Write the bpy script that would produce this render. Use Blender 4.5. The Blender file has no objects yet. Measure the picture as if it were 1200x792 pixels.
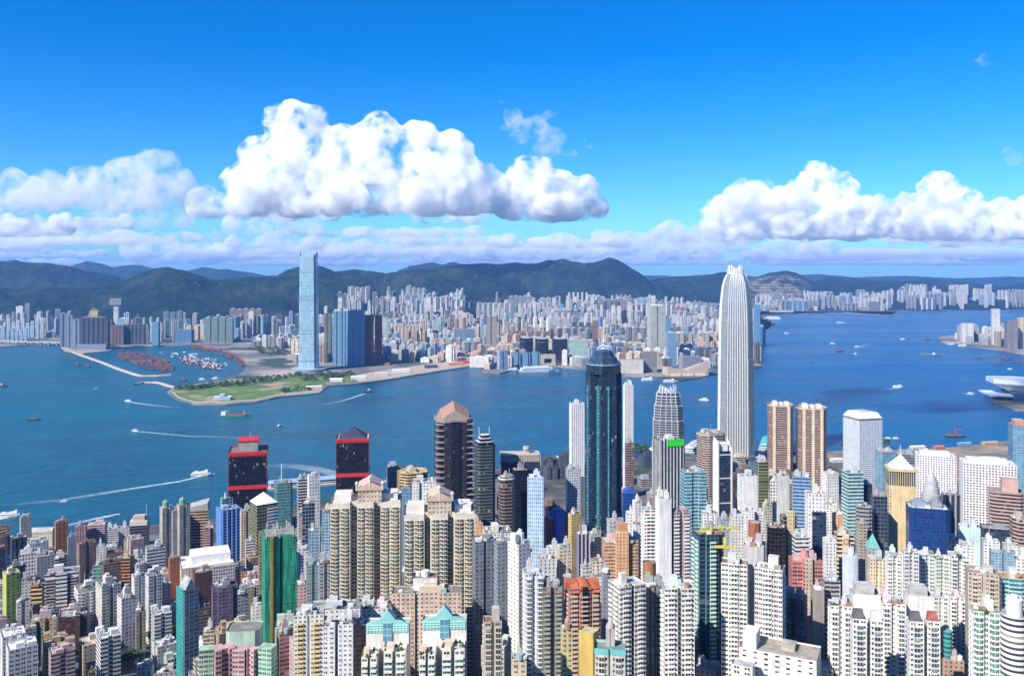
import bpy, bmesh, math, random
from mathutils import Vector, Matrix, noise
C = bpy.context.scene.collection
PI = math.pi
# ---------------------------------------------------------------- camera, sky, sun, exposure
F, HZ, CAMZ = 1000.0, 320.0, 398.0          # focal length and horizon row of the photograph, eye height above the sea
cd = bpy.data.cameras.new('camera')
cd.sensor_width = 36.0; cd.lens = 30.0
cd.shift_y = -(396.0 - HZ) / 1200.0
cd.clip_start = 1.0; cd.clip_end = 200000.0
cam = bpy.data.objects.new('camera', cd); C.objects.link(cam)
cam.location = (0, 0, CAMZ); cam.rotation_euler = (PI / 2, 0, 0)
S = bpy.context.scene
S.camera = cam
SUN_EL, SUN_AZ = math.radians(39), math.radians(46)     # behind the camera, over its left shoulder
to_sun = Vector((-math.sin(SUN_AZ) * math.cos(SUN_EL), -math.cos(SUN_AZ) * math.cos(SUN_EL), math.sin(SUN_EL)))
W = bpy.data.worlds.new('World'); S.world = W; W.use_nodes = True
nt = W.node_tree; nt.nodes.clear()
o_ = nt.nodes.new('ShaderNodeOutputWorld'); bg = nt.nodes.new('ShaderNodeBackground')
sky = nt.nodes.new('ShaderNodeTexSky'); sky.sky_type = 'NISHITA'; sky.sun_disc = False
sky.sun_elevation = SUN_EL; sky.sun_rotation = math.atan2(to_sun.x, to_sun.y)
sky.altitude = 400; sky.air_density = 1.0; sky.dust_density = 0.3; sky.ozone_density = 3.0
hs = nt.nodes.new('ShaderNodeHueSaturation'); hs.inputs['Saturation'].default_value = 1.56; hs.inputs['Value'].default_value = 1.16
nt.links.new(sky.outputs[0], hs.inputs['Color']); tint = nt.nodes.new('ShaderNodeMix'); tint.data_type = 'RGBA'; tint.blend_type = 'MULTIPLY'; tint.inputs[0].default_value = 1
tint.inputs[7].default_value = (0.5, 0.93, 1.25, 1); nt.links.new(hs.outputs[0], tint.inputs[6]); nt.links.new(tint.outputs[2], bg.inputs[0])
bg.inputs[1].default_value = 0.08
nt.links.new(bg.outputs[0], o_.inputs[0])
sl = bpy.data.lights.new('sun', 'SUN'); sl.energy = 5.0; sl.angle = math.radians(0.5); sl.color = (1, 0.94, 0.845)
so = bpy.data.objects.new('sun', sl); C.objects.link(so)
so.rotation_euler = to_sun.to_track_quat('Z', 'Y').to_euler(); so.location = (-2000, -2000, 4000)
S.view_settings.view_transform = 'Standard'; S.view_settings.look = 'None'
S.view_settings.exposure = 0.62; S.view_settings.gamma = 1.0; S.view_settings.use_curve_mapping = False
S.render.engine = 'CYCLES'
cy = S.cycles
cy.max_bounces = 24; cy.diffuse_bounces = 3; cy.glossy_bounces = 3; cy.transmission_bounces = 4; cy.volume_bounces = 24
cy.transparent_max_bounces = 12; cy.use_denoising = True; cy.sample_clamp_indirect = 6.0
cy.caustics_reflective = False; cy.caustics_refractive = False; cy.use_adaptive_sampling = True; cy.adaptive_threshold = 0.02

# ---------------------------------------------------------------- helpers
def wp(x, y, Y):                 # photograph row/column at a distance -> world point
    return Vector(((x - 600) * Y / F, Y, CAMZ - (y - HZ) * Y / F))
def sea_pt(x, y, z=0.0):         # the point of the plane z that shows at (x, y)
    Y = (CAMZ - z) * F / (y - HZ); return ((x - 600) * Y / F, Y)
def tag(o, label=None, cat=None, group=None, kind=None):
    if label: o['label'] = label
    if cat: o['category'] = cat
    if group: o['group'] = group
    if kind: o['kind'] = kind
    return o
def empty(name, loc, rz=0.0):
    o = bpy.data.objects.new(name, None); C.objects.link(o)
    o.location = loc; o.rotation_euler = (0, 0, rz); o.empty_display_size = 1; return o
def interp(tab, x):
    if x <= tab[0][0]: return tab[0][1]
    for (a, b), (c, d) in zip(tab, tab[1:]):
        if x <= c: return b + (d - b) * (x - a) / (c - a)
    return tab[-1][1]
def smooth(t): t = min(1, max(0, t)); return t * t * (3 - 2 * t)

class MB:                        # collects faces with UVs and material slots, then links them as one mesh object
    def __init__(s): s.v = []; s.f = []; s.uv = []; s.m = []
    def face(s, pts, uv=None, m=0):
        b = len(s.v); s.v += [tuple(p) for p in pts]; s.f.append(tuple(range(b, b + len(pts))))
        s.uv.append(uv or [(0, 0)] * len(pts)); s.m.append(m)
    def prism(s, poly, z0, z1, bay=3.2, flr=3.0, m=0, top=None, blank=(), bottom=False, poly2=None, minL=2.0):
        """walls of a footprint (counter-clockwise); UVs count window bays and floors; `blank` edges carry no windows"""
        n = len(poly); b = len(s.v); p2 = poly2 or poly
        s.v += [(x, y, z0) for x, y in poly] + [(x, y, z1) for x, y in p2]
        nf = max(1, round((z1 - z0) / flr))
        for i in range(n):
            j = (i + 1) % n
            L = math.dist(poly[i], poly[j])
            s.f.append((b + i, b + j, b + n + j, b + n + i))
            if L < minL or i in blank: s.uv.append([(0, 0)] * 4)
            else:
                nb = max(1, round(L / bay)); s.uv.append([(0, 0), (nb, 0), (nb, nf), (0, nf)])
            s.m.append(m)
        if top is not None:
            s.f.append(tuple(b + n + i for i in range(n))); s.uv.append([(0, 0)] * n); s.m.append(top)
        if bottom:
            s.f.append(tuple(b + i for i in reversed(range(n)))); s.uv.append([(0, 0)] * n); s.m.append(m)
        return b
    def box(s, x0, y0, z0, x1, y1, z1, m=0, top=None, bottom=True, **k):
        s.prism([(x0, y0), (x1, y0), (x1, y1), (x0, y1)], z0, z1, m=m, top=m if top is None else top, bottom=bottom, **k)
    def cyl(s, cx, cy_, z0, z1, r, n=12, m=0, r2=None, **k):
        P = lambda q: [(cx + q * math.cos(2 * PI * i / n), cy_ + q * math.sin(2 * PI * i / n)) for i in range(n)]
        s.prism(P(r), z0, z1, m=m, top=m, bottom=True, poly2=None if r2 is None else P(r2), **k)
    def build(s, name, mats, parent=None, color=None, smooth_=False):
        me = bpy.data.meshes.new(name); me.from_pydata(s.v, [], s.f)
        ul = me.uv_layers.new(name='UVMap'); flat = [c for f in s.uv for u in f for c in u]
        ul.data.foreach_set('uv', flat)
        for m in (mats if isinstance(mats, (list, tuple)) else [mats]): me.materials.append(m)
        me.polygons.foreach_set('material_index', s.m)
        if smooth_: me.polygons.foreach_set('use_smooth', [True] * len(s.f))
        me.update()
        o = bpy.data.objects.new(name, me); C.objects.link(o)
        if parent: o.parent = parent
        if color: o.color = (*color, 1)
        return o

# ---------------------------------------------------------------- materials
def new_mat(name):
    m = bpy.data.materials.new(name); m.use_nodes = True
    return m, m.node_tree, m.node_tree.nodes['Principled BSDF']
class N:                          # terse node wiring
    def __init__(s, nt): s.nt = nt
    def __call__(s, typ, **k):
        n = s.nt.nodes.new('ShaderNode' + typ)
        for a, v in k.items(): setattr(n, a, v)
        return n
    def link(s, a, b): s.nt.links.new(a, b)
    def math(s, op, a, b=None, c=None):
        n = s('Math', operation=op)
        for i, q in enumerate((a, b, c)):
            if q is None: continue
            if isinstance(q, (int, float)): n.inputs[i].default_value = q
            else: s.link(q, n.inputs[i])
        return n.outputs[0]
    def mix(s, fac, a, b, blend='MIX'):
        n = s('Mix', data_type='RGBA', blend_type=blend)
        for i, q in ((0, fac), (6, a), (7, b)):
            if isinstance(q, (int, float)): n.inputs[i].default_value = q
            elif isinstance(q, tuple): n.inputs[i].default_value = (*q, 1)
            else: s.link(q, n.inputs[i])
        return n.outputs[2]
    def noise(s, vec, scale, detail=3, rough=0.5, dist=0.0):
        n = s('TexNoise'); n.inputs['Scale'].default_value = scale; n.inputs['Detail'].default_value = detail
        n.inputs['Roughness'].default_value = rough; n.inputs['Distortion'].default_value = dist
        if vec is not None: s.link(vec, n.inputs['Vector'])
        return n.outputs['Fac']
    def ramp(s, fac, *stops, interp='LINEAR'):
        n = s('ValToRGB'); n.color_ramp.interpolation = interp; e = n.color_ramp.elements
        while len(e) < len(stops): e.new(0.5)
        for el, (p, c) in zip(e, stops):
            el.position = p; el.color = (*c, 1) if isinstance(c, tuple) else (c, c, c, 1)
        s.link(fac, n.inputs[0]); return n.outputs[0]
    def maprange(s, v, a, b, c=0.0, d=1.0):
        n = s('MapRange'); n.clamp = True
        s.link(v, n.inputs[0])
        for i, q in zip((1, 2, 3, 4), (a, b, c, d)): n.inputs[i].default_value = q
        return n.outputs[0]
# ---------------------------------------------------------------- sea
m, t_, P = new_mat('sea_water'); n = N(t_)
geo = n('NewGeometry').outputs['Position']
mpw = n('Mapping'); n.link(geo, mpw.inputs[0]); mpw.inputs['Scale'].default_value = (.35, 1.5, 1); mpw.inputs['Rotation'].default_value = (0, 0, -.25)
big = n.noise(mpw.outputs[0], 0.0016, 6, 0.62, 0.8)
mid = n.noise(geo, 0.006, 4, 0.6, 0.8)
sepx = n('SeparateXYZ'); n.link(geo, sepx.inputs[0])
teal = n.maprange(sepx.outputs[0], -900, 1500)
base = n.mix(teal, (0.002, 0.058, 0.088), (0.002, 0.066, 0.165))
base = n.mix(n.maprange(big, 0.36, 0.62), base, n.mix(teal, (0.006, 0.115, 0.165), (0.004, 0.1, 0.27)))
base = n.mix(n.math('MULTIPLY', n.maprange(mid, 0.5, 0.72), 0.5), base, (0.01, 0.15, 0.22))
n.link(base, P.inputs['Base Color'])
n.link(n.maprange(big, .3, .7, .2, .42), P.inputs['Roughness']); P.inputs['IOR'].default_value = 1.33; P.inputs['Specular IOR Level'].default_value = 0.35
w1 = n.noise(geo, 0.035, 5, 0.65); w2 = n.noise(geo, 0.18, 3, 0.6)
bp = n('Bump'); bp.inputs['Strength'].default_value = 0.6; bp.inputs['Distance'].default_value = 9.0
n.link(n.math('ADD', w1, n.math('MULTIPLY', w2, 0.22)), bp.inputs['Height']); n.link(bp.outputs[0], P.inputs['Normal'])
M_SEA = m
b = MB(); E = 42000
b.face([(-E, -6000, 0), (E, -6000, 0), (E, E, 0), (-E, E, 0)])
tag(b.build('sea', M_SEA), 'blue harbour water', kind='structure')

# ---------------------------------------------------------------- harbour-side ground of the near shore
SHORE = [(-2600, 150), (-1600, 700), (-756, 1262), (-560, 1335), (-420, 1400), (-250, 1560), (-60, 1720), (60, 1790), (330, 1840),
         (600, 1880), (870, 1905), (1010, 1935), (1215, 2030), (1400, 2110), (2000, 2350), (2600, 2900), (3400, 3900)]
def gz(X, Y):
    s = interp(SHORE, X) - Y
    if Y >= 450: z = 110 * max(0, (1150 - Y) / 600) ** 1.3
    else: z = 134.4 + (450 - max(Y, -200)) * 0.425
    return 4 + z * smooth(s / 350)
m, t_, P = new_mat('city_ground'); n = N(t_)
geo = n('NewGeometry').outputs['Position']
sz = n('SeparateXYZ'); n.link(geo, sz.inputs[0])
c = n.mix(n.maprange(n.noise(geo, 0.02, 4), 0.4, 0.6), (0.06, 0.06, 0.062), (0.16, 0.15, 0.14))
c = n.mix(n.maprange(n.noise(geo, 0.012, 3, 0.6), 0.52, 0.6), c, (0.03, 0.055, 0.02))
tan = n.math('MULTIPLY', n.maprange(sz.outputs[0], 640, 700), n.maprange(sz.outputs[1], 1480, 1560))
c = n.mix(tan, c, n.mix(n.maprange(n.noise(geo, 0.015, 5, .65), .4, .6), (0.13, 0.13, 0.1), (0.36, 0.27, 0.17)))
hill = n.maprange(sz.outputs[2], 128, 145)
c = n.mix(hill, c, n.mix(n.noise(geo, 0.06, 5), (0.02, 0.05, 0.012), (0.06, 0.11, 0.03)))
n.link(c, P.inputs['Base Color']); P.inputs['Roughness'].default_value = 0.9
M_GROUND = m
b = MB(); xs = [-2600 + 75 * i for i in range(81)]; K = 44
for X in xs:
    ys = interp(SHORE, X)
    for k in range(K + 1):
        Y = ys + (-1500 - ys) * (k / K)
        b.v.append((X, Y, gz(X, Y)))
    b.v.append((X, ys, -4))
R_ = K + 2
for i in range(len(xs) - 1):
    for k in range(K):
        b.f.append((i * R_ + k, i * R_ + k + 1, (i + 1) * R_ + k + 1, (i + 1) * R_ + k)); b.uv.append([(0, 0)] * 4); b.m.append(0)
    b.f.append((i * R_ + K + 1, i * R_, (i + 1) * R_, (i + 1) * R_ + K + 1)); b.uv.append([(0, 0)] * 4); b.m.append(0)
tag(b.build('ground', M_GROUND), 'sloping city ground of the near shore', kind='structure')

# ---------------------------------------------------------------- land across the harbour: flat plates with a quay edge
def plate(name, pts, z, mat, label, kind='structure'):
    bm = bmesh.new()
    vs = [bm.verts.new((x, y, z)) for x, y in pts]
    f = bm.faces.new(vs); f.normal_update()
    if f.normal.z < 0: f.normal_flip()
    r = bmesh.ops.extrude_face_region(bm, geom=[f])
    for v in r['geom']:
        if isinstance(v, bmesh.types.BMVert): v.co.z = -4
    f.normal_update()
    # the original face stays on top; extruded copy is the underside
    bmesh.ops.recalc_face_normals(bm, faces=bm.faces)
    me = bpy.data.meshes.new(name); bm.to_mesh(me); bm.free(); me.materials.append(mat)
    o = bpy.data.objects.new(name, me); C.objects.link(o); return tag(o, label, kind=kind)
COAST = [(-260, 404), (0, 406), (40, 404), (72, 404), (75, 411), (98, 414), (128, 411), (140, 406), (205, 404.5), (226, 404), (255, 409), (277, 416), (287, 424),
         (289, 431), (281, 438), (262, 445), (235, 449), (205, 453.5), (196, 459), (205, 467), (227, 473.5), (265, 474), (300, 471), (326, 465), (374, 460), (385, 452), (420, 449),
         (452, 445), (500, 437), (540, 431), (560, 428), (566, 436), (585, 437), (600, 433), (606, 428), (642, 428), (686, 433), (720, 440), (752, 441), (790, 447), (817, 443), (842, 437),
         (862, 434), (893, 430), (886, 416), (880, 405), (893, 392), (909, 380), (900, 373), (893, 369), (940, 367.5), (985, 366.2), (1046, 370), (1054, 364), (1130, 363), (1500, 361)]
KPOLY = [sea_pt(x, y, 3) for x, y in COAST] + [(22000, 16000), (22000, 40000), (-22000, 40000), (-22000, 9000)]
def in_poly(p, poly):
    x, y = p; c = False; j = len(poly) - 1
    for i in range(len(poly)):
        if (poly[i][1] > y) != (poly[j][1] > y) and x < (poly[j][0] - poly[i][0]) * (y - poly[i][1]) / (poly[j][1] - poly[i][1]) + poly[i][0]: c = not c
        j = i
    return c
m, t_, P = new_mat('far_ground'); n = N(t_)
geo = n('NewGeometry').outputs['Position']
c = n.mix(n.maprange(n.noise(geo, 0.004, 5, 0.6), 0.42, 0.6), (0.11, 0.11, 0.11), (0.34, 0.3, 0.25))
c = n.mix(n.maprange(n.noise(geo, 0.0035, 4, 0.6), 0.54, 0.6), c, (0.03, 0.06, 0.03))
n.link(c, P.inputs['Base Color']); P.inputs['Roughness'].default_value = 0.9
M_FAR = m
plate('land', KPOLY, 3, M_FAR, 'flat urban land across the harbour')
plate('shore_land', [sea_pt(x, y, 3) for x, y in [(1102, 394), (1098, 398), (1106, 402), (1123, 404), (1162, 409), (1200, 415), (1300, 424), (1500, 420), (1500, 380), (1250, 385), (1160, 390)]], 3, M_FAR,
      'built up point on the far side of the bay')
# park on the tip of the peninsula
m, t_, P = new_mat('lawn'); n = N(t_)
geo = n('NewGeometry').outputs['Position']
c = n.mix(n.maprange(n.noise(geo, 0.012, 4, 0.6), 0.4, 0.62), (0.055, 0.15, 0.014), (0.16, 0.2, 0.045))
c = n.mix(n.maprange(n.noise(geo, 0.009, 3, 0.5), 0.58, 0.63), c, (0.34, 0.27, 0.17))
n.link(c, P.inputs['Base Color']); P.inputs['Roughness'].default_value = 0.95
M_LAWN = m
plate('lawn', [sea_pt(x, y, 3.2) for x, y in [(206, 455), (201, 459), (208, 465.5), (228, 471.5), (264, 471.5), (299, 468.5), (326, 462.5), (370, 457.5), (382, 450), (415, 446.5), (418, 441), (380, 437), (350, 438), (318, 441), (290, 446), (262, 449), (236, 452)]],
      3.25, M_LAWN, 'green park lawn on the tip of the peninsula')
m, t_, P = new_mat('bare_earth'); n = N(t_)
geo = n('NewGeometry').outputs['Position']
c = n.mix(n.noise(geo, 0.02, 5, 0.65), (0.3, 0.23, 0.16), (0.55, 0.46, 0.36))
n.link(c, P.inputs['Base Color']); P.inputs['Roughness'].default_value = 0.95
M_EARTH = m
plate('field', [sea_pt(x, y, 3.3) for x, y in [(420, 447.5), (452, 444), (500, 436), (540, 430), (556, 427), (552, 424), (520, 424), (470, 431), (430, 437), (412, 441)]], 3.3, M_EARTH, 'pale bare construction ground along the far shore')
plate('field', [sea_pt(x, y, 3.3) for x, y in [(298, 447), (330, 441), (352, 437.5), (345, 434), (322, 436), (300, 442)]], 3.3, M_EARTH, 'sandy bare plot between the park and the harbour basin')
plate('path', [sea_pt(x, y, 3.4) for x, y in [(201, 459.3), (208, 466), (228, 472), (264, 472), (299, 469.2), (326, 463.2), (370, 458.2), (383, 450.4), (372, 456.6), (326, 461.8), (299, 467.8), (264, 470.4), (228, 470.4), (210, 465), (204, 459.3)]], 3.6, M_EARTH, 'waterfront path round the park')

# ---------------------------------------------------------------- hills
RIDGES = [  # (distance, depth of the foot, [(column, row of the crest)])
 (7600, 1500, [(-200, 338), (0, 335), (60, 333), (110, 334), (135, 329), (160, 320), (180, 315), (196, 313), (212, 316), (245, 325), (262, 326), (288, 325), (310, 323), (335, 322), (360, 326), (400, 332), (440, 342), (470, 352), (520, 372)]),
 (8600, 1500, [(290, 350), (318, 326), (335, 316), (350, 311), (362, 309), (376, 312), (392, 318), (415, 315), (435, 317), (452, 320), (470, 317), (500, 312), (522, 309), (545, 313), (571, 322), (600, 332), (640, 346), (680, 360)]),
 (10400, 1900, [(430, 345), (480, 322), (520, 312), (548, 309), (571, 306), (590, 307), (604, 306), (626, 309), (642, 305), (664, 303), (684, 307.5), (697, 305), (706, 302), (714, 300.4), (720, 302), (728, 305), (741, 314), (752, 321), (765, 332), (800, 345)]),
 (10200, 1800, [(-300, 312), (-60, 308), (-10, 305), (15, 304), (38, 306), (76, 310), (98, 315), (114, 319), (140, 325), (170, 336), (230, 352)]),
 (17000, 2800, [(60, 322), (83, 311), (101, 305), (119, 309), (131, 313), (148, 311), (164, 310), (179, 314), (200, 318), (220, 317), (237, 312), (258, 314), (278, 317), (300, 320), (340, 330)]),
 (15500, 2500, [(440, 335), (470, 315), (495, 309), (508, 307), (520, 310), (531, 306), (545, 310), (570, 315), (620, 330)]),
 (11500, 1900, [(735, 338), (755, 330), (770, 326), (797, 321), (817, 323), (832, 321), (847, 318), (870, 321), (890, 326), (930, 338)]),
 (11600, 1700, [(862, 345), (878, 328), (893, 321.5), (908, 318), (920, 317), (933, 319), (945, 325), (958, 331), (985, 345)]),
 (12500, 2300, [(940, 335), (966, 326), (989, 323.5), (1010, 326), (1027, 329), (1058, 330), (1075, 328.5), (1093, 327), (1123, 330), (1154, 333.6), (1177, 336), (1200, 332), (1260, 329), (1400, 331)]),
 (20000, 3000, [(700, 331), (740, 325), (765, 322), (790, 324), (830, 321), (900, 324), (960, 321), (1000, 325), (1060, 323), (1120, 326), (1180, 324), (1260, 325), (1500, 322)]),
]
def hill_z(px, Y):
    X = (px - 600) * Y / F; z = -30.0
    for D, wd, tab in RIDGES:
        if px < tab[0][0] or px > tab[-1][0]: continue
        Dn = D + 260 * noise.noise(Vector((X * .0006, D * .01, 3.1)))
        t = (Y - Dn) / (wd if Y < Dn else wd * 1.1)
        if abs(t) >= 1: continue
        crest = CAMZ - (interp(tab, px) - HZ) * D / F
        g = 1 - abs(t); g = g ** 1.25 * (0.65 + 0.35 * g)
        e = noise.ridged_multi_fractal(Vector((X * .0011, Y * .0011, D)), 0.9, 2.1, 5, 1.0, 2.0) - 1.1
        h = (crest + 14 * noise.fractal(Vector((X * .004, Y * .004, D)), 1, 2, 4)) * (g + 0.62 * e * g * (1 - g) * 2.4)
        h += 46 * (noise.ridged_multi_fractal(Vector((X * .0042, Y * .0042, D * .7)), 0.9, 2.1, 4, 1.0, 2.0) - 1.1) * g * (1 - g) * 2.6
        z = max(z, h)
    return z
def foot_z(px, Y):               # gentle rise of the ground under the far estates
    y0 = interp([(800, 5600), (880, 8900)], px)
    if Y < y0: return 3
    a = smooth((Y - y0) / interp([(800, 2600), (880, 1300)], px))
    k = interp([(300, .1), (380, .55), (440, 1.0), (540, 1.0), (620, .75), (760, .8), (900, .35), (1000, .45), (1060, .9), (1120, .8), (1160, .9), (1300, .8)], px)
    return 3 + a * k * 95
def far_z(px, Y): return max(foot_z(px, Y) if Y > 5600 else 3, hill_z(px, Y), 3)
m, t_, P = new_mat('hill_forest'); n = N(t_)
geo = n('NewGeometry'); pos = geo.outputs['Position']
a = n.noise(pos, 0.006, 6, 0.7); d = n.noise(pos, 0.0016, 4, 0.6)
c = n.mix(n.maprange(a, 0.36, 0.66), (0.003, 0.013, 0.016), (0.024, 0.05, 0.034))
c = n.mix(n.maprange(d, 0.5, 0.68), c, (0.05, 0.065, 0.036))
szz = n('SeparateXYZ'); n.link(pos, szz.inputs[0])
rock = n.math('MULTIPLY', n.maprange(n.noise(pos, 0.009, 5, 0.75), 0.59, 0.67), n.maprange(szz.outputs[2], 150, 420))
c = n.mix(n.math('MULTIPLY', rock, 0.7), c, (0.24, 0.2, 0.15))
# the terraced quarry face
qx = n.math('DIVIDE', szz.outputs[0], szz.outputs[1])
q = n.math('MULTIPLY', n.maprange(qx, 0.270, 0.285), n.maprange(qx, 0.352, 0.335))
q = n.math('MULTIPLY', q, n.math('MULTIPLY', n.maprange(szz.outputs[1], 11500, 11300), n.maprange(szz.outputs[2], 400, 330)))
ter = n.math('FRACT', n.math('MULTIPLY', szz.outputs[2], 1 / 34))
q = n.math('MULTIPLY', q, n.maprange(n.noise(pos, 0.0045, 5, 0.7), 0.42, 0.56, 0.0, 0.85))
c = n.mix(q, c, n.mix(n.maprange(ter, 0.5, 0.62), (0.42, 0.35, 0.25), (0.16, 0.15, 0.09)))
n.link(c, P.inputs['Base Color']); P.inputs['Roughness'].default_value = 1.0; P.inputs['Specular IOR Level'].default_value = 0.1
bp = n('Bump'); bp.inputs['Strength'].default_value = 1.0; bp.inputs['Distance'].default_value = 110.0
n.link(a, bp.inputs['Height']); n.link(bp.outputs[0], P.inputs['Normal'])
M_HILL = m
b = MB(); pxs = [-260 + 4.0 * i for i in range(441)]
Ys = [5600 + 130 * i for i in range(60)] + [13400 + 300 * i for i in range(36)]
for Y in Ys:
    for px in pxs: b.v.append(((px - 600) * Y / F, Y, max(hill_z(px, Y), foot_z(px, Y) - (2 if Y < 5800 else 0))))
nn = len(pxs)
for j in range(len(Ys) - 1):
    for i in range(nn - 1):
        q = (j * nn + i, j * nn + i + 1, (j + 1) * nn + i + 1, (j + 1) * nn + i)
        zz = [b.v[k][2] for k in q]
        b.f.append(q); b.uv.append([(0, 0)] * 4)
        b.m.append(1 if max(zz) < 2 + foot_z(pxs[i], Ys[j]) and max(zz) < 140 else 0)
# sink what lies over open water on the far right
for k, (x, y, z) in enumerate(b.v):
    if not in_poly((x, y), KPOLY): b.v[k] = (x, y, -6)
tag(b.build('hills', [M_HILL, M_FAR], smooth_=True), 'green hills behind the far city', kind='structure')

# ---------------------------------------------------------------- haze
m = bpy.data.materials.new('haze_air'); m.use_nodes = True; t_ = m.node_tree; t_.nodes.clear()
vo = t_.nodes.new('ShaderNodeVolumePrincipled'); oo = t_.nodes.new('ShaderNodeOutputMaterial')
vo.inputs['Color'].default_value = (0.2, 0.48, 1.0, 1); vo.inputs['Density'].default_value = 3.0e-5
vo.inputs['Anisotropy'].default_value = 0.0
t_.links.new(vo.outputs[0], oo.inputs['Volume'])
b = MB(); b.box(-45000, -8000, -6, 45000, 44000, 1000)
tag(b.build('haze', m), 'faint blue sea haze over the harbour', kind='stuff')
# ---------------------------------------------------------------- clouds
def vapour(name, dens, lo=.42, hi=.56, sc=1.0):
    """cloud droplets whose density is torn by noise, so that edges fray and thin out"""
    vm = bpy.data.materials.new(name); vm.use_nodes = True; t_ = vm.node_tree; t_.nodes.clear(); n = N(t_)
    vv = n('VolumePrincipled'); oo = n('OutputMaterial'); vv.inputs['Color'].default_value = (1, 1, 1, 1); vv.inputs['Anisotropy'].default_value = 0.0
    p = n('NewGeometry').outputs['Position']
    a = n.noise(p, .0036 / sc, 9, .68)
    n.link(n.math('MULTIPLY', n.maprange(a, lo, hi), dens), vv.inputs['Density'])
    n.link(vv.outputs[0], oo.inputs['Volume']); return vm
M_VAP = vapour('cloud_vapour', 0.03, .465, .66); M_THIN = vapour('thin_vapour', 0.0055, .45, .68); M_WISP = vapour('wispy_vapour', 0.004, .46, .66, .5); M_FARV = vapour('distant_vapour', 0.006, .43, .66, 2.0)
tex1 = bpy.data.textures.new('billow_big', 'CLOUDS'); tex1.noise_scale = 420; tex1.noise_depth = 2
tex2 = bpy.data.textures.new('billow_small', 'CLOUDS'); tex2.noise_scale = 130; tex2.noise_depth = 4
tex3 = bpy.data.textures.new('billow_fine', 'CLOUDS'); tex3.noise_scale = 52; tex3.noise_depth = 3
ICO = {}
for q in (1, 2):
    bm = bmesh.new(); bmesh.ops.create_icosphere(bm, subdivisions=q, radius=1.0)
    ICO[q] = ([tuple(v.co) for v in bm.verts], [tuple(v.index for v in f.verts) for f in bm.faces]); bm.free()
def cloud(label, lumps, Y, base, vox, amp, mat, seed, depth=0.55, n1=7, n2=9, n3=7, hang=False):
    """lumps: (column, row of the top, half width in columns); every lump is a heap of puffs that carry smaller puffs, all on one flat base"""
    rng = random.Random(seed); VV = []; FF = []; k = Y / F
    def ball(x, y, z, r, sub):
        if not hang and z + r < base: return
        iv, jf = ICO[sub]; b0 = len(VV); VV.extend((x + r * p[0], y + r * p[1], z + r * 0.92 * p[2]) for p in iv); FF.extend(tuple(b0 + q for q in f) for f in jf)
    def bud(x, y, z, r, n, lev):
        for _ in range(n):
            a = rng.uniform(0, 2 * PI); e = rng.uniform(-0.25, 1.0); c_ = math.sqrt(max(0, 1 - e * e))
            q = r * rng.uniform(0.32, 0.55); d = r * rng.uniform(0.72, 0.95)
            xx, yy, zz = x + d * c_ * math.cos(a), y + d * c_ * math.sin(a), z + d * e * 0.92
            if zz < base - q * 0.3 and not hang: continue
            ball(xx, yy, zz, q, 2 if lev else 1)
            if lev: bud(xx, yy, zz, q, n3, 0)
    for px, ytop, hw in lumps:
        cx = (px - 600) * k; top = CAMZ - (ytop - HZ) * k; H = max(top - base, 60); Rw = hw * k
        for i in range(n1):
            a = rng.uniform(0, 2 * PI); rr = rng.random() ** 0.6
            x = cx + Rw * 0.65 * rr * math.cos(a); y = Y + Rw * depth * 1.3 * rr * math.sin(a)
            hh = H * (1 - rr ** 2 * 0.7) * rng.uniform(0.55, 0.95)
            if i == 0: x, y, hh = cx, Y, H * 0.93
            r = min(Rw * rng.uniform(0.34, 0.52), max(hh * 0.5, 40))
            z = base + max(hh - r, r * 0.25)
            ball(x, y, z, r, 2); bud(x, y, z, r, n2, 1)
            zz = z - r
            while zz > base + r * 0.2 and not hang:   # the column below, so that nothing hovers
                ball(x + rng.uniform(-.2, .2) * r, y, zz, r * 1.08, 2); bud(x, y, zz, r, 5, 1); zz -= r * 0.9
    if not hang:
        VV = [p if p[2] > base else (p[0], p[1], base + (p[2] - base) * 0.1) for p in VV]
    me = bpy.data.meshes.new('cloud'); me.from_pydata(VV, [], FF); me.update(); me.materials.append(mat)
    o = bpy.data.objects.new('cloud', me); C.objects.link(o)
    rm = o.modifiers.new('union', 'REMESH'); rm.mode = 'VOXEL'; rm.voxel_size = vox; rm.use_smooth_shade = True
    for tx, am in ((tex1, amp), (tex2, amp * 0.75), (tex3, amp * 0.4)):
        d = o.modifiers.new('billow', 'DISPLACE'); d.texture = tx; d.texture_coords = 'GLOBAL'; d.strength = am; d.mid_level = 0.15
    rm = o.modifiers.new('heal', 'REMESH'); rm.mode = 'VOXEL'; rm.voxel_size = vox * 1.3; rm.use_smooth_shade = True
    return tag(o, label, kind='stuff')
cloud('broad towering white cumulus cloud', [(330, 165, 55), (347, 112, 50), (302, 160, 38), (395, 150, 52), (440, 134, 50), (490, 138, 52), (530, 158, 52), (566, 200, 36), (420, 205, 90), (320, 215, 50), (520, 212, 60)],
      9700, 1120, 20, 90, M_VAP, 3)
cloud('smaller white cumulus beside the towering one', [(625, 182, 40), (602, 196, 34), (652, 200, 40), (682, 208, 34), (640, 218, 60)], 10600, 1120, 22, 90, M_VAP, 4)
cloud('white cumulus bank over the bay', [(960, 190, 30), (985, 205, 32), (930, 215, 46), (880, 214, 36), (850, 228, 34), (1015, 232, 40), (900, 240, 70), (980, 245, 60)], 15500, 1100, 34, 130, M_VAP, 5)
cloud('white cumulus bank at the eastern edge', [(1098, 204, 34), (1130, 222, 34), (1070, 232, 32), (1170, 234, 36), (1210, 228, 40), (1110, 250, 60), (1190, 252, 50), (1260, 240, 50)], 15800, 1100, 34, 130, M_VAP, 6)
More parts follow.
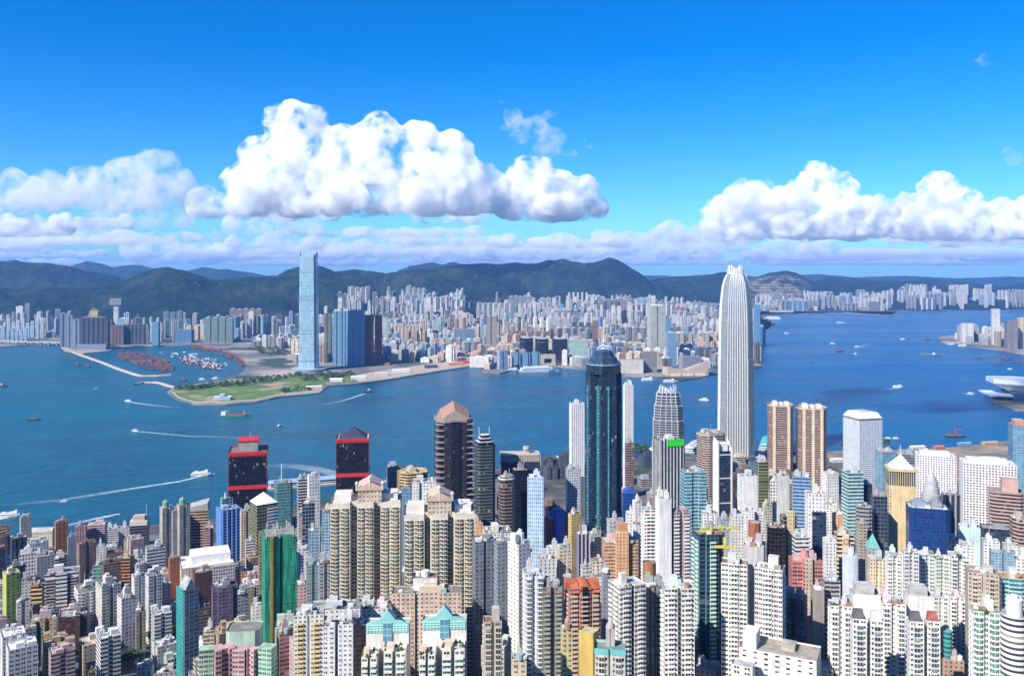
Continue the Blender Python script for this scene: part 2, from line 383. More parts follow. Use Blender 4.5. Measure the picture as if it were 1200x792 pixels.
cloud('greyish broken cumulus in the western sky', [(150, 184, 46), (185, 178, 40), (105, 200, 50), (60, 206, 50), (208, 200, 26)], 13500, 1500, 32, 150, M_THIN, 7)
cloud('thin broken cumulus at the western edge', [(20, 206, 40), (-30, 200, 40), (55, 222, 30)], 14500, 1500, 34, 150, M_THIN, 8)
cloud('small thin cloud puffs above the western hills', [(185, 238, 22), (215, 248, 18), (115, 246, 26), (30, 255, 20), (150, 258, 20)], 15000, 1250, 38, 130, M_THIN, 9)
def wisp(label, px, py, hw, hh, Y, seed, mat, tilt=0.0, n=26):
    rng = random.Random(seed); VV = []; FF = []; k = Y / F; iv, jf = ICO[2]
    for _ in range(n):
        u = rng.gauss(0, .42); w = rng.gauss(0, .4)
        x, z = (px - 600 + u * hw) * k, CAMZ - (py + w * hh + u * hw * tilt - HZ) * k; r = rng.uniform(.16, .4) * hh * k * (1.2 - min(1, abs(u)))
        b0 = len(VV); VV.extend((x + r * 1.5 * p[0], Y + rng.uniform(-1, 1) * 20 + r * 2 * p[1], z + r * .8 * p[2]) for p in iv); FF.extend(tuple(b0 + q for q in f) for f in jf)
    me = bpy.data.meshes.new('cloud'); me.from_pydata(VV, [], FF); me.update(); me.materials.append(mat)
    o = bpy.data.objects.new('cloud', me); C.objects.link(o)
    rm = o.modifiers.new('union', 'REMESH'); rm.mode = 'VOXEL'; rm.voxel_size = 1.6 * k; rm.use_smooth_shade = True
    for tx, am in ((tex1, 9 * k), (tex2, 5 * k)):
        d = o.modifiers.new('billow', 'DISPLACE'); d.texture = tx; d.texture_coords = 'GLOBAL'; d.strength = am; d.mid_level = 0.5
    rm = o.modifiers.new('heal', 'REMESH'); rm.mode = 'VOXEL'; rm.voxel_size = 1.8 * k; rm.use_smooth_shade = True
    return tag(o, label, kind='stuff')
wisp('ragged wispy cloud high over the harbour', 640, 156, 60, 30, 9000, 11, M_WISP, .12, 34)
wisp('ragged wispy cloud high over the harbour, its upper tip', 608, 140, 18, 22, 9000, 12, M_WISP, .5, 14)
wisp('little lone wisp of cloud near the upper corner', 1155, 69, 24, 9, 9000, 13, M_WISP, .05, 14)
wisp('little wisp of cloud at the eastern edge', 1186, 184, 20, 14, 9500, 14, M_WISP, .2, 14)
wisp('tiny cloud shred beside the cumulus bank', 728, 240, 10, 10, 12000, 15, M_WISP, .2, 10)
# rows of small fair weather clouds towards the horizon: copies of a few heaps
PUFFS = []
for s_ in range(6):
    o = cloud('low fair weather cloud in the distant rows', [(600 + 15 * q, 290 - (7 + (q * q * 3 + s_ * 5) % 11), 16) for q in range(-3 - s_ % 2, 4)], 20000, 1000, 60, 110, M_FARV, 20 + s_, n1=5, n2=8, n3=4)
    me = o.data; PUFFS.append(o); o.location = (0, 0, 0)
M_MIDV = vapour('middle_vapour', 0.013, .42, .62, 1.6); FARP = []
for o in PUFFS:
    q = o.copy(); C.objects.link(q); q.data = o.data.copy(); FARP.append(q); o.data.materials[0] = M_MIDV
rng = random.Random(77)
def puff(i, px, py, Y, sx, sz):
    """copy of a heap whose base shows at (px, py)"""
    o = (FARP if Y > 24000 else PUFFS)[i % 6].copy(); C.objects.link(o)
    base = CAMZ - (py - HZ) * Y / F
    o.scale = (sx * Y / 20000, sx * Y / 20000, sz * Y / 20000)
    o.location = ((px - 600) * Y / F, Y - 20000 * sx * Y / 20000, base - 1000 * sz * Y / 20000)
for row, (py, Y, n_, sx, sz) in enumerate(((246, 14500, 8, .7, 1.2), (256, 17000, 10, .8, 1.35), (267, 20000, 12, .9, 1.35), (278, 25000, 13, 1.0, 1.15), (288, 31000, 15, 1.1, 1.0), (297, 39000, 17, 1.2, .8), (304, 52000, 18, 1.3, .6), (310, 80000, 20, 1.4, .4))):
    for i in range(n_):
        px = -60 + 1320 * (i + rng.uniform(.1, .9)) / n_
        if row == 0 and (280 < px < 700) and rng.random() < .4: continue
        if rng.random() < .26: continue
        puff(rng.randrange(6), px, py + rng.uniform(-7, 6) * 20000 / max(Y, 20000), Y * rng.uniform(.95, 1.05), sx * rng.uniform(.45, 1.5), sz * rng.uniform(.5, 1.7))
for o in PUFFS + FARP: bpy.data.objects.remove(o)
# the cloud that throws its shadow on the eastern water stands high behind the camera's upper edge
def shade_cloud(gx, gy, hw, hd, seed, zc=1500):
    k = (zc) / math.tan(SUN_EL); cx, cy2 = gx - math.sin(SUN_AZ) * k, gy - math.cos(SUN_AZ) * k
    rng = random.Random(seed); VV = []; FF = []; iv, jf = ICO[2]
    for _ in range(46):
        a = rng.uniform(0, 2 * PI); q = math.sqrt(rng.random()); r = rng.uniform(60, 120)
        x, y = cx + hw * q * math.cos(a), cy2 + hd * q * math.sin(a) + (hw * q * math.cos(a)) * -.12
        b0 = len(VV); VV.extend((x + r * p[0], y + r * p[1], zc + r * .5 * p[2]) for p in iv); FF.extend(tuple(b0 + q2 for q2 in f) for f in jf)
    me = bpy.data.meshes.new('cloud'); me.from_pydata(VV, [], FF); me.update(); me.materials.append(M_VAP)
    o = bpy.data.objects.new('cloud', me); C.objects.link(o); rm = o.modifiers.new('union', 'REMESH'); rm.mode = 'VOXEL'; rm.voxel_size = 25; rm.use_smooth_shade = True
    tag(o, 'flat cloud overhead that shades a patch of the bay', kind='stuff')
shade_cloud(1290, 2680, 420, 190, 5)
# ---------------------------------------------------------------- building materials: the wall colour is each object's own colour
def facade(name, wf=0.55, hf=0.5, glass=(0.03, 0.036, 0.042), rough=0.12, var=0.6, curtain=0.3, line=0.0, units=False, tint=None, wallrough=0.75, stripe=0.0, voff=0.0, metal=0.0, stain=0.25):
    m, t_, P = new_mat(name); n = N(t_)
    uv = n('UVMap').outputs[0]; s = n('SeparateXYZ'); n.link(uv, s.inputs[0])
    fu, fv = n.math('FRACT', s.outputs[0]), n.math('FRACT', s.outputs[1])
    oi = n('ObjectInfo')
    du = n.math('LESS_THAN', n.math('ABSOLUTE', n.math('SUBTRACT', fu, 0.5)), min(wf, 0.985) / 2)
    dv = n.math('LESS_THAN', n.math('ABSOLUTE', n.math('SUBTRACT', fv, 0.5 + voff)), hf / 2)
    cell = n('CombineXYZ')
    n.link(n.math('FLOOR', s.outputs[0]), cell.inputs[0]); n.link(n.math('FLOOR', s.outputs[1]), cell.inputs[1]); n.link(n.math('MULTIPLY', oi.outputs['Random'], 91.7), cell.inputs[2])
    wn = n('TexWhiteNoise', noise_dimensions='3D'); n.link(cell.outputs[0], wn.inputs['Vector'])
    w2 = n('SeparateColor'); n.link(wn.outputs['Color'], w2.inputs[0])
    if curtain >= .12 and wf < .9:   # windows differ a little: some lower, some with a blind half down
        dv = n.math('MULTIPLY', dv, n.math('LESS_THAN', fv, n.math('ADD', .5 + voff + hf / 2 - .16, n.math('MULTIPLY', w2.outputs[2], .3))))
    mask = n.math('MULTIPLY', du, dv)
    if curtain >= .2 and wf < .9: mask = n.math('MULTIPLY', mask, n.math('GREATER_THAN', n.math('ABSOLUTE', n.math('SUBTRACT', fu, .5)), .035))
    tc = n('TexCoord').outputs['Object']
    st = n.noise(tc, 0.05, 4, 0.65)
    mp = n('Mapping'); n.link(tc, mp.inputs[0]); mp.inputs['Scale'].default_value = (0.6, 0.6, 0.03)
    drip = n.noise(mp.outputs[0], 1.0, 3, 0.6)
    wall = n.mix(1.0, oi.outputs['Color'], n.ramp(n.math('MULTIPLY', n.math('ADD', st, drip), 0.5), (0.36, 1 - stain * 1.5), (0.58, 1.04)), 'MULTIPLY')
    wall = n.mix(1.0, wall, n.ramp(w2.outputs[1], (0.0, 0.9), (1.0, 1.06)), 'MULTIPLY')
    if stripe:                     # darker spandrel between window rows
        wall = n.mix(n.math('MULTIPLY', du, n.math('SUBTRACT', 1, dv)), wall, tint or (0.3, 0.3, 0.3))
    if line: wall = n.mix(n.math('LESS_THAN', fv, line), wall, (0.13, 0.13, 0.13))
    if units:                      # air conditioners and laundry rails under some windows
        a = n.math('LESS_THAN', n.math('ABSOLUTE', n.math('SUBTRACT', fu, 0.74)), 0.12)
        b_ = n.math('LESS_THAN', n.math('ABSOLUTE', n.math('SUBTRACT', fv, 0.12)), 0.1)
        k = n.math('MULTIPLY', n.math('MULTIPLY', a, b_), n.math('GREATER_THAN', w2.outputs[2], 0.55))
        wall = n.mix(k, wall, n.ramp(w2.outputs[0], (0.0, (0.07, 0.07, 0.07)), (1.0, (0.55, 0.54, 0.5))))
    dark = tuple(c * (1 - 0.55 * var) for c in glass); lite = tuple(min(1, c * (1 + 1.3 * var)) for c in glass)
    g = n.mix(w2.outputs[0], dark, lite)
    if curtain:
        g = n.mix(n.math('MULTIPLY', n.math('GREATER_THAN', w2.outputs[1], 1 - curtain), 0.8), g, n.ramp(w2.outputs[2], (0.0, (0.07, 0.05, 0.035)), (0.45, (0.16, 0.12, 0.09)), (0.75, (0.12, 0.2, 0.2)), (1.0, (0.4, 0.37, 0.32))))
    n.link(n.mix(mask, wall, g), P.inputs['Base Color'])
    n.link(n.maprange(mask, 0, 1, wallrough, rough), P.inputs['Roughness'])
    if metal: n.link(n.math('MULTIPLY', mask, metal), P.inputs['Metallic'])
    return m
MATS = {
 'apt':   facade('flat_windows', 0.5, 0.46, units=True, voff=0.06),
 'apt2':  facade('wide_flat_windows', 0.66, 0.5, units=True, curtain=0.35),
 'small': facade('small_windows', 0.34, 0.4, curtain=0.15),
 'beige': facade('bay_window_flats', 0.84, 0.58, (0.05, 0.075, 0.065), curtain=0.55, voff=0.08, stripe=0.0, stain=0.1),
 'green': facade('green_glass_flats', 0.8, 0.6, (0.075, 0.17, 0.13), curtain=0.25, var=0.7),
 'balc':  facade('shaded_balconies', 0.84, 0.52, (0.032, 0.022, 0.018), curtain=0.4, var=0.8, rough=0.5, units=True),
 'grid':  facade('deep_window_grid', 0.6, 0.62, (0.055, 0.05, 0.055), curtain=0.12, stain=0.06),
 'fine':  facade('round_window_grid', 0.56, 0.56, (0.075, 0.1, 0.14), curtain=0.0, stain=0.06, var=0.3),
 'ribbon': facade('ribbon_windows', 0.985, 0.46, (0.03, 0.04, 0.055), curtain=0.1, stain=0.1),
 'ribbonfat': facade('deep_ribbon_windows', 0.985, 0.62, (0.022, 0.02, 0.022), curtain=0.06, stain=0.1),
 'curtain': facade('dark_curtain_wall', 0.93, 0.88, (0.014, 0.026, 0.05), rough=0.08, curtain=0.05, var=0.7),
 'blue':  facade('blue_curtain_wall', 0.93, 0.9, (0.01, 0.04, 0.15), rough=0.1, curtain=0.0, var=0.35),
 'sky':   facade('pale_blue_curtain_wall', 0.9, 0.86, (0.11, 0.23, 0.33), rough=0.12, curtain=0.0, var=0.25),
 'teal':  facade('teal_ribbons', 0.985, 0.62, (0.03, 0.15, 0.16), rough=0.12, curtain=0.04, var=0.6),
 'blueribbon': facade('blue_ribbons', 0.985, 0.55, (0.02, 0.1, 0.22), rough=0.12, curtain=0.05, var=0.4),
 'fins':  facade('vertical_fins', 0.62, 1.01, (0.03, 0.04, 0.05), curtain=0.0, var=0.2),
 'black': facade('black_glass', 0.96, 0.94, (0.008, 0.008, 0.014), rough=0.07, curtain=0.03, var=0.6),
 'olive': facade('mossy_glass', 0.95, 0.9, (0.06, 0.066, 0.014), rough=0.15, curtain=0.0, var=0.6),
 'silver': facade('silver_ribs', 0.8, 0.9, (0.13, 0.16, 0.16), rough=0.18, curtain=0.04, var=0.5, stain=0.05, metal=0.5),
 'brownrib': facade('brown_ribbons', 0.985, 0.56, (0.04, 0.022, 0.018), curtain=0.14, var=0.6, stain=0.1),
}
def paint(name, rough=0.8, stain=0.3, scale=0.12):
    m, t_, P = new_mat(name); n = N(t_); oi = n('ObjectInfo'); tc = n('TexCoord').outputs['Object']
    a = n.noise(tc, scale, 5, 0.7)
    n.link(n.mix(1.0, oi.outputs['Color'], n.ramp(a, (0.32, 1 - stain), (0.66, 1.08)), 'MULTIPLY'), P.inputs['Base Color'])
    P.inputs['Roughness'].default_value = rough; return m
M_PAINT = paint('painted_concrete', 0.8, 0.22)
M_ROOF = paint('weathered_roof', 0.9, 0.5, 0.16)
M_METAL = paint('painted_metal', 0.45, 0.12)
m, t_, P = new_mat('leaf_green'); n = N(t_)
oi = n('ObjectInfo'); geo = n('NewGeometry').outputs['Position']
n.link(n.mix(n.maprange(n.noise(geo, 0.25, 4, 0.7), 0.35, 0.65), (0.016, 0.042, 0.01), (0.085, 0.14, 0.03)), P.inputs['Base Color']); P.inputs['Roughness'].default_value = 0.9
M_LEAF = m

COL = dict(white=(0.74, 0.725, 0.69), offwhite=(0.68, 0.66, 0.61), cream=(0.66, 0.56, 0.4), beige=(0.52, 0.44, 0.34), tan=(0.5, 0.36, 0.22), yellow=(0.62, 0.45, 0.19), grey=(0.4, 0.4, 0.4), pale=(0.6, 0.6, 0.6),
           dark=(0.06, 0.06, 0.07), navy=(0.035, 0.05, 0.1), pink=(0.62, 0.38, 0.38), rose=(0.55, 0.22, 0.2), brick=(0.34, 0.11, 0.06), brown=(0.24, 0.15, 0.1), orange=(0.55, 0.24, 0.09), salmon=(0.68, 0.4, 0.22),
           mint=(0.42, 0.6, 0.46), teal=(0.03, 0.3, 0.28), skyb=(0.3, 0.48, 0.72), blue=(0.04, 0.11, 0.45), purple=(0.15, 0.11, 0.2), lilac=(0.52, 0.48, 0.66), bluegrey=(0.32, 0.38, 0.46), aqua=(0.36, 0.62, 0.6),
           olive=(0.3, 0.27, 0.14), lime=(0.45, 0.52, 0.1), green=(0.05, 0.16, 0.11), maroon=(0.12, 0.05, 0.045))
ROOFS = [(0.3, 0.29, 0.27), (0.42, 0.4, 0.37), (0.24, 0.22, 0.2), (0.36, 0.3, 0.24), (0.5, 0.48, 0.45), (0.2, 0.26, 0.22), (0.3, 0.18, 0.13)]

# ---------------------------------------------------------------- footprints (unit square, front towards -y, counter-clockwise)
def ring(n, rx=0.5, ry=0.5, a0=0.0): return [(rx * math.cos(a0 + 2 * PI * i / n), ry * math.sin(a0 + 2 * PI * i / n)) for i in range(n)]
def footprint(shape):
    k = shape if isinstance(shape, tuple) else (shape,)
    s = k[0]
    if s == 'rect': return [(-.5, -.5), (.5, -.5), (.5, .5), (-.5, .5)]
    if s == 'cham':
        c = k[1] if len(k) > 1 else .16
        return [(-.5 + c, -.5), (.5 - c, -.5), (.5, -.5 + c), (.5, .5 - c), (.5 - c, .5), (-.5 + c, .5), (-.5, .5 - c), (-.5, -.5 + c)]
    if s == 'cross':
        c = k[1] if len(k) > 1 else .22
        return [(-.5 + c, -.5), (.5 - c, -.5), (.5 - c, -.5 + c), (.5, -.5 + c), (.5, .5 - c), (.5 - c, .5 - c), (.5 - c, .5), (-.5 + c, .5), (-.5 + c, .5 - c), (-.5, .5 - c), (-.5, -.5 + c), (-.5 + c, -.5 + c)]
    if s == 'notch':                 # front and back recesses
        q, nw, nd = k[1:]
        f = [(-.5, -.5)]
        for i in range(q):
            x = -.5 + (i + 1) / (q + 1)
            f += [(x - nw / 2, -.5), (x - nw / 2, -.5 + nd), (x + nw / 2, -.5 + nd), (x + nw / 2, -.5)]
        f.append((.5, -.5))
        return f + [(-x, -y) for x, y in f]
    if s == 'stepf':                 # a projecting middle bay
        a, d = k[1:]
        return [(-.5, -.5 + d), (-a / 2, -.5 + d), (-a / 2, -.5), (a / 2, -.5), (a / 2, -.5 + d), (.5, -.5 + d), (.5, .5), (-.5, .5)]
    if s == 'bow':
        return [(-.5 + i / 10, -.5 + .28 * (abs(i / 5 - 1)) ** 2) for i in range(11)] + [(.5, .5), (-.5, .5)]
    if s == 'pill':
        return [(.22 * math.cos(a) - .28, .5 * math.sin(a)) for a in [PI / 2 + PI * i / 10 for i in range(11)]] + [(.22 * math.cos(a) + .28, .5 * math.sin(a)) for a in [-PI / 2 + PI * i / 10 for i in range(11)]]
    if s == 'round': return ring(28)
    if s == 'oct': return ring(8, .541, .541, PI / 8)
    if s == 'hex': return [(-.5, -.1), (-.25, -.5), (.25, -.5), (.5, -.1), (.5, .5), (-.5, .5)]
    raise ValueError(s)
FOOT = []                            # footprints already built on: (x, y, radius)
def fit(x0, x1, Y, asp, rot):
    """centre and width of a turned box that spans the columns x0..x1 at distance Y"""
    X = ((x0 + x1) / 2 - 600) * Y / F; Wd = (x1 - x0) * Y / F
    c, s = math.cos(rot), math.sin(rot)
    for _ in range(5):
        pts = [(X + a * Wd * c - b_ * Wd * asp * s, Y + a * Wd * s + b_ * Wd * asp * c) for a, b_ in ((-.5, -.5), (.5, -.5), (.5, .5), (-.5, .5))]
        ps = [600 + F * p[0] / p[1] for p in pts]
        Wd *= (x1 - x0) / (max(ps) - min(ps)); X += ((x0 + x1) / 2 - (max(ps) + min(ps)) / 2) * Y / F
    return X, Wd
class T: pass
def zig(mb, ax, ay, tx, ty, nx, ny, w, H, flr, z_start, p, za, zb, mglass):
    """one window stack or balcony stack: a strip that steps out and in at every floor"""
    rows = []; nf = int((H - z_start) / flr)
    for i in range(nf):
        z = z_start + i * flr
        rows += [(z + za, .06, 0), (z + za, p, 1), (z + zb, p, 0), (z + zb, .06, 0)]
    b = len(mb.v)
    for z, q, _ in rows:
        for sx in (0, 1): mb.v.append((ax + tx * w * sx + nx * q, ay + ty * w * sx + ny * q, z))
    for i in range(len(rows) - 1):
        mb.f.append((b + 2 * i, b + 2 * i + 1, b + 2 * i + 3, b + 2 * i + 2))
        g = (rows[i][2] if mglass else (i % 4 == 3))
        v_ = i // 4
        mb.uv.append([(0.1, v_ + .3), (0.9, v_ + .3), (0.9, v_ + .76), (0.1, v_ + .76)] if g else [(0, 0)] * 4); mb.m.append(1 if g else 0)
        if rows[i][2]:               # the two cheeks
            zl, zh = rows[i][0], rows[i + 1][0]
            for sx in (0, 1):
                q0 = (ax + tx * w * sx + nx * .05, ay + ty * w * sx + ny * .05)
                c = len(mb.v); mb.v += [(*q0, zl), (*q0, zh)]
                f = (c, b + 2 * i + sx, b + 2 * i + 2 + sx, c + 1)
                mb.f.append(f if sx == 0 else f[::-1]); mb.uv.append([(0, 0)] * 4); mb.m.append(0)
def roof_kit(root, rf, poly, H, rng, wallcol, W, D, rich=1.0):
    """lift houses, tanks, air conditioners and masts standing on a roof"""
    z = H - .9
    k = rng.choice((1, 1, 2)) if min(W, D) > 9 else 1
    for i in range(k):
        w, d = W * rng.uniform(.2, .42), D * rng.uniform(.25, .5); h = rng.uniform(3.2, 7.5)
        cx, cy_ = rng.uniform(-.18, .18) * W, rng.uniform(-.08, .22) * D
        if k == 2: cx = (-.22 if i == 0 else .22) * W
        b = MB(); b.box(cx - w / 2, cy_ - d / 2, z, cx + w / 2, cy_ + d / 2, z + h, bottom=False)
        if rng.random() < .5: b.box(cx - w * .3, cy_ - d * .3, z + h, cx + w * .2, cy_ + d * .25, z + h + 2.2, bottom=False)
        b.build('lift_house', M_PAINT, rf, tuple((c * .5 + .26) * rng.uniform(.85, 1.05) for c in wallcol))
    if rng.random() < .75 * rich:
        b = MB(); r = rng.uniform(1.2, 2.2); x, y = rng.uniform(-.38, .38) * W, rng.uniform(-.4, -.15) * D
        if rng.random() < .5: b.cyl(x, y, z, z + rng.uniform(2, 3.4), r, 10)
        else: b.box(x - r, y - r, z, x + r * 1.3, y + r, z + 2.4, bottom=False)
        b.build('water_tank', M_PAINT, rf, rng.choice([(.6, .6, .58), (.35, .2, .12), (.3, .4, .42), (.72, .7, .66)]))
    for i in range(int(rng.uniform(3, 8) * rich)):
        x, y = rng.uniform(-.42, .42) * W, rng.uniform(-.42, .42) * D; s = rng.uniform(.8, 1.6)
        b = MB(); b.box(x - s, y - s * .7, z, x + s, y + s * .7, z + rng.uniform(1.2, 2.2), bottom=False)
        b.build('air_conditioner', M_METAL, rf, rng.choice([(.7, .7, .68), (.45, .46, .46), (.25, .25, .26)]))
    if rng.random() < .6 * rich:
        b = MB(); y = rng.uniform(-.35, .2) * D; b.box(-W * .4, y - .25, z, W * .36, y + .25, z + .5); b.box(W * .36, y - .25, z, W * .36 + .5, D * .4, z + .5); b.build('roof_pipe', M_METAL, rf, (.5, .48, .45))
    if rng.random() < .5 * rich:
        x, y, s = rng.uniform(-.35, .2) * W, rng.uniform(-.42, .1) * D, rng.uniform(1.6, 3); b = MB(); b.box(x, y, z, x + s * 1.6, y + s, z + 2.3, bottom=False); b.build('roof_shed', M_ROOF, rf, rng.choice([(.45, .2, .13), (.25, .4, .38), (.6, .58, .54), (.35, .28, .2)]))
    if rng.random() < .3 * rich:
        x, y = rng.uniform(-.3, .3) * W, rng.uniform(-.2, .3) * D
        b = MB(); b.cyl(x, y, z, z + rng.uniform(7, 15), .22, 5); b.build('antenna', M_METAL, rf, (.6, .6, .6))
    if rng.random() < .25 * rich:
        x, y = rng.uniform(-.4, .2) * W, rng.uniform(-.45, -.2) * D; b = MB()
        for _ in range(7):
            px, py, r = x + rng.uniform(-2, 2.6), y + rng.uniform(-1.2, 1.2), rng.uniform(.5, 1.1)
            b.cyl(px, py, z, z + r * 1.7, r, 6, r2=r * .4)
        b.build('roof_garden', M_LEAF, rf)
def tower(label, x0, x1, yt, Y, shape='rect', asp=.75, rot=0.0, style='apt', col='white', roof=None, name='apartment_tower', bay=3.2, flr=3.0, top='std', bays=None, blank=(), group=None, cat=None, cap=None, dens=1.0, zb=None):
    rot = math.radians(rot)
    X, Wd = fit(x0, x1, Y, asp, rot); D = Wd * asp
    col = COL[col] if isinstance(col, str) else col
    r = math.hypot(Wd, D) / 2
    z0 = (min(gz(X + a, Y + b_) for a in (-r, r) for b_ in (-r, r)) - 1) if zb is None else zb
    zt = CAMZ - (yt - HZ) * Y / F; H = zt - z0
    rng = random.Random(int(x0 * 131 + yt * 17 + Y))
    root = empty(name, (X, Y, z0), rot)
    tag(root, label, cat or name.replace('_', ' '), group)
    if shape == 'rect' and name == 'apartment_tower' and not blank and not bays and Wd > 13 and style in ('apt', 'apt2', 'balc'): shape = rng.choice((('notch', 1, .2, .14), ('notch', 2, .12, .14), ('notch', 1, .12, .2), ('notch', 3, .08, .12)))
    poly = [(a * Wd, b_ * D) for a, b_ in footprint(shape)]
    fl = round(H / flr); flr = H / max(fl, 1)
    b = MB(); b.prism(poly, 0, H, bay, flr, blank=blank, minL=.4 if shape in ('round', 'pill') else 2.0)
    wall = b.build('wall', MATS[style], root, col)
    b = MB(); b.face([(x * .996, y * .996, H - .9) for x, y in poly])
    rf = b.build('roof', M_ROOF, root, roof or rng.choice(ROOFS))
    t = T(); t.root, t.W, t.D, t.H, t.poly, t.rf, t.wall, t.col, t.rng, t.X, t.Y, t.z0 = root, Wd, D, H, poly, rf, wall, col, rng, X, Y, z0
    FOOT.append((X, Y, r * .85))
    if top == 'std': roof_kit(root, rf, poly, H, rng, col, Wd, D, dens)
    if cap:                           # projecting cornice ring just under the parapet
        b = MB(); n_ = len(poly); o = [(x * (1 + 1.2 / max(Wd, 1)), y * (1 + 1.2 / max(D, 1))) for x, y in poly]
        b.prism(o, H - 3.2, H - 1.6, top=0, bottom=True); b.build('cornice', M_PAINT, root, COL.get(cap, col) if isinstance(cap, str) else cap)
    if bays:
        kind, bc, step, w, p = bays; made = 0
        c, s = math.cos(rot), math.sin(rot)
        for i in range(len(poly)):
            a, e = poly[i], poly[(i + 1) % len(poly)]
            L = math.dist(a, e)
            if L < w + 1.0 or i in blank: continue
            tx, ty = (e[0] - a[0]) / L, (e[1] - a[1]) / L; nx, ny = ty, -tx
            mid = ((a[0] + e[0]) / 2, (a[1] + e[1]) / 2)
            wx, wy = X + mid[0] * c - mid[1] * s, Y + mid[0] * s + mid[1] * c
            if (nx * c - ny * s) * -wx + (nx * s + ny * c) * -wy < 0: continue
            k = max(1, int((L - .6) // step))
            for j in range(k):
                if made >= 24: break
                u = L * (j + .5) / k - w / 2; q = MB()
                zs = max(0, H - flr * 34); zs = H - flr * int((H - zs) / flr) if zs else 0
                if kind == 'bay': zig(q, a[0] + tx * u, a[1] + ty * u, tx, ty, nx, ny, w, H - 2, flr, zs, p, .75, 2.5, 1)
                else: zig(q, a[0] + tx * u, a[1] + ty * u, tx, ty, nx, ny, w, H - 2, flr, zs, p, -.1, .85, 0)
                q.build('bay_window' if kind == 'bay' else 'balcony', [M_PAINT, MATS['beige' if style == 'beige' else 'green' if style == 'green' else 'apt2']], root, COL.get(bc, bc) if isinstance(bc, str) else bc); made += 1
    return t
def add(t, name, mb, mat=None, col=None, parent=None): return mb.build(name, mat or M_PAINT, parent or t.root, COL[col] if isinstance(col, str) else (col or t.col))
# ---------------------------------------------------------------- the near city, tower by tower
A, O, L_, B = 'apartment_tower', 'office_tower', 'low_block', 'apartment_block'
GA, GO, GL = 'apartment towers of the near city', 'office towers of the near city', 'low buildings of the near city'
def ap(label, x0, x1, yt, Y, col='white', shape='rect', asp=.75, rot=0, style='apt', **k): return tower(label, x0, x1, yt, Y, shape, asp, rot, style, col, group=GA, **k)
def of(label, x0, x1, yt, Y, col='grey', shape='rect', asp=.75, rot=0, style='ribbon', **k): return tower(label, x0, x1, yt, Y, shape, asp, rot, style, col, name=O, group=GO, flr=k.pop('flr', 3.8), **k)
def lo(label, x0, x1, yt, Y, col='offwhite', shape='rect', asp=.8, rot=0, style='small', **k): return tower(label, x0, x1, yt, Y, shape, asp, rot, style, col, name=L_, group=GL, **k)
R = 36
BAYW = ('bay', 'white', 6.5, 3.4, .8); BALW = ('balc', 'white', 7, 4.4, 1.3)
# --- western shore
t = lo('long pale shed with a grey barrel roof at the water', 33, 66, 622, 1235, 'cream', asp=.45, rot=8, top='none')
b = MB(); n_ = 8; W_, D_, H_ = t.W / 2, t.D / 2, t.H - .5
pr = [(D_ * 1.05 * math.cos(PI * i / n_), H_ + D_ * .8 * math.sin(PI * i / n_)) for i in range(n_ + 1)]
for i in range(n_): b.face([(-W_, pr[i][0], pr[i][1]), (-W_, pr[i + 1][0], pr[i + 1][1]), (W_, pr[i + 1][0], pr[i + 1][1]), (W_, pr[i][0], pr[i][1])][::-1])
b.face([(-W_, y, z) for y, z in pr]); b.face([(W_, y, z) for y, z in pr][::-1])
add(t, 'barrel_roof', b, M_ROOF, (.5, .5, .48), t.rf)
ap('rust orange tower beside the barrel roofed shed', 64, 80, 609, 1190, 'orange', rot=R, style='balc', asp=.6, roof=(.4, .17, .08))
of('slim pale blue slab between the orange and pink buildings', 79, 89, 628, 1150, 'bluegrey', rot=R, style='small', asp=.5)
ap('pink block with dark ladder windows near the water', 88, 102, 615, 1180, 'pink', rot=20, style='balc', asp=1.1)
lo('broad pink block next to the pink tower', 100, 126, 613, 1205, 'pink', rot=14, style='ribbon', asp=.7)
lo('low white block behind the dark office with a pale cap', 124, 140, 618, 1255, 'white', rot=20, style='ribbon')
lo('low white stepped block at the ferry quay', 139, 154, 617, 1225, 'offwhite', rot=20, style='apt')
t = of('dark ribbed office with a pale cap and rooftop masts', 152, 175, 613, 1150, (.1, .1, .12), rot=12, style='ribbonfat', top='none')
for q, (w, z0, z1, c) in enumerate(((1.02, 0, 6, (.62, .56, .47)), (.7, 6, 12, (.5, .42, .33)))):
    b = MB(); b.box(-t.W * w / 2, -t.D * w / 2, t.H - .8 + z0, t.W * w / 2, t.D * w / 2, t.H - .8 + z1); add(t, 'roof_storey', b, None, c, t.rf)
b = MB(); b.cyl(t.W * .4, 0, t.H + 4, t.H + 26, .4, 5); add(t, 'antenna', b, M_METAL, (.5, .5, .5), t.rf)
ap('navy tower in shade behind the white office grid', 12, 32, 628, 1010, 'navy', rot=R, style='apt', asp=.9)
of('white office with a deep window grid by the western shore', 22, 47, 645, 1000, 'white', rot=R - 8, style='grid', asp=.9, flr=4.2)
lo('pale block rising behind the white window grid office', 32, 57, 634, 1070, 'offwhite', rot=R, style='small')
ap('lime green slim tower at the western edge', 3, 24, 669, 760, 'lime', rot=R + 6, style='small', asp=1.3, blank=(3,))
ap('dark navy tower rising behind the lime green one', 9, 30, 661, 830, 'navy', rot=R, style='apt')
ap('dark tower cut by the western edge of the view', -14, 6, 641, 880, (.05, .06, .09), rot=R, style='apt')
ap('slim white tower between the lime tower and the tan slab', 25, 37, 677, 800, 'white', rot=R - 6, style='apt', asp=.6)
of('tan office with orange sunshade bands', 36, 52, 684, 800, 'yellow', rot=12, style='brownrib')
t = of('white office with twin brown banded bays', 52, 94, 668, 850, 'white', ('stepf', .34, .12), rot=22, style='ribbon', asp=.7)
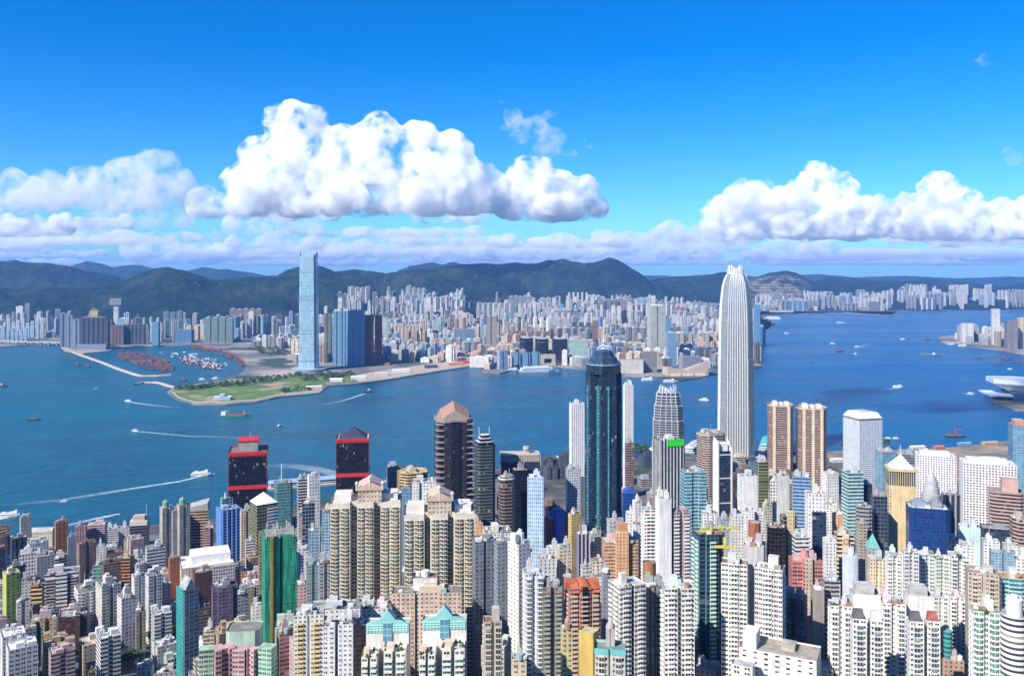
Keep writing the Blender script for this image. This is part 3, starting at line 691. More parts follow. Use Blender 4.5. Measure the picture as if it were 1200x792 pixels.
for sx in (-1, 1):
    b = MB(); b.prism([(sx * t.W * .34 - t.W * .13, -t.D * .44), (sx * t.W * .34 + t.W * .13, -t.D * .44), (sx * t.W * .34 + t.W * .13, -t.D * .3), (sx * t.W * .34 - t.W * .13, -t.D * .3)], 0, t.H - 5, top=0)
    add(t, 'banded_bay', b, MATS['brownrib'], (.42, .38, .36))
lo('beige block with a curved front and cluttered roof', 49, 80, 652, 970, 'beige', 'bow', rot=20, style='ribbon')
ap('white block with a shaded blue side above the cream tower', 87, 114, 686, 800, 'white', rot=R, style='apt', asp=1.2, bays=('bay', 'white', 6, 3, .7))
ap('pale cream slim tower with rows of small windows', 112, 142, 681, 790, (.68, .66, .58), rot=R + 4, style='apt2', asp=1.3)
of('green glass office with stepped roof boxes', 109, 127, 660, 930, (.25, .32, .28), rot=10, style='teal')
lo('small white stepped block with a pale blue roof', 113, 125, 638, 1010, 'offwhite', rot=20, style='apt', roof=(.4, .5, .6))
of('cream office with red brown ribbon floors', 137, 156, 652, 990, 'orange', rot=8, style='ribbonfat')
lo('white flats beside the red brown ribbon office', 155, 170, 650, 1000, 'white', rot=20, style='apt')
lo('yellow corner block among grey roofs', 145, 156, 630, 1090, 'cream', rot=20, style='apt')
ap('tall white twin shafted tower with shaded sides', 154, 171, 673, 780, 'white', ('notch', 1, .2, .16), rot=R, style='apt', asp=1.1)
ap('tall white tower joined to the twin shafted one', 170, 190, 671, 770, (.7, .7, .68), ('notch', 1, .2, .16), rot=R, style='apt2', asp=1.1)
ap('pinkish white tower standing alone over low roofs', 137, 159, 697, 715, (.76, .68, .68), rot=R + 4, style='apt', asp=1.15)
ap('cream tower with a dark service shaft behind the pinkish one', 157, 171, 714, 745, 'cream', ('notch', 1, .3, .2), rot=R, style='small', asp=.9)
ap('short rose tower near the red brick block', 188, 200, 682, 800, 'pink', rot=R, style='apt')
ap('tan tower with two deep dark recesses', 33, 69, 722, 690, 'tan', ('notch', 2, .16, .3), rot=R - 14, style='small', asp=.8)
ap('white stepped tower beside the lime green one', 19, 35, 703, 735, 'offwhite', ('notch', 1, .3, .4), rot=R - 4, style='small', asp=.7)
ap('grey blue tower in front of the white stepped one', 28, 43, 734, 680, 'bluegrey', rot=R, style='apt')
ap('dark maroon block with brown upper floors', 69, 103, 717, 735, 'maroon', ('stepf', .5, .15), rot=R - 12, style='balc', asp=.9)
lo('grey pink flats at the bottom western corner', -8, 22, 733, 690, 'rose', rot=R, style='apt')
lo('long row of low pink brown roofs by the road', 96, 138, 760, 752, (.45, .3, .28), asp=.35, rot=R - 10, roof=(.33, .18, .15))
lo('white low block in front of the pinkish tower', 136, 163, 777, 690, 'white', rot=R - 10, style='small')
lo('low pale pink block with a cluttered terrace', 96, 122, 772, 705, (.62, .5, .5), rot=12, style='small')
lo('grey flat roofed block at the bottom edge', 16, 46, 776, 655, 'grey', rot=R, roof=(.16, .18, .22))
lo('pale flat block with two dark windows at the bottom edge', 160, 181, 778, 640, 'offwhite', rot=6, style='small')
lo('dark roofed house at the bottom edge by the teal tower', 180, 212, 782, 630, 'grey', rot=16, roof=(.12, .14, .17))
# --- central western blocks
for q, (a, c, lab) in enumerate(((187, 204, 'tall beige grey tower with a green lantern on its roof'), (207, 223, 'beige grey tower beside the lantern topped one'))):
    t = ap(lab, a, c, 593 - 3 * q, 1085 - 10 * q, (.5, .47, .4), ('notch', 1, .24, .16), rot=R, style='apt2', asp=1.0, top='none')
    b = MB(); b.cyl(-t.W * .1, 0, t.H - 1, t.H + 6, 4, 8); b.cyl(-t.W * .1, 0, t.H + 6, t.H + 9, 4, 8, r2=.8); add(t, 'lantern', b, M_METAL, (.2, .34, .24), t.rf)
ap('shaded grey tower between the two lantern towers', 201, 210, 598, 1075, 'grey', rot=R, style='apt2')
t = of('brown ribbed tower with a slanted grey roof', 221, 246, 596, 1115, (.5, .36, .25), asp=.7, rot=10, style='brownrib', top='none')
b = MB(); w, d = t.W / 2, t.D / 2
for pts in ([(-w, -d, t.H), (w, -d, t.H), (w, -d, t.H + 9), (-w, -d, t.H + 3)], [(w, -d, t.H), (w, d, t.H), (w, d, t.H + 12), (w, -d, t.H + 9)], [(w, d, t.H), (-w, d, t.H), (-w, d, t.H + 6), (w, d, t.H + 12)], [(-w, d, t.H), (-w, -d, t.H), (-w, -d, t.H + 3), (-w, d, t.H + 6)], [(-w, -d, t.H + 3), (w, -d, t.H + 9), (w, d, t.H + 12), (-w, d, t.H + 6)]): b.face(pts)
add(t, 'slanted_crown', b, M_ROOF, (.42, .4, .38), t.rf)
ap('small pink stepped tower at the foot of the brown ribbed one', 238, 250, 617, 1080, 'pink', ('stepf', .4, .3), rot=20, style='ribbon')
t = of('bright blue glass tower with vertical ribs and a chamfered front', 254, 282, 594, 1050, (.2, .38, .8), ('notch', 1, .1, .12), asp=.95, rot=R - 2, style='blueribbon', bay=1.6, top='std', dens=.6)
for i in range(5):
    for sd in (0, 1):
        b = MB(); u = -.5 + .5 * .12 + i * .24
        if sd: b.box(t.W * u - .5, -t.D / 2 - .7, 0, t.W * u + .5, -t.D / 2 + .1, t.H + .5)
        else: b.box(-t.W / 2 - .7, t.D * u - .5, 0, -t.W / 2 + .1, t.D * u + .5, t.H + .5)
        add(t, 'blue_rib', b, M_METAL, (.26, .45, .85))
of('small teal and white tower behind the blue glass one', 258, 271, 583, 1170, 'aqua', rot=R, style='teal')
ap('cream tower with terraced top beside the blue glass one', 281, 297, 597, 1015, 'cream', ('notch', 1, .2, .2), rot=R - 10, style='apt2')
ap('small cream flats with white slats below the cream tower', 287, 298, 632, 955, 'white', rot=R - 10, style='ribbon')
t = of('green gold glass office under a white pyramid roof', 293, 325, 587, 1000, (.5, .52, .5), asp=1.0, rot=R, style='olive', top='none')
b = MB(); w, d = t.W * .52, t.D * .52; ap_ = (0, 0, t.H + 11)
q = [(-w, -d, t.H - .5), (w, -d, t.H - .5), (w, d, t.H - .5), (-w, d, t.H - .5)]
for i in range(4): b.face([q[i], q[(i + 1) % 4], ap_])
b.face(q[::-1]); add(t, 'pyramid_roof', b, M_PAINT, (.8, .79, .76), t.rf)
b = MB(); b.prism([(t.W * .02, -t.D / 2 - 1), (t.W / 2 + 1, -t.D / 2 - 1), (t.W / 2 + 1, t.D * .3), (t.W * .02, t.D * .3)], 0, t.H - 6, 3, 3.8, top=0); add(t, 'ribbon_wing', b, MATS['blueribbon'], 'white')
t = of('dark green office grid with a thin mast', 321, 343, 564, 1080, (.2, .27, .24), ('cham', .1), rot=22, style='teal', bay=2)
b = MB(); b.cyl(-t.W * .1, 0, t.H, t.H + 22, .5, 6); add(t, 'mast', b, M_METAL, (.75, .75, .75), t.rf)
t = lo('bulky block under a broad white roof', 210, 274, 655, 900, 'cream', asp=.8, rot=24, style='small', roof=(.78, .78, .76), top='none')
b = MB(); b.box(-t.W * .3, -t.D * .2, t.H - .8, t.W * .46, t.D * .46, t.H + 7); add(t, 'roof_hall', b, None, (.8, .8, .78), t.rf)
b = MB(); b.prism([(t.W * .1, -t.D * .54), (t.W * .52, -t.D * .54), (t.W * .52, t.D * .5), (t.W * .1, t.D * .5)], 0, t.H - 1.5, 2.5, 3.4, top=0); add(t, 'gridded_wing', b, MATS['grid'], (.48, .5, .52))
ap('red brick tower beside the white roofed block', 197, 211, 652, 895, 'brick', rot=R, style='small', roof=(.3, .12, .08))
of('grey white office with horizontal slats and a roof box', 170, 193, 640, 975, 'pale', rot=R - 6, style='ribbon', asp=.9)
lo('grey flats behind the slatted office', 158, 172, 660, 960, 'grey', rot=R, style='apt')
ap('pink beige flats with dark ladder bays', 273, 290, 668, 900, 'salmon', ('notch', 2, .12, .1), rot=18, style='apt2')
ap('pink beige flats beside the green netted tower', 289, 307, 670, 880, (.6, .4, .32), ('notch', 2, .12, .1), rot=18, style='apt2')
ap('olive beige block below the pink beige flats', 285, 298, 686, 820, 'olive', rot=20, style='small')
ap('blue grey block between the purple tower and the netting', 276, 291, 693, 800, 'bluegrey', rot=R - 8, style='apt2')
ap('purple tower with a pointed dark crown', 247, 279, 684, 760, 'purple', ('cross', .2), asp=.9, rot=R - 10, style='apt2', roof=(.12, .1, .14))
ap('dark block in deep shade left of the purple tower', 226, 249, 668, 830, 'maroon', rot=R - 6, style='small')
t = ap('slim teal tower with a grey triangular cap', 207, 233, 688, 615, (.3, .36, .4), asp=1.25, rot=R + 8, style='apt2', top='none')
b = MB(); b.box(-t.W / 2 - .5, -t.D / 2 + .5, 0, -t.W / 2 + .2, t.D / 2 - .5, t.H + 1, bottom=True); add(t, 'teal_panel', b, MATS['small'], 'teal')
b = MB(); w, d = t.W * .42, t.D * .42
for pts in ([(-w, -d, t.H - .5), (w, -d, t.H - .5), (0, -d, t.H + 8)], [(w, d, t.H - .5), (-w, d, t.H - .5), (0, d, t.H + 8)], [(w, -d, t.H - .5), (w, d, t.H - .5), (0, d, t.H + 8), (0, -d, t.H + 8)], [(-w, d, t.H - .5), (-w, -d, t.H - .5), (0, -d, t.H + 8), (0, d, t.H + 8)]): b.face(pts)
add(t, 'triangular_cap', b, M_ROOF, (.42, .42, .44), t.rf)
lo('white house with a pitched grey roof', 294, 309, 707, 715, 'white', rot=20, roof=(.5, .5, .5))
lo('small cream balcony block in the shade of towers', 238, 252, 736, 660, 'cream', rot=14, style='balc')
lo('pale green low block with many roof tanks', 322, 346, 730, 640, 'mint', rot=12)
# pink and mint estate: wings folded round a recess
t = ap('mint topped core of the pink and mint estate', 264, 309, 733, 590, (.45, .62, .48), ('cham', .12), asp=.8, rot=6, style='small', roof=(.26, .24, .21), top='none', blank=tuple(range(8)))
for q, (x0, x1, yt, rz, c, st) in enumerate(((233, 251, 758, 14, 'mint', 'balc'), (249, 276, 757, 30, 'pink', 'balc'), (272, 290, 759, 0, 'pink', 'balc'), (286, 306, 758, -28, 'pink', 'apt2'), (302, 325, 756, -14, 'mint', 'green'))):
    X_, W_ = fit(x0, x1, 548, .8, math.radians(rz)); H_ = CAMZ - (yt - HZ) * .548 - t.z0
    p = Matrix.Rotation(-t.root.rotation_euler.z, 2) @ Vector((X_ - t.X, 548 - t.Y)); a = math.radians(rz) - t.root.rotation_euler.z
    P2 = [tuple(p + Matrix.Rotation(a, 2) @ Vector((u * W_, v * W_ * .8))) for u, v in footprint(('notch', 1, .36, .2) if q in (1, 3) else 'rect')]
    b = MB(); b.prism(P2, 0, H_, 3.4, 3.0, top=1); wg = b.build('wing', [MATS[st], M_ROOF], t.root, COL[c])
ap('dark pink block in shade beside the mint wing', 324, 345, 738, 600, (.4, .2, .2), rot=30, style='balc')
ap('small pink tower right of the green netting', 346, 360, 682, 780, 'pink', rot=16, style='apt')
ap('blue grey tower west of the beige giants', 359, 375, 660, 770, 'bluegrey', ('notch', 1, .24, .2), rot=16, style='green')
ap('taller blue grey tower touching the beige giants', 373, 390, 656, 760, (.42, .46, .5), ('notch', 1, .24, .2), rot=16, style='apt2')
# towers behind the beige giants
of('slim white striped tower behind the beige giants', 360, 375, 556, 960, 'white', rot=24, style='small', asp=.9)
of('small white cube office by the waterfront highway', 348, 361, 560, 1150, 'white', rot=24, style='ribbonfat')
of('grey office with a dark glass lower front', 354, 369, 588, 900, 'grey', rot=14, style='curtain')
ap('pinkish slab right of the green office grid', 349, 357, 600, 930, (.55, .46, .44), rot=20, style='small')
ap('pale tower with blue windows below the grey office', 361, 373, 620, 820, 'pale', rot=14, style='sky')
ap('white slab with aqua windows left of the beige giants', 377, 393, 598, 850, (.7, .74, .74), rot=10, style='sky', asp=.5)
lo('white low block with dark windows below the white slab', 344, 362, 640, 820, 'white', rot=14, style='apt')
of('yellow gold terraced building by the water', 464, 503, 551, 1150, 'yellow', ('cham', .25), asp=.9, rot=18, style='brownrib', roof=(.6, .42, .13))
of('white and dark blue fin tower', 483, 511, 562, 1010, 'white', ('notch', 1, .44, .12), asp=.7, rot=8, style='small', bay=4)
of('grey glass tower tucked behind the second beige giant', 468, 482, 571, 960, 'bluegrey', rot=10, style='sky')
# --- middle
lo('white cluttered podium roof with two tall masts', 566, 600, 620, 730, 'white', asp=1.0, rot=8, style='apt', dens=2)
lo('orange roof box behind the second beige giant', 553, 566, 611, 745, 'salmon', rot=8)
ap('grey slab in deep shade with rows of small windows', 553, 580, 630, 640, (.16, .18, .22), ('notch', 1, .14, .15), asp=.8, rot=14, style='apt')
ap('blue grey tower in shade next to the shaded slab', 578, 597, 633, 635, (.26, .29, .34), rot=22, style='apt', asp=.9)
ap('slim white tower with one dark side', 595, 621, 634, 625, (.74, .72, .66), asp=1.3, rot=R, style='small')
t = ap('narrow grey beige tower with a stepped roof', 566, 588, 724, 480, (.5, .45, .38), ('notch', 1, .14, .14), asp=.9, rot=6, style='apt2', bays=('bay', (.52, .47, .4), 6, 3, .7), top='none')
b = MB(); b.box(0, -t.D * .2, t.H - .8, t.W * .4, t.D * .35, t.H + 6); add(t, 'lift_house', b, None, (.5, .45, .4), t.rf)
lo('cream block at the foot of the white towers', 599, 617, 768, 470, 'cream', rot=6, style='apt')
of('pale blue slim skyscraper with a dotted front', 618, 638, 557, 830, (.45, .6, .78), asp=.85, rot=-6, style='small', bay=2, top='std', blank=(1, 3))
ap('red slab beside the cobalt blue one', 637, 650, 606, 850, (.4, .07, .05), rot=20, style='small', asp=.8)
ap('cobalt blue painted slab', 647, 662, 597, 850, (.05, .1, .55), rot=R - 6, style='small', asp=.8, blank=(3, 0))
ap('yellow slab with a dark shaded side', 662, 681, 600, 850, 'yellow', rot=R - 8, style='small', asp=1.1)
ap('purple and white striped tower', 675, 691, 624, 800, 'lilac', rot=8, style='fins', bay=3.6)
ap('slim grey tower under the star shaped skyscraper', 690, 704, 623, 820, 'grey', rot=10, style='apt')
ap('cream tower behind the red roofed one', 652, 670, 638, 705, 'cream', rot=14, style='apt')
lo('grey block with a broad roof by the white blue tower', 630, 651, 652, 690, 'pale', rot=6)
t = ap('salmon stepped block with a central blank stair', 705, 749, 632, 760, 'salmon', ('stepf', .36, .18), asp=.6, rot=4, style='balc')
b = MB(); b.box(-t.W * .19, -t.D * .52, 0, t.W * .19, -t.D * .2, t.H + 9); add(t, 'stair_tower', b, MATS['small'], 'salmon')
b = MB(); b.box(-t.W * .1, -t.D * .4, t.H + 8, t.W * .16, 0, t.H + 16); add(t, 'lift_house', b, None, (.55, .26, .13), t.rf)
of('blank grey slab behind the salmon block', 711, 730, 608, 810, (.5, .5, .48), rot=10, style='small')
t = of('dark blue barrel topped glass office', 729, 746, 577, 930, 'blue', rot=0, style='blue', top='none')
b = MB(); pr = [(t.W / 2 * math.cos(PI * i / 10), t.H - .6 + t.W * .42 * math.sin(PI * i / 10)) for i in range(11)]
for i in range(10): b.face([(pr[i][0], -t.D / 2, pr[i][1]), (pr[i][0], t.D / 2, pr[i][1]), (pr[i + 1][0], t.D / 2, pr[i + 1][1]), (pr[i + 1][0], -t.D / 2, pr[i + 1][1])])
b.face([(x, -t.D / 2, z) for x, z in pr]); add(t, 'barrel_roof', b, MATS['blue'], 'blue', t.rf)
ap('slim white pointed tower beside the barrel glass office', 741, 752, 586, 850, 'white', rot=14, style='small')
t = ap('white tower with deep brown balconies', 752, 771, 595, 730, 'white', asp=.8, rot=0, style='balc', bay=9, bays=('balc', 'white', 9, 7.5, 1.2))
ap('tall blank white slab with a notched top', 768, 787, 582, 715, (.82, .82, .8), asp=.9, rot=8, style='small', blank=(0, 3))
ap('purple brown tower with white balconies', 784, 809, 597, 720, (.5, .4, .42), ('notch', 1, .2, .16), asp=.8, rot=6, style='balc', bays=('balc', 'white', 6, 4.2, 1.2))
t = of('striped black and white tower with a bright green panel at the top', 765, 801, 514, 1050, (.72, .7, .68), asp=.8, rot=14, style='fins', bay=4.2, roof=(.1, .1, .1))
b = MB(); b.box(-t.W * .22, -t.D / 2 - .8, t.H - 7, t.W * .5, -t.D / 2 + .3, t.H + 1.5); add(t, 'green_panel', b, M_PAINT, (.04, .62, .02))
of('pale blue office with a ladder of small windows', 797, 828, 551, 950, (.4, .52, .6), ('notch', 1, .3, .1), asp=.7, rot=4, style='teal')
t = of('brown ribbed tower with a pale band under its roof', 814, 852, 506, 1420, (.5, .4, .34), ('cham', .2), rot=20, style='brownrib', cap='cream')
t = of('black glass tower in a white frame with a leaning crown', 836, 857, 527, 1050, (.05, .06, .09), asp=.8, rot=10, style='curtain', top='none')
for sx in (-1, 1):
    b = MB(); w = t.W / 2; b.face([(sx * w, -t.D / 2 - 1, 0), (sx * w, t.D / 2, 0), (sx * w, t.D / 2, t.H + 16), (sx * w, -t.D / 2 - 1, t.H + (3 if sx > 0 else 12))])
    b.box(sx * w - .8, -t.D / 2 - 1.5, 40, sx * w + .8, t.D / 2, t.H + (2 if sx > 0 else 10)); add(t, 'white_frame', b, None, 'white')
b = MB()
for z in (.62, .8, .97): b.box(-t.W / 2 + 1, -t.D / 2 - .6, t.H * z, t.W / 2 - 1, -t.D / 2 + .2, t.H * z + 1)
b.box(-t.W / 2, -t.D / 2 - 1, t.H * .42, t.W / 2, -t.D / 2 + .4, t.H * .42 + 5); add(t, 'white_band', b, None, 'white')
b = MB(); b.box(-t.W * .3, -t.D * .3, t.H - 1, t.W * .3, t.D * .4, t.H + 9); add(t, 'roof_storey', b, None, 'white', t.rf)
# --- right of the silver skyscraper
of('plain white office by the footbridge', 864, 888, 556, 1000, 'white', rot=6, style='small', blank=(0,))
of('grey framed tower with mossy green glass', 885, 901, 540, 1050, (.55, .55, .52), asp=.8, rot=4, style='olive', bay=40)
of('small white grid office', 900, 912, 562, 1050, 'white', rot=0, style='grid')
of('pale blank slab beside the white grid office', 910, 925, 556, 1020, (.62, .62, .58), asp=.8, rot=4, style='small', blank=(0,))
of('blue grey office with bright ribbon windows', 928, 951, 557, 950, 'bluegrey', asp=.8, rot=-14, style='blueribbon')
t = of('white tower with a dark blue glass front below', 943, 968, 576, 850, 'white', asp=.8, rot=-6, style='small')
b = MB(); b.prism([(-t.W * .28, -t.D * .62), (t.W * .5, -t.D * .62), (t.W * .5, -t.D * .4), (-t.W * .28, -t.D * .4)], 0, t.H - 18, 3, 3.8, top=0); add(t, 'glass_front', b, MATS['curtain'], 'navy')
of('white office with a stepped top near the bronze twins', 963, 983, 553, 1090, 'white', asp=.8, rot=10, style='small')
t = of('tower with teal glass ribbons and a white side', 986, 1012, 552, 930, (.66, .7, .68), asp=.9, rot=4, style='teal', dens=.5)
of('dark glass block stepping down from the teal ribbons', 1004, 1022, 566, 935, 'dark', asp=.8, rot=4, style='curtain')
t = of('cream tower with a slit front and dark glass sides', 914, 934, 603, 800, 'yellow', asp=.8, rot=2, style='curtain', bay=3)
b = MB(); b.prism([(-t.W * .22, -t.D * .56), (t.W * .3, -t.D * .56), (t.W * .3, -t.D * .3), (-t.W * .22, -t.D * .3)], 0, t.H + 5, 2.6, 3.4, top=0); add(t, 'cream_shaft', b, MATS['small'], (.64, .52, .3))
t = lo('red brown drum shaped block with a pale roof', 875, 893, 611, 780, 'brick', 'oct', asp=1.0, rot=10, style='small', blank=tuple(range(8)), top='none')
of('bronze black glass office with a faceted front', 898, 921, 616, 790, (.1, .08, .05), ('cham', .2), rot=-12, style='black')
of('pale grey ribbed office below the slit fronted tower', 928, 948, 627, 780, 'pale', rot=2, style='ribbon')
t = of('cream office with dark side ribs and a square emblem', 977, 1001, 624, 790, 'cream', ('stepf', .4, .08), rot=-4, style='brownrib')
b = MB(); b.box(-t.W * .19, -t.D / 2 - .5, 0, t.W * .19, -t.D * .4, t.H + .4); add(t, 'cream_front', b, None, 'cream')
b = MB(); b.box(-2.6, -t.D / 2 - .9, t.H - 9, 2.6, -t.D / 2 - .52, t.H - 3.8); add(t, 'emblem', b, None, (.4, .26, .12))
b = MB(); b.box(-1.3, -t.D / 2 - 1.1, t.H - 7.7, 1.3, -t.D / 2 - .92, t.H - 5.1); add(t, 'emblem_centre', b, None, 'cream')
ap('slim pink beige tower behind the cream office', 975, 988, 601, 860, 'salmon', rot=-4, style='small')
of('blue white ribbed office with a curved corner', 987, 1006, 648, 730, (.5, .56, .64), ('bow',), rot=-24, style='blueribbon')
t = ap('rose red tower with a beige central stripe', 924, 965, 655, 640, 'rose', ('stepf', .32, .12), asp=.7, rot=-6, style='balc', roof=(.45, .2, .2))
b = MB(); b.box(-t.W * .1, -t.D * .53, 0, t.W * .14, -t.D * .3, t.H + 3); add(t, 'beige_stripe', b, MATS['small'], 'beige')
b = MB(); b.cyl(-t.W * .05, 0, t.H - 1, t.H + 7, t.W * .2, 8, r2=t.W * .1); add(t, 'rose_crown', b, None, 'rose', t.rf)
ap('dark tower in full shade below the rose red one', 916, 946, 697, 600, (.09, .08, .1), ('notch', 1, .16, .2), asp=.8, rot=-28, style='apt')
ap('grey brown blank slab right of the rose red tower', 950, 966, 688, 600, (.34, .3, .28), rot=-4, style='small', blank=(0,))
ap('grey slab with a white ladder of balconies', 963, 985, 678, 610, (.36, .33, .33), ('stepf', .3, .05), rot=-6, style='ribbon')
# small white towers packed between
for x0, x1, yt, Y, c, lab in ((868, 884, 596, 900, 'white', 'little white tower behind the red brown drum'), (884, 897, 601, 905, 'pale', 'little grey tower behind the red brown drum'), (893, 905, 590, 960, 'cream', 'little cream tower under the mossy glass'),
                              (822, 842, 600, 880, 'white', 'white stepped block above the yellow steelwork'), (840, 858, 606, 860, 'bluegrey', 'dark blue grey block above the yellow steelwork'), (855, 872, 603, 850, 'offwhite', 'off white block left of the red brown drum'),
                              (952, 966, 611, 880, 'pale', 'pale tower behind the dark blue glass front'), (966, 980, 590, 950, 'white', 'white slab left of the teal ribbons'), (964, 980, 630, 760, 'white', 'white flats with pipes near the rose red tower'),
                              (733, 746, 600, 860, 'offwhite', 'off white stub below the barrel glass office'), (742, 756, 613, 830, 'white', 'white stub left of the brown balcony tower'), (640, 656, 640, 760, 'white', 'white flats below the cobalt slab'),
                              (680, 694, 662, 690, 'offwhite', 'off white flats right of the red roofed tower'), (692, 708, 655, 720, 'cream', 'cream flats below the salmon block'), (655, 668, 655, 720, 'lilac', 'lilac flats below the yellow slab'),
                              (990, 1004, 700, 600, 'offwhite', 'off white stub left of the big white pair'), (1004, 1016, 612, 830, 'beige', 'beige stub under the dark glass block'), (610, 622, 645, 720, 'pink', 'rosy roofed stub left of the pale blue skyscraper')):
    ap(lab, x0, x1, yt, Y, c, rot=(x0 * 7) % 23 - 8, style=('apt', 'small', 'apt2')[x0 % 3])
# big balcony towers in front
t = ap('grey blank lift shaft of the white balcony slab', 871, 897, 636, 560, (.44, .42, .42), asp=.9, rot=-22, style='small', blank=(0, 1, 2, 3))
t = ap('white balcony slab left of the grey shaft', 845, 876, 657, 548, 'white', ('stepf', .42, .06), asp=.7, rot=-16, style='balc', bays=('balc', (.74, .78, .7), 8, 4.2, 1.2))
t = ap('white balcony slab right of the grey shaft', 884, 920, 663, 540, 'white', ('stepf', .42, .06), asp=.7, rot=-26, style='balc', bays=('balc', (.74, .76, .7), 8, 4.2, 1.2))
t = ap('mint and dark teal glass balcony tower', 811, 850, 622, 600, (.1, .2, .22), ('stepf', .5, .1), asp=.8, rot=10, style='curtain', bays=('balc', (.5, .72, .6), 5.2, 4.2, 1.3))
b = MB()
for a in range(5): b.box(-t.W * .45 + a * 5, -t.D * .35 + (a % 2) * 4, t.H + 1 + a % 3, -t.W * .45 + a * 5 + 9, -t.D * .35 + 1 + (a % 2) * 4, t.H + 2.2 + a % 3)
for a in range(4): b.box(-t.W * .4 + a * 7, -t.D * .3, t.H - 1, -t.W * .4 + a * 7 + .8, -t.D * .3 + .8, t.H + 6)
add(t, 'roof_steelwork', b, M_METAL, (.62, .58, .12), t.rf)
t = tower('yellow tower crane on the roof beside the mint balcony tower', 848, 850, 640, 590, name='tower_crane', style='small', col='yellow', top='none')
b = MB(); b.box(-7, -.6, t.H - 1, 6, .6, t.H + .6); add(t, 'jib', b, M_METAL, (.65, .55, .08))
b = MB(); b.box(-.8, -.8, t.H, .8, .8, t.H + 6); add(t, 'cab', b, M_METAL, (.65, .55, .08))
t = ap('white tower with rows of square balconies, west of the pair', 713, 757, 681, 530, 'white', ('notch', 1, .12, .24), asp=.8, rot=22, style='balc', bay=3.4, bays=('balc', 'white', 5, 3.6, 1.2), roof=(.6, .58, .54))
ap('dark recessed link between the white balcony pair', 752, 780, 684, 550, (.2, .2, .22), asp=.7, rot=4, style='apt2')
t = ap('white tower with rows of square balconies, east of the pair', 775, 814, 684, 528, 'white', ('notch', 1, .12, .2), asp=.8, rot=-2, style='balc', bay=3.4, bays=('balc', 'white', 5, 3.6, 1.2), roof=(.6, .58, .54))
lo('brown drum water house behind the white balcony pair', 752, 770, 658, 600, (.36, .15, .06), 'round', asp=1, style='small', blank=tuple(range(28)), top='none')
ap('slim blue grey slab left of the white balcony pair', 705, 715, 668, 600, (.28, .3, .36), rot=10, style='small')
ap('white slab with dark windows right of the red roofed tower', 692, 707, 674, 620, 'white', rot=8, style='apt')
t = ap('red roofed tower with dark balconies and pink base', 663, 704, 684, 560, (.55, .25, .18), ('stepf', .34, .06), asp=.7, rot=6, style='balc', top='none', bays=('balc', (.55, .42, .36), 6, 4, 1.1))
b = MB(); pr = [(t.W * .2 * math.cos(PI * i / 8), t.H - 1 + t.W * .16 * math.sin(PI * i / 8)) for i in range(9)]
for i in range(8): b.face([(pr[i][0], -t.D / 2 - .6, pr[i][1]), (pr[i][0], t.D / 2, pr[i][1]), (pr[i + 1][0], t.D / 2, pr[i + 1][1]), (pr[i + 1][0], -t.D / 2 - .6, pr[i + 1][1])])
b.face([(x, -t.D / 2 - .6, z) for x, z in pr]); add(t, 'arched_roof', b, None, (.5, .14, .05), t.rf)
for sx in (-1, 1):
    b = MB(); w = t.W / 2; b.face([(sx * w * 1.04, -t.D * .52, t.H - 3), (sx * w * .4, -t.D * .52, t.H - 3), (sx * w * .4, -t.D * .2, t.H + 2.5), (sx * w * .9, -t.D * .2, t.H + 1)][::sx])
    b.box(sx * w * .7 - w * .3, -t.D * .2, t.H - 1, sx * w * .7 + w * .3, t.D * .4, t.H + 2); add(t, 'red_roof', b, None, (.46, .12, .04), t.rf)
b = MB(); b.box(-t.W * .09, -t.D / 2 - .9, 30, t.W * .09, -t.D / 2 + .2, t.H + 1); add(t, 'glass_strip', b, MATS['black'], 'dark')
ap('slim coral red slab beside the red roofed tower', 661, 670, 674, 590, (.62, .16, .1), rot=10, style='small', asp=.9)
ap('yellow cream flats below the coral slab', 657, 671, 734, 520, (.66, .55, .28), rot=8, style='apt')
t = ap('mustard slab with a bare brown side', 678, 702, 737, 450, (.5, .36, .1), asp=1.4, rot=56, style='small', blank=(0, 1, 2, 3), top='none')
t = ap('grey flats with a turquoise parapet', 697, 733, 756, 440, (.52, .5, .45), ('notch', 1, .1, .1), asp=.7, rot=-8, style='apt2', bays=('bay', (.52, .5, .46), 5, 3, .8), top='none')
b = MB(); o = [(x * 1.03, y * 1.03) for x, y in t.poly]; b.prism(o, t.H - 2.4, t.H + .6, top=None); add(t, 'turquoise_parapet', b, None, (.16, .5, .52))
b = MB(); q = 9
b.prism([(x * .3, y * .4 + 3) for x, y in t.poly], t.H - 1, t.H + 8, top=0)
add(t, 'roof_house', b, None, (.4, .38, .35), t.rf)
b = MB()
for i in range(q): b.cyl(0, 3, t.H + 8 + i * .5, t.H + 8.5 + i * .5, t.W * .16 * math.cos(i / q * PI / 2), 14, r2=t.W * .16 * math.cos((i + 1) / q * PI / 2 * .98))
add(t, 'domed_roof', b, None, (.42, .38, .34), t.rf)
ap('white tower with blue glazed windows and a peach roof', 612, 637, 668, 560, (.72, .76, .8), ('notch', 1, .2, .1), asp=.8, rot=10, style='apt', bays=('bay', 'white', 5, 2.8, .8), roof=(.55, .4, .3))
ap('brown and glass balcony tower beside the white blue one', 634, 659, 684, 560, (.3, .24, .2), ('notch', 1, .2, .2), asp=.8, rot=6, style='green', bays=('balc', (.38, .32, .28), 5, 4, 1.2))
t = lo('white low building with a flat brown roof terrace', 866, 962, 757, 512, (.8, .78, .72), asp=.5, rot=-26, style='small', bay=6, roof=(.4, .36, .28), top='none')
b = MB(); b.box(-t.W * .46, -t.D * .4, t.H - .9, -t.W * .28, t.D * .2, t.H + 8); add(t, 'stair_house', b, None, 'white', t.rf)
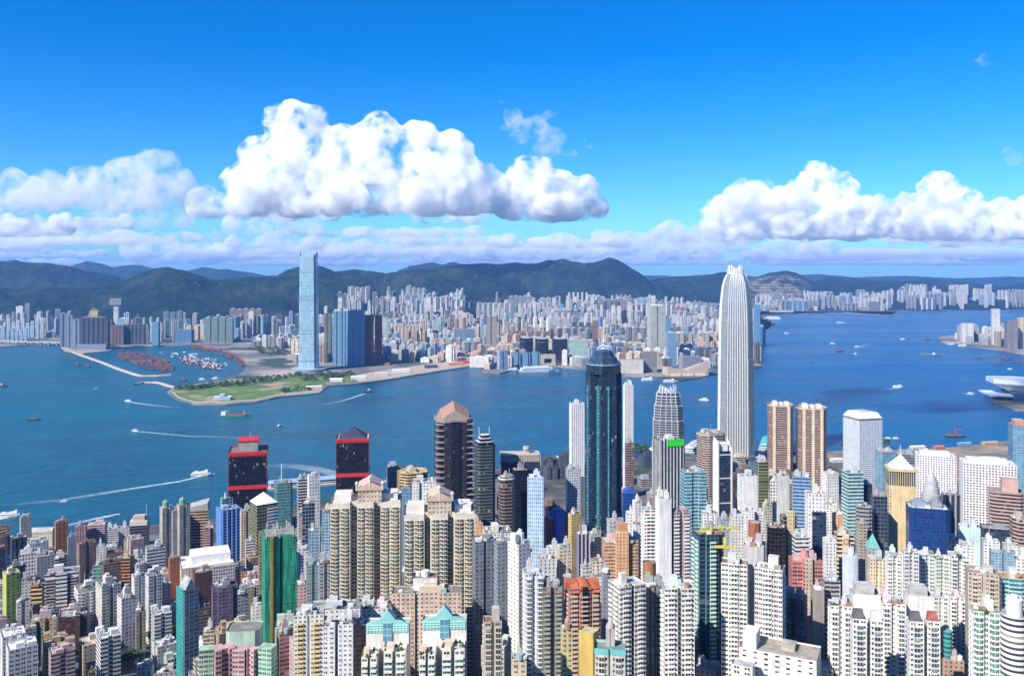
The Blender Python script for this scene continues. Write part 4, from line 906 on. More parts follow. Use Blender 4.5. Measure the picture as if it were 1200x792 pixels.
b = MB(); b.box(t.W * .02, -t.D * .1, t.H - .9, t.W * .2, t.D * .3, t.H + 2.4); add(t, 'roof_deck', b, M_ROOF, (.5, .45, .36), t.rf)
lo('pale low annex at the foot of the white terraces', 944, 978, 777, 520, 'offwhite', asp=.8, rot=-26, roof=(.45, .43, .4), top='none')
lo('white stub block with square windows left of the flat terrace', 857, 885, 776, 500, 'white', asp=.7, rot=-26, style='apt', bay=5, top='none')
# --- lower right white estate
for x0, x1, yt, Y, c, lab in ((970, 999, 706, 520, 'white', 'white estate tower with an orange roof deck, west end'), (1029, 1062, 703, 545, 'white', 'white estate tower behind the front pair, under a red roof frame'), (1090, 1112, 697, 600, 'offwhite', 'off white estate tower with a brown roof garden'), (1109, 1134, 697, 640, 'white', 'white estate tower with pale green glass corners')):
    ap(lab, x0, x1, yt, Y, c, ('notch', 1, .2, .16), asp=.8, rot=-12, style='apt', bays=BAYW, roof=(.5, .26, .17) if Y < 560 else None)
for x0, x1, yt, lab in ((995, 1032, 692, 'blank white stair slab behind the front pair, west one'), (1058, 1094, 694, 'blank white stair slab behind the front pair, east one')):
    t = ap(lab, x0, x1, yt, 555, (.8, .79, .77), asp=.8, rot=-10, style='small', blank=(0,), top='none')
    b = MB(); b.box(-t.W * .4, -t.D * .35, t.H - .9, t.W * .3, t.D * .3, t.H + 5); add(t, 'roof_slab', b, M_ROOF, (.55, .54, .52), t.rf)
for x0, x1, yt, lab in ((996, 1016, 722, 'front white tower with a dark hip roof, first of four'), (1017, 1036, 724, 'front white tower with a flat top, second of four'), (1062, 1083, 725, 'front white tower with a dark wedge roof, third of four'), (1083, 1102, 725, 'front white tower with a red wedge roof, last of four')):
    t = ap(lab, x0, x1, yt, 500, 'white', asp=.9, rot=-10, style='apt2', bays=('bay', (.5, .52, .54), 6, 3.4, .8), top='none')
    b = MB(); w, d = t.W * .42, t.D * .36
    q = [(-w, -d, t.H - .9), (w, -d, t.H - .9), (w, d, t.H - .9), (-w, d, t.H - .9)]; p = [(-w * .8, d * .3, t.H + 4), (w * .8, d * .3, t.H + 4), (w * .8, d, t.H + 4), (-w * .8, d, t.H + 4)]
    for i in range(4): b.face([q[i], q[(i + 1) % 4], p[(i + 1) % 4], p[i]])
    b.face(p); add(t, 'wedge_roof', b, M_ROOF, (.4, .12, .1) if 'red' in lab else ((.7, .7, .68) if 'flat' in lab else (.12, .12, .13)), t.rf)
t = ap('beige stone tower with a blank tan flank', 1131, 1171, 667, 600, (.55, .47, .36), ('notch', 1, .1, .08), asp=.9, rot=-22, style='apt', blank=(11,), bays=('bay', (.56, .48, .38), 6, 3, .7))
t = ap('aqua glass block with an orange roof garden', 1169, 1206, 674, 600, (.55, .66, .66), ('stepf', .5, .1), asp=.8, rot=-16, style='teal', roof=(.5, .26, .08), dens=.5)
b = MB(); b.cyl(0, 0, t.H - .8, t.H + .8, t.W * .3, 16); add(t, 'orange_terrace', b, None, (.56, .28, .08), t.rf)
t = ap('white tower with green glazed bays and a round turret', 1136, 1172, 712, 470, 'white', ('notch', 1, .2, .12), asp=.9, rot=-18, style='green', bays=('bay', 'white', 5.4, 3, .9))
t = ap('round white turret block in the lower corner', 1166, 1212, 718, 460, 'white', 'round', asp=1, style='ribbon', top='none')
b = MB(); b.cyl(0, 0, t.H - 1, t.H + 8, t.W * .3, 20); b.cyl(0, 0, t.H + 8, t.H + 10, t.W * .14, 16); add(t, 'turret', b, None, 'white', t.rf)
t = lo('little green glass drum between towers', 1103, 1118, 738, 560, (.1, .36, .32), 'round', asp=1, style='teal', top='none')
lo('brown flat roof in the gap below the green drum', 1098, 1130, 768, 560, (.45, .3, .22), asp=1, rot=-10, roof=(.4, .24, .17))
for x0, x1, yt, Y, lab, c in ((1037, 1058, 648, 690, 'white flats with pale balconies below the cream pyramid tower', 'white'), (1056, 1077, 644, 680, 'grey white flats joined to the pale balconies', 'pale'), (1075, 1096, 647, 690, 'white flats with green tinted bays below the blue glass', (.7, .74, .7)), (1094, 1112, 651, 685, 'cream white flats right of the green tinted bays', 'offwhite'), (1110, 1136, 648, 680, 'white flats with grey slab side near the aqua box', 'white')):
    ap(lab, x0, x1, yt, Y, c, ('notch', 1, .24, .2), asp=.8, rot=-12, style='apt2' if 'green' not in lab else 'green', bays=BAYW)
ap('cream flats left of the white row', 1016, 1038, 652, 705, 'cream', ('notch', 1, .2, .1), rot=-10, style='small')
of('grey stepped tower with slab ledges', 1002, 1022, 592, 850, (.3, .29, .29), ('cross', .16), asp=.8, rot=-14, style='ribbon')
of('dark grey tower left of the cream pyramid tower', 1020, 1040, 580, 860, (.2, .2, .22), asp=.8, rot=-6, style='curtain')
t = ap('grey tower under a turquoise pyramid roof', 1014, 1031, 640, 770, 'grey', asp=.9, rot=-10, style='small', top='none')
b = MB(); w, d = t.W * .54, t.D * .54; q = [(-w, -d, t.H - .4), (w, -d, t.H - .4), (w, d, t.H - .4), (-w, d, t.H - .4)]
for i in range(4): b.face([q[i], q[(i + 1) % 4], (0, 0, t.H + 12)])
b.face(q[::-1]); add(t, 'turquoise_roof', b, None, (.16, .42, .38), t.rf)
# cream tower with colonnade and pyramid
t = of('cream stone tower with a columned crown and silver pyramid', 1037, 1074, 566, 990, (.62, .49, .27), asp=.9, rot=-14, style='small', bay=9, top='none', blank=(0, 1))
b = MB(); b.prism([(x * .96, y * .96) for x, y in t.poly], t.H - .5, t.H + 16, 2.4, 16, top=0); add(t, 'columned_storey', b, MATS['fins'], (.58, .46, .27))
b = MB(); o = [(x * 1.05, y * 1.05) for x, y in t.poly]; b.prism(o, t.H + 16, t.H + 19, top=0, bottom=True); add(t, 'cornice', b, None, (.6, .48, .28))
b = MB(); q = [(x * .86, y * .86, t.H + 19.1) for x, y in t.poly]
for i in range(4): b.face([q[i], q[(i + 1) % 4], (0, 0, t.H + 34)])
add(t, 'pyramid_roof', b, M_METAL, (.55, .62, .68), t.rf)
b = MB(); b.cyl(0, 0, t.H + 33, t.H + 44, .35, 5); add(t, 'spire', b, M_METAL, (.7, .7, .7), t.rf)
b = MB()
b.prism([(-t.W / 2 - .15, -t.D / 2 - .15), (-t.W * .4, -t.D / 2 - .15), (-t.W * .4, -t.D * .4), (-t.W / 2 - .15, -t.D * .4)], 0, t.H - 4, 3, 3.6); add(t, 'window_column', b, MATS['small'], (.62, .49, .27))
# dark blue curved glass
t = of('dark blue glass block under a pale cluttered roof', 1061, 1113, 592, 850, (.02, .05, .16), ('cham', .1), asp=.7, rot=-16, style='blue', bay=2, roof=(.5, .5, .5), flr=3.4)
t = of('grey office crowned by stepped rings and a dome', 1076, 1107, 585, 930, (.4, .4, .4), 'round', asp=1, style='ribbon', top='none')
for i, r in enumerate((.5, .42, .34)):
    b = MB(); b.cyl(0, 0, t.H - .6 + i * 7, t.H + 6.4 + i * 7, t.W * r, 24); add(t, 'ring_storey', b, None, (.36 + .05 * i,) * 3, t.rf)
b = MB()
for i in range(7): b.cyl(0, 0, t.H + 20.4 + i * 1.6, t.H + 22 + i * 1.6, t.W * .26 * math.cos(i / 7 * PI / 2), 20, r2=t.W * .26 * math.cos((i + 1) / 7 * PI / 2 * .97))
b.cyl(0, 0, t.H + 31, t.H + 42, .6, 6); add(t, 'dome', b, M_METAL, (.42, .44, .46), t.rf)
of('dark leaning lattice office right of the blue curve', 1103, 1126, 578, 960, (.34, .33, .36), asp=.8, rot=-10, style='fins', bay=5)
# hotels
for x0, x1, yt, Y, lab in ((1072, 1121, 532, 1200, 'white gridded hotel slab beside the silver pyramid'), (1124, 1192, 541, 1050, 'largest white gridded hotel with a blank flank')):
    t = of(lab, x0, x1, yt, Y, (.8, .77, .76), asp=.55, rot=-20, style='grid', bay=3.4, flr=3.2, blank=(3,), roof=(.66, .64, .6), dens=1.6)
    b = MB(); b.box(-t.W * .4, -t.D * .3, t.H - .8, t.W * .36, t.D * .3, t.H + 4); add(t, 'roof_storey', b, None, (.74, .7, .66), t.rf)
t = of('brown ribbed office with a pink penthouse box', 1157, 1200, 574, 950, (.42, .33, .29), ('cham', .1), asp=.9, rot=-24, style='brownrib', top='none')
b = MB(); b.box(-t.W * .12, -t.D * .25, t.H - .8, t.W * .36, t.D * .3, t.H + 13); add(t, 'penthouse', b, None, (.5, .32, .26), t.rf)
of('brown ribbed low office at the eastern edge', 1183, 1210, 606, 880, (.42, .32, .27), 'hex', asp=.9, rot=-10, style='brownrib', roof=(.4, .52, .56))
lo('pale aqua blank box below the large hotel', 1123, 1149, 616, 880, (.5, .66, .64), asp=.8, rot=-22, style='small', blank=(0, 3), roof=(.6, .66, .64))
of('low dark glass hall with a pale rim', 1148, 1186, 617, 905, 'dark', asp=.6, rot=-16, style='curtain', roof=(.34, .36, .36))
for x0, x1, yt, Y, c, lab in ((1150, 1172, 632, 830, 'white', 'white gabled block below the dark glass hall'), (1174, 1196, 637, 820, 'offwhite', 'off white block with a round tank at the eastern edge'), (1108, 1128, 630, 860, 'pale', 'grey roofed machine block left of the aqua box'), (1188, 1208, 652, 740, 'white', 'white flats at the eastern edge above the aqua glass'), (1126, 1142, 636, 830, 'white', 'small white block in front of the aqua box')):
    lo(lab, x0, x1, yt, Y, c, rot=-18, style='apt', dens=1.8)
for x0, x1, lab in ((1159, 1174, 'blue grey checked office, west of two'), (1174, 1190, 'blue grey checked office, east of two')): of(lab, x0, x1, 645, 760, (.6, .58, .54), asp=.9, rot=-16, style='sky', bay=2.4, flr=2.4)
t = of('aqua glass tower under construction at the eastern edge', 1181, 1215, 497, 1250, (.3, .42, .46), asp=.9, rot=-16, style='sky', bay=5)
b = MB(); b.box(-t.W * .4, -t.D * .4, t.H - .5, t.W * .2, t.D * .2, t.H + 6); add(t, 'orange_formwork', b, None, (.55, .24, .14), t.rf)
# ---------------------------------------------------------------- landmark towers of the near city
GS = 'skyscrapers on the near shore'
def sk(label, x0, x1, yt, Y, col, shape='rect', asp=1.0, rot=0, style='curtain', **k): return tower(label, x0, x1, yt, Y, shape, asp, rot, style, col, name='skyscraper', group=GS, flr=k.pop('flr', 4.0), **k)
def band(t, z0, z1, out, name, col, mat=None, open_=False):
    o = []
    for x, y in t.poly: o.append((x * (1 + 2 * out / t.W), y * (1 + 2 * out / t.D)))
    b = MB(); b.prism(o, z0, z1, top=None if open_ else 0, bottom=not open_); return add(t, name, b, mat, col)
RED = (.62, .02, .02)
# twin black towers with red bands
for x0, x1, yt, Y, top, lab in ((268, 314, 526, 1290, 'flat', 'black tower with two red bands and a grey roof house, by the ferry terminal'), (394, 433, 511, 1340, 'pyr', 'black tower with two red bands and a dark pyramid roof')):
    t = sk(lab, x0, x1, yt, Y, (.02, .02, .028), asp=.95, rot=14 if top == 'flat' else 8, style='black', bay=2.4, top='none')
    band(t, t.H - 5.5, t.H + 1, .6, 'red_band', RED, open_=True); band(t, t.H * .6 - 2.6, t.H * .6 + 3, .6, 'red_band', RED)
    b = MB()
    for i in range(10): x = -t.W * .45 + i * t.W * .1; b.box(x - .4, -t.D / 2 - 1.3, t.H - 7, x + .4, -t.D / 2 - .4, t.H - 2)
    add(t, 'band_louvre', b, None, (.2, .02, .02))
    for sx in (-1, 1):
        b = MB(); b.box(sx * t.W / 2 - .5, -t.D / 2 - .4, 0, sx * t.W / 2 + .5, -t.D / 2 + .6, t.H - 8); add(t, 'corner_pier', b, None, (.12, .03, .03))
    if top == 'flat':
        b = MB(); b.box(-t.W * .26, -t.D * .3, t.H - .8, t.W * .26, t.D * .3, t.H + 14); add(t, 'roof_house', b, MATS['small'], (.36, .34, .32), t.rf)
        b = MB(); b.box(-t.W * .28, -t.D * .32, t.H + 14.1, t.W * .28, t.D * .32, t.H + 15.8); add(t, 'red_rim', b, None, RED, t.rf)
        b = MB(); b.cyl(t.W * .05, 0, t.H + 17, t.H + 25, .3, 5); add(t, 'antenna', b, M_METAL, (.6, .6, .6), t.rf)
    else:
        b = MB(); w, d = t.W * .44, t.D * .44; q = [(-w, -d, t.H - .6), (w, -d, t.H - .6), (w, d, t.H - .6), (-w, d, t.H - .6)]
        for i in range(4): b.face([q[i], q[(i + 1) % 4], (0, 0, t.H + 16)])
        add(t, 'pyramid_roof', b, MATS['black'], (.03, .04, .08), t.rf)
# dark tower with a pink gabled crown
t = sk('dark brown tower with projecting slabs and a pink pyramid crown', 508, 555, 489, 1120, (.035, .025, .035), ('cham', .2), asp=.95, rot=12, style='ribbonfat', flr=3.8, top='none')
b = MB()
for i in range(26):
    z = t.H - 6 - i * 7.6
    if z < 5: break
    for sx in (-1, 1): b.box(sx * t.W * .42 - 5, -t.D / 2 - .9, z, sx * t.W * .42 + 5, -t.D * .18, z + 1.0)
add(t, 'slab_edge', b, None, (.3, .25, .24))
b = MB(); b.prism([(x * .42, y * 1.06) for x, y in t.poly], 0, t.H - 2, 2.2, 4, top=0); add(t, 'glass_bay', b, MATS['black'], 'dark')
band(t, t.H - 3, t.H + 1, .7, 'cornice', (.3, .24, .23))
b = MB(); w, d = t.W * .4, t.D * .4; h = 22
base = [(-w, -d, t.H), (w, -d, t.H), (w, d, t.H), (-w, d, t.H)]
for i in range(4):                  # steep roof with a gable on each face
    a, c = Vector(base[i]), Vector(base[(i + 1) % 4]); ap2 = Vector((0, 0, t.H + h)); g = (a + c) / 2 + Vector((0, 0, h * .5))
    b.face([a, g, ap2]); b.face([g, c, ap2])
add(t, 'pyramid_crown', b, None, (.34, .2, .14), t.rf)
b = MB()
for i in range(4):
    a, c = Vector(base[i]) * 1.0, Vector(base[(i + 1) % 4]); g = (a + c) / 2 + Vector((0, 0, h * .5)); b.face([a * 1.004, c * 1.004, g * 1.004])
add(t, 'gable', b, None, (.36, .28, .22), t.rf)
t = sk('dark glass tower with a stepped white trimmed roof', 555, 581, 520, 1090, (.09, .13, .13), ('cham', .16), asp=.95, rot=14, style='ribbonfat', top='none')
for i in range(3):
    b = MB(); s = .84 - i * .2; b.prism([(x * s, y * s) for x, y in t.poly], t.H - .6 + i * 4, t.H + 3.6 + i * 4, 2.4, 4, top=0); add(t, 'roof_step', b, MATS['black'], (.1, .1, .12), t.rf)
    b = MB(); b.prism([(x * s * 1.03, y * s * 1.03) for x, y in t.poly], t.H + 3.7 + i * 4, t.H + 4.4 + i * 4, top=0); add(t, 'white_trim', b, None, 'pale', t.rf)
for sx in (-.3, .25):
    b = MB(); b.cyl(sx * t.W, 0, t.H + 4, t.H + 22, .3, 5); add(t, 'antenna', b, M_METAL, (.75, .75, .75), t.rf)
t = of('broad dark glass block with a beige louvred crown by the pier', 586, 633, 538, 1200, (.04, .05, .09), asp=.5, rot=4, style='curtain', top='none')
b = MB(); b.box(-t.W * .51, -t.D * .51, t.H - .6, t.W * .51, t.D * .51, t.H + 9); add(t, 'louvred_crown', b, MATS['grid'], (.48, .41, .34), t.rf)
b = MB(); b.box(t.W * .1, -t.D * .1, t.H + 9, t.W * .24, t.D * .2, t.H + 14); b.cyl(t.W * .17, 0, t.H + 14, t.H + 18, t.W * .09, 12); add(t, 'radar_house', b, None, (.45, .4, .36), t.rf)
of('brown office with white ribs and a rounded corner', 583, 604, 557, 950, (.2, .15, .13), ('cham', .24), asp=.9, rot=18, style='ribbonfat', roof=(.6, .57, .52), cap='offwhite')
of('dark navy office under a pale roof grid', 600, 619, 549, 985, 'navy', asp=.9, rot=14, style='black', roof=(.62, .62, .6), dens=1.4)
for x0, x1, yt, lab in ((667, 685, 472, 'white ridged slab west of the star shaped skyscraper'), (730, 742, 451, 'white ridged slab east of the star shaped skyscraper')):
    t = of(lab, x0, x1, yt, 1500, (.78, .78, .8), asp=.7, rot=6, style='small', blank=tuple(range(4)), dens=.5)
    b = MB()
    for i in range(7): x = -t.W * .45 + i * t.W * .15; b.box(x - .7, -t.D / 2 - 1.6, 0, x + .7, -t.D / 2 + .2, t.H + .4)
    add(t, 'wall_rib', b, None, 'white')
of('brown slab under the eastern ridged slab', 732, 743, 518, 1350, (.3, .22, .2), asp=.8, rot=6, style='brownrib')
of('blue grey low office with a window lattice', 663, 680, 548, 1250, (.46, .5, .56), asp=.9, rot=4, style='grid')
# star shaped skyscraper
t = sk('tall dark blue skyscraper on a star plan with bright teal corner strips', 683, 732, 436, 1067, (.02, .04, .085), ('cross', .26), asp=1.0, rot=13, style='curtain', top='none', bay=2.2)
P1 = ring(4, t.W * .54, t.W * .54, 0)
b = MB(); b.prism(P1, 0, t.H - 16, 1.8, 4.0); b.prism(P1, t.H - 16, t.H - 2, poly2=ring(4, .5, .5, 0)); add(t, 'diamond_shaft', b, facade('bright_teal_strips', .985, .6, (.035, .19, .23), rough=.12, curtain=0, var=.5), (.03, .08, .11))
o8 = lambda k: [(x * k, y * k) for x, y in [(a * t.W, c * t.W) for a, c in footprint(('cham', .3))]]
b = MB(); b.prism(o8(.98), t.H - 1, t.H + 11, 2.2, 4, top=0); add(t, 'upper_storey', b, MATS['curtain'], (.03, .05, .09), t.rf)
b = MB(); b.prism(o8(1.0), t.H + 9.6, t.H + 11.4, top=0, bottom=True); add(t, 'crown_ledge', b, M_METAL, (.16, .26, .36), t.rf)
b = MB(); b.prism(o8(.88), t.H + 11.3, t.H + 19, poly2=o8(.74)); b.prism(o8(.66), t.H + 19, t.H + 27, poly2=o8(.46), top=0); b.prism(o8(.74), t.H + 18.9, t.H + 19, top=0); add(t, 'sloped_crown', b, MATS['curtain'], (.06, .12, .2), t.rf)
b = MB(); b.cyl(0, 0, t.H + 26, t.H + 38, 1.5, 6, r2=.8); b.cyl(0, 0, t.H + 38, t.H + 56, .8, 6, r2=.2); add(t, 'spire', b, M_METAL, (.78, .78, .78), t.rf)
b = MB()
for zz, w in ((29, 3.4), (33, 2.8), (38, 2.2)): b.box(-w, -w, t.H + zz, w, w, t.H + zz + .7)
add(t, 'spire_platform', b, M_METAL, (.75, .75, .75), t.rf)
# the shorter waterfront skyscraper with a crown of fins
def taper_tower(label, prof, cx, Y, z_top, W_, style, col, finc, nfin, crown, sc_fl=4.2, cut=.16):
    X = (cx - 600) * Y / F; root = empty('skyscraper', (X, Y, 4), math.radians(-8)); tag(root, label, 'skyscraper', GS); FOOT.append((X, Y, W_ * .6))
    fp = footprint(('cham', cut)); H = z_top - 4
    for i, ((za, wa), (zb_, wb)) in enumerate(zip(prof, prof[1:])):
        b = MB(); b.prism([(x * W_ * wa, y * W_ * wa) for x, y in fp], za * H, zb_ * H, 1.9, sc_fl, poly2=[(x * W_ * wb, y * W_ * wb) for x, y in fp], top=0)
        b.build('wall', MATS[style], root, col)
    b = MB()
    for j in range(nfin):            # slim vertical fins that follow the taper
        side, k = divmod(j, nfin // 4); u = -.3 + .6 * k / max(1, nfin // 4 - 1)
        tx, ty = ((1, 0), (0, 1), (-1, 0), (0, -1))[side]; nx, ny = ((0, -1), (1, 0), (0, 1), (-1, 0))[side]
        for (za, wa), (zb_, wb) in zip(prof, prof[1:]):
            pa = [(tx * u * W_ * wa + nx * W_ * wa * .5, ty * u * W_ * wa + ny * W_ * wa * .5), (tx * u * W_ * wb + nx * W_ * wb * .5, ty * u * W_ * wb + ny * W_ * wb * .5)]
            q = .6
            A_ = (pa[0][0] - tx * q + nx * .9, pa[0][1] - ty * q + ny * .9, za * H); B_ = (pa[0][0] + tx * q + nx * .9, pa[0][1] + ty * q + ny * .9, za * H)
            C_ = (pa[1][0] + tx * q + nx * .9, pa[1][1] + ty * q + ny * .9, zb_ * H); D_ = (pa[1][0] - tx * q + nx * .9, pa[1][1] - ty * q + ny * .9, zb_ * H)
            b.face([A_, B_, C_, D_]); b.face([(A_[0] - nx, A_[1] - ny, A_[2]), A_, D_, (D_[0] - nx, D_[1] - ny, D_[2])]); b.face([B_, (B_[0] - nx, B_[1] - ny, B_[2]), (C_[0] - nx, C_[1] - ny, C_[2]), C_])
    b.build('fin', M_METAL, root, finc)
    wt = W_ * prof[-1][1]
    for j in range(20):              # crown claws
        a = 2 * PI * j / 20; c_, s_ = math.cos(a), math.sin(a); m_ = max(abs(c_), abs(s_)); r = wt * .5 / m_ * (.94 if abs(abs(c_) - abs(s_)) > .3 else .86)
        b = MB(); w = wt * .05; px, py = -s_ * w, c_ * w
        q = [(c_ * r - px, s_ * r - py), (c_ * (r - 1.4) - px * .8, s_ * (r - 1.4) - py * .8), (c_ * (r - 1.4) + px * .8, s_ * (r - 1.4) + py * .8), (c_ * r + px, s_ * r + py)]
        hh = crown * (1.0 if j % 5 in (2, 3) else .75 if j % 5 in (1, 4) else .5)
        b.prism(q[::-1], H - 6, H - 6 + hh * .6, poly2=[(x * .96, y * .96) for x, y in q[::-1]]); b.prism([(x * .96, y * .96) for x, y in q[::-1]], H - 6 + hh * .6, H - 6 + hh, poly2=[(x * .85, y * .85) for x, y in q[::-1]], top=0)
        b.build('crown_fin', M_METAL, root, finc)
    return root, H
taper_tower('mid height skyscraper of white ribs stepping to a finned crown', [(0, 1), (.55, 1), (.56, .96), (.74, .95), (.75, .89), (.86, .87), (.87, .78), (.94, .74), (.97, .66)], 783, 1430, 206, 51, 'ribbonfat', (.34, .38, .42), (.42, .45, .48), 16, 10)
r_, H_ = taper_tower('tallest silver skyscraper with tapering shoulders and a clawed crown', [(0, 1.0), (.3, .99), (.31, .98), (.55, .965), (.56, .95), (.74, .925), (.75, .91), (.85, .86), (.86, .84), (.92, .77), (.95, .69), (.975, .59), (.99, .5)], 862, 1753, 400, 67, 'silver', (.52, .54, .54), (.72, .72, .71), 36, 20)
b = MB(); b.cyl(0, 0, H_ - 12, H_ + 5, 12, 16, r2=7); b.build('crown_core', M_METAL, r_, (.5, .42, .42))
b = MB(); b.box(-60, -45, 0, 55, 40, 22, 0, bay=4); b.build('podium', MATS['teal'], r_, (.5, .52, .54))
# twin bronze towers with rounded ends
for x0, x1, yt, lab in ((898, 931, 475, 'western bronze twin tower with rounded ends and beige piers'), (931, 971, 478, 'eastern bronze twin tower with rounded ends and beige piers')):
    t = sk(lab, x0, x1, yt, 1500, (.42, .31, .25), 'pill', asp=.8, rot=-10, style='brownrib', flr=3.9, top='none')
    for u in (-.28, .28) if x0 < 930 else (-.3, 0.0, .28):
        b = MB(); b.box(t.W * u - 2.4, -t.D / 2 - 1.4, 0, t.W * u + 2.4, -t.D / 2 + .4, t.H + 3); add(t, 'beige_pier', b, None, (.62, .5, .36))
    b = MB(); b.prism([(x * 1.02, y * 1.02) for x, y in t.poly], t.H - .6, t.H + 3, top=None); add(t, 'parapet', b, None, (.5, .4, .33))
    for k, (u, w) in enumerate(((-.22, .16), (.02, .1), (.24, .17))):
        b = MB(); b.box(t.W * (u - w / 2), -t.D * .25, t.H - .8, t.W * (u + w / 2), t.D * .2, t.H + 8 - 2 * k % 3); add(t, 'roof_house', b, None, (.74, .68, .6), t.rf)
# white tower of round windows
t = sk('white tower dotted with tiny round windows under a slant edged roof', 988, 1034, 490, 1450, (.66, .71, .76), asp=1.0, rot=14, style='fine', bay=2.9, flr=3.4, top='none')
b = MB(); b.prism([(x * .97, y * .97) for x, y in t.poly], t.H - .6, t.H + 3, top=None); add(t, 'shadow_gap', b, None, (.12, .12, .12), t.rf)
b = MB(); b.prism(t.poly, t.H + 3, t.H + 12, poly2=[(x * .76, y * .76) for x, y in t.poly], top=0, bottom=True); add(t, 'bevelled_roof', b, None, (.72, .73, .74), t.rf)
b = MB(); b.box(-t.W * .2, -t.D * .2, t.H + 12, t.W * .2, t.D * .2, t.H + 14); add(t, 'roof_hatch', b, None, (.45, .42, .4), t.rf)
t = of('latticed glass office with diagonal roof braces beside the dotted white tower', 1025, 1050, 528, 1300, (.36, .42, .44), asp=.9, rot=10, style='sky', bay=5)
of('low dark office between the lattice and the cream pyramid', 1048, 1073, 531, 1330, (.2, .21, .23), asp=.6, rot=-10, style='ribbon')
# beige giants with pedimented crowns
for x0, x1, yt, Y, cxs, lab in ((387, 470, 583, 690, 435, 'beige giant tower with a pedimented crown, three wings of bay windows'), (474, 556, 596, 660, 515, 'second beige giant with a pedimented crown and one shaded wing')):
    t = ap(lab, x0, x1, yt, Y, (.64, .56, .43), ('notch', 2, .1, .16), asp=.62, rot=6, style='beige', bay=4.2, top='none', bays=('bay', (.66, .59, .46), 5.2, 4.0, .9), roof=(.68, .64, .58))
    b = MB(); b.prism([(x * 1.015, y * 1.015) for x, y in t.poly], t.H - 4.5, t.H + .6, top=None, bottom=True); add(t, 'cornice', b, None, (.66, .6, .5))
    cx = t.W * (.06 if x0 < 400 else .0); w, d = t.W * .17, t.D * .36
    b = MB(); b.box(cx - w, -d, t.H - .8, cx + w, d, t.H + 9); add(t, 'crown_house', b, MATS['small'], (.58, .49, .36), t.rf)
    b = MB(); w2 = w * 1.1
    b.prism([(cx - w2, -d * 1.06), (cx + w2, -d * 1.06), (cx + w2, d * 1.06), (cx - w2, d * 1.06)], t.H + 9, t.H + 10.4, top=0, bottom=True)
    for y in (-d * 1.05, d * 1.05): b.face([(cx - w2, y, t.H + 10.4), (cx + w2, y, t.H + 10.4), (cx, y, t.H + 16)] if y < 0 else [(cx + w2, y, t.H + 10.4), (cx - w2, y, t.H + 10.4), (cx, y, t.H + 16)])
    b.face([(cx - w2, d * 1.05, t.H + 10.4), (cx - w2, -d * 1.05, t.H + 10.4), (cx, -d * 1.05, t.H + 16), (cx, d * 1.05, t.H + 16)]); b.face([(cx + w2, -d * 1.05, t.H + 10.4), (cx + w2, d * 1.05, t.H + 10.4), (cx, d * 1.05, t.H + 16), (cx, -d * 1.05, t.H + 16)])
    add(t, 'pediment', b, None, (.55, .4, .3), t.rf)
    for u, h in ((-w2, 14), (0, 18.4), (w2, 14)):
        b = MB(); b.cyl(cx + u, -d, t.H + 9, t.H + h, .9, 8); b.cyl(cx + u, -d, t.H + h, t.H + h + 1.3, 1.5, 8); b.cyl(cx + u, -d, t.H + h + 1.3, t.H + h + 2.4, 1.5, 8, r2=.2); add(t, 'finial', b, None, (.6, .54, .44), t.rf)
    for sx in (-1, 1):
        b = MB(); b.box(sx * t.W * .34 - t.W * .12, -t.D * .2, t.H - .8, sx * t.W * .34 + t.W * .12, t.D * .3, t.H + 4.6); add(t, 'side_house', b, None, (.7, .66, .6), t.rf)
    b = MB(); b.cyl(t.W * .3, 0, t.H + 4.6, t.H + 7.4, 2.4, 12, r2=.6); add(t, 'dish', b, M_METAL, 'pale', t.rf)
# tower wrapped in green netting
t = ap('tower wrapped in dark green construction netting', 307, 348, 622, 700, (.01, .17, .105), ('notch', 1, .12, .1), asp=1.0, rot=22, style='small', blank=tuple(range(20)), top='none')
mN, tn, Pn = new_mat('netting'); nN = N(tn); tcn = nN('TexCoord').outputs['Object']; mpn = nN('Mapping'); nN.link(tcn, mpn.inputs[0]); mpn.inputs['Scale'].default_value = (.5, .5, .05)
nn_ = nN.noise(mpn.outputs[0], 1, 5, .7); nN.link(nN.mix(nN.maprange(nn_, .38, .62), (.002, .1, .065), (.012, .38, .22)), Pn.inputs['Base Color']); Pn.inputs['Roughness'].default_value = .8
bpn = nN('Bump'); bpn.inputs['Distance'].default_value = 2; nN.link(nn_, bpn.inputs['Height']); nN.link(bpn.outputs[0], Pn.inputs['Normal'])
t.wall.data.materials[0] = mN
b = MB(); rg = random.Random(2)
for i in range(22):
    x, y = rg.uniform(-.5, .5) * t.W, rg.choice((-.5, .5, rg.uniform(-.5, .5))) * t.D; b.box(x - .5, y - .5, t.H - 2, x + .5, y + .5, t.H + rg.uniform(1, 5))
add(t, 'bare_column', b, None, (.5, .46, .4))
for k, (u, c) in enumerate(((-.3, (.5, .32, .06)),)):
    b = MB()
    for i in range(38): b.box(t.W * u - .5, -t.D / 2 - 1.2, t.H * .2 + i * t.H * .8 / 38, t.W * u + .5, -t.D / 2 + .1, t.H * .2 + i * t.H * .8 / 38 + 1.6)
    for sx in (-1, 1): b.box(t.W * u + sx * .8 - .2, -t.D / 2 - 1.9, 0, t.W * u + sx * .8 + .2, -t.D / 2 - 1.5, t.H + 3)
    add(t, 'hoist_mast', b, None, c)
b = MB()
for i in range(6): z = t.H * (.25 + .13 * i); b.prism([(x * 1.02, y * 1.02) for x, y in t.poly], z, z + .5, top=0)
add(t, 'netting_seam', b, None, (.1, .22, .17))
t = ap('unfinished tower in bamboo scaffolding behind the green netting', 303, 312, 622, 790, (.36, .27, .13), asp=1, rot=22, style='balc', top='none', bay=2.4)
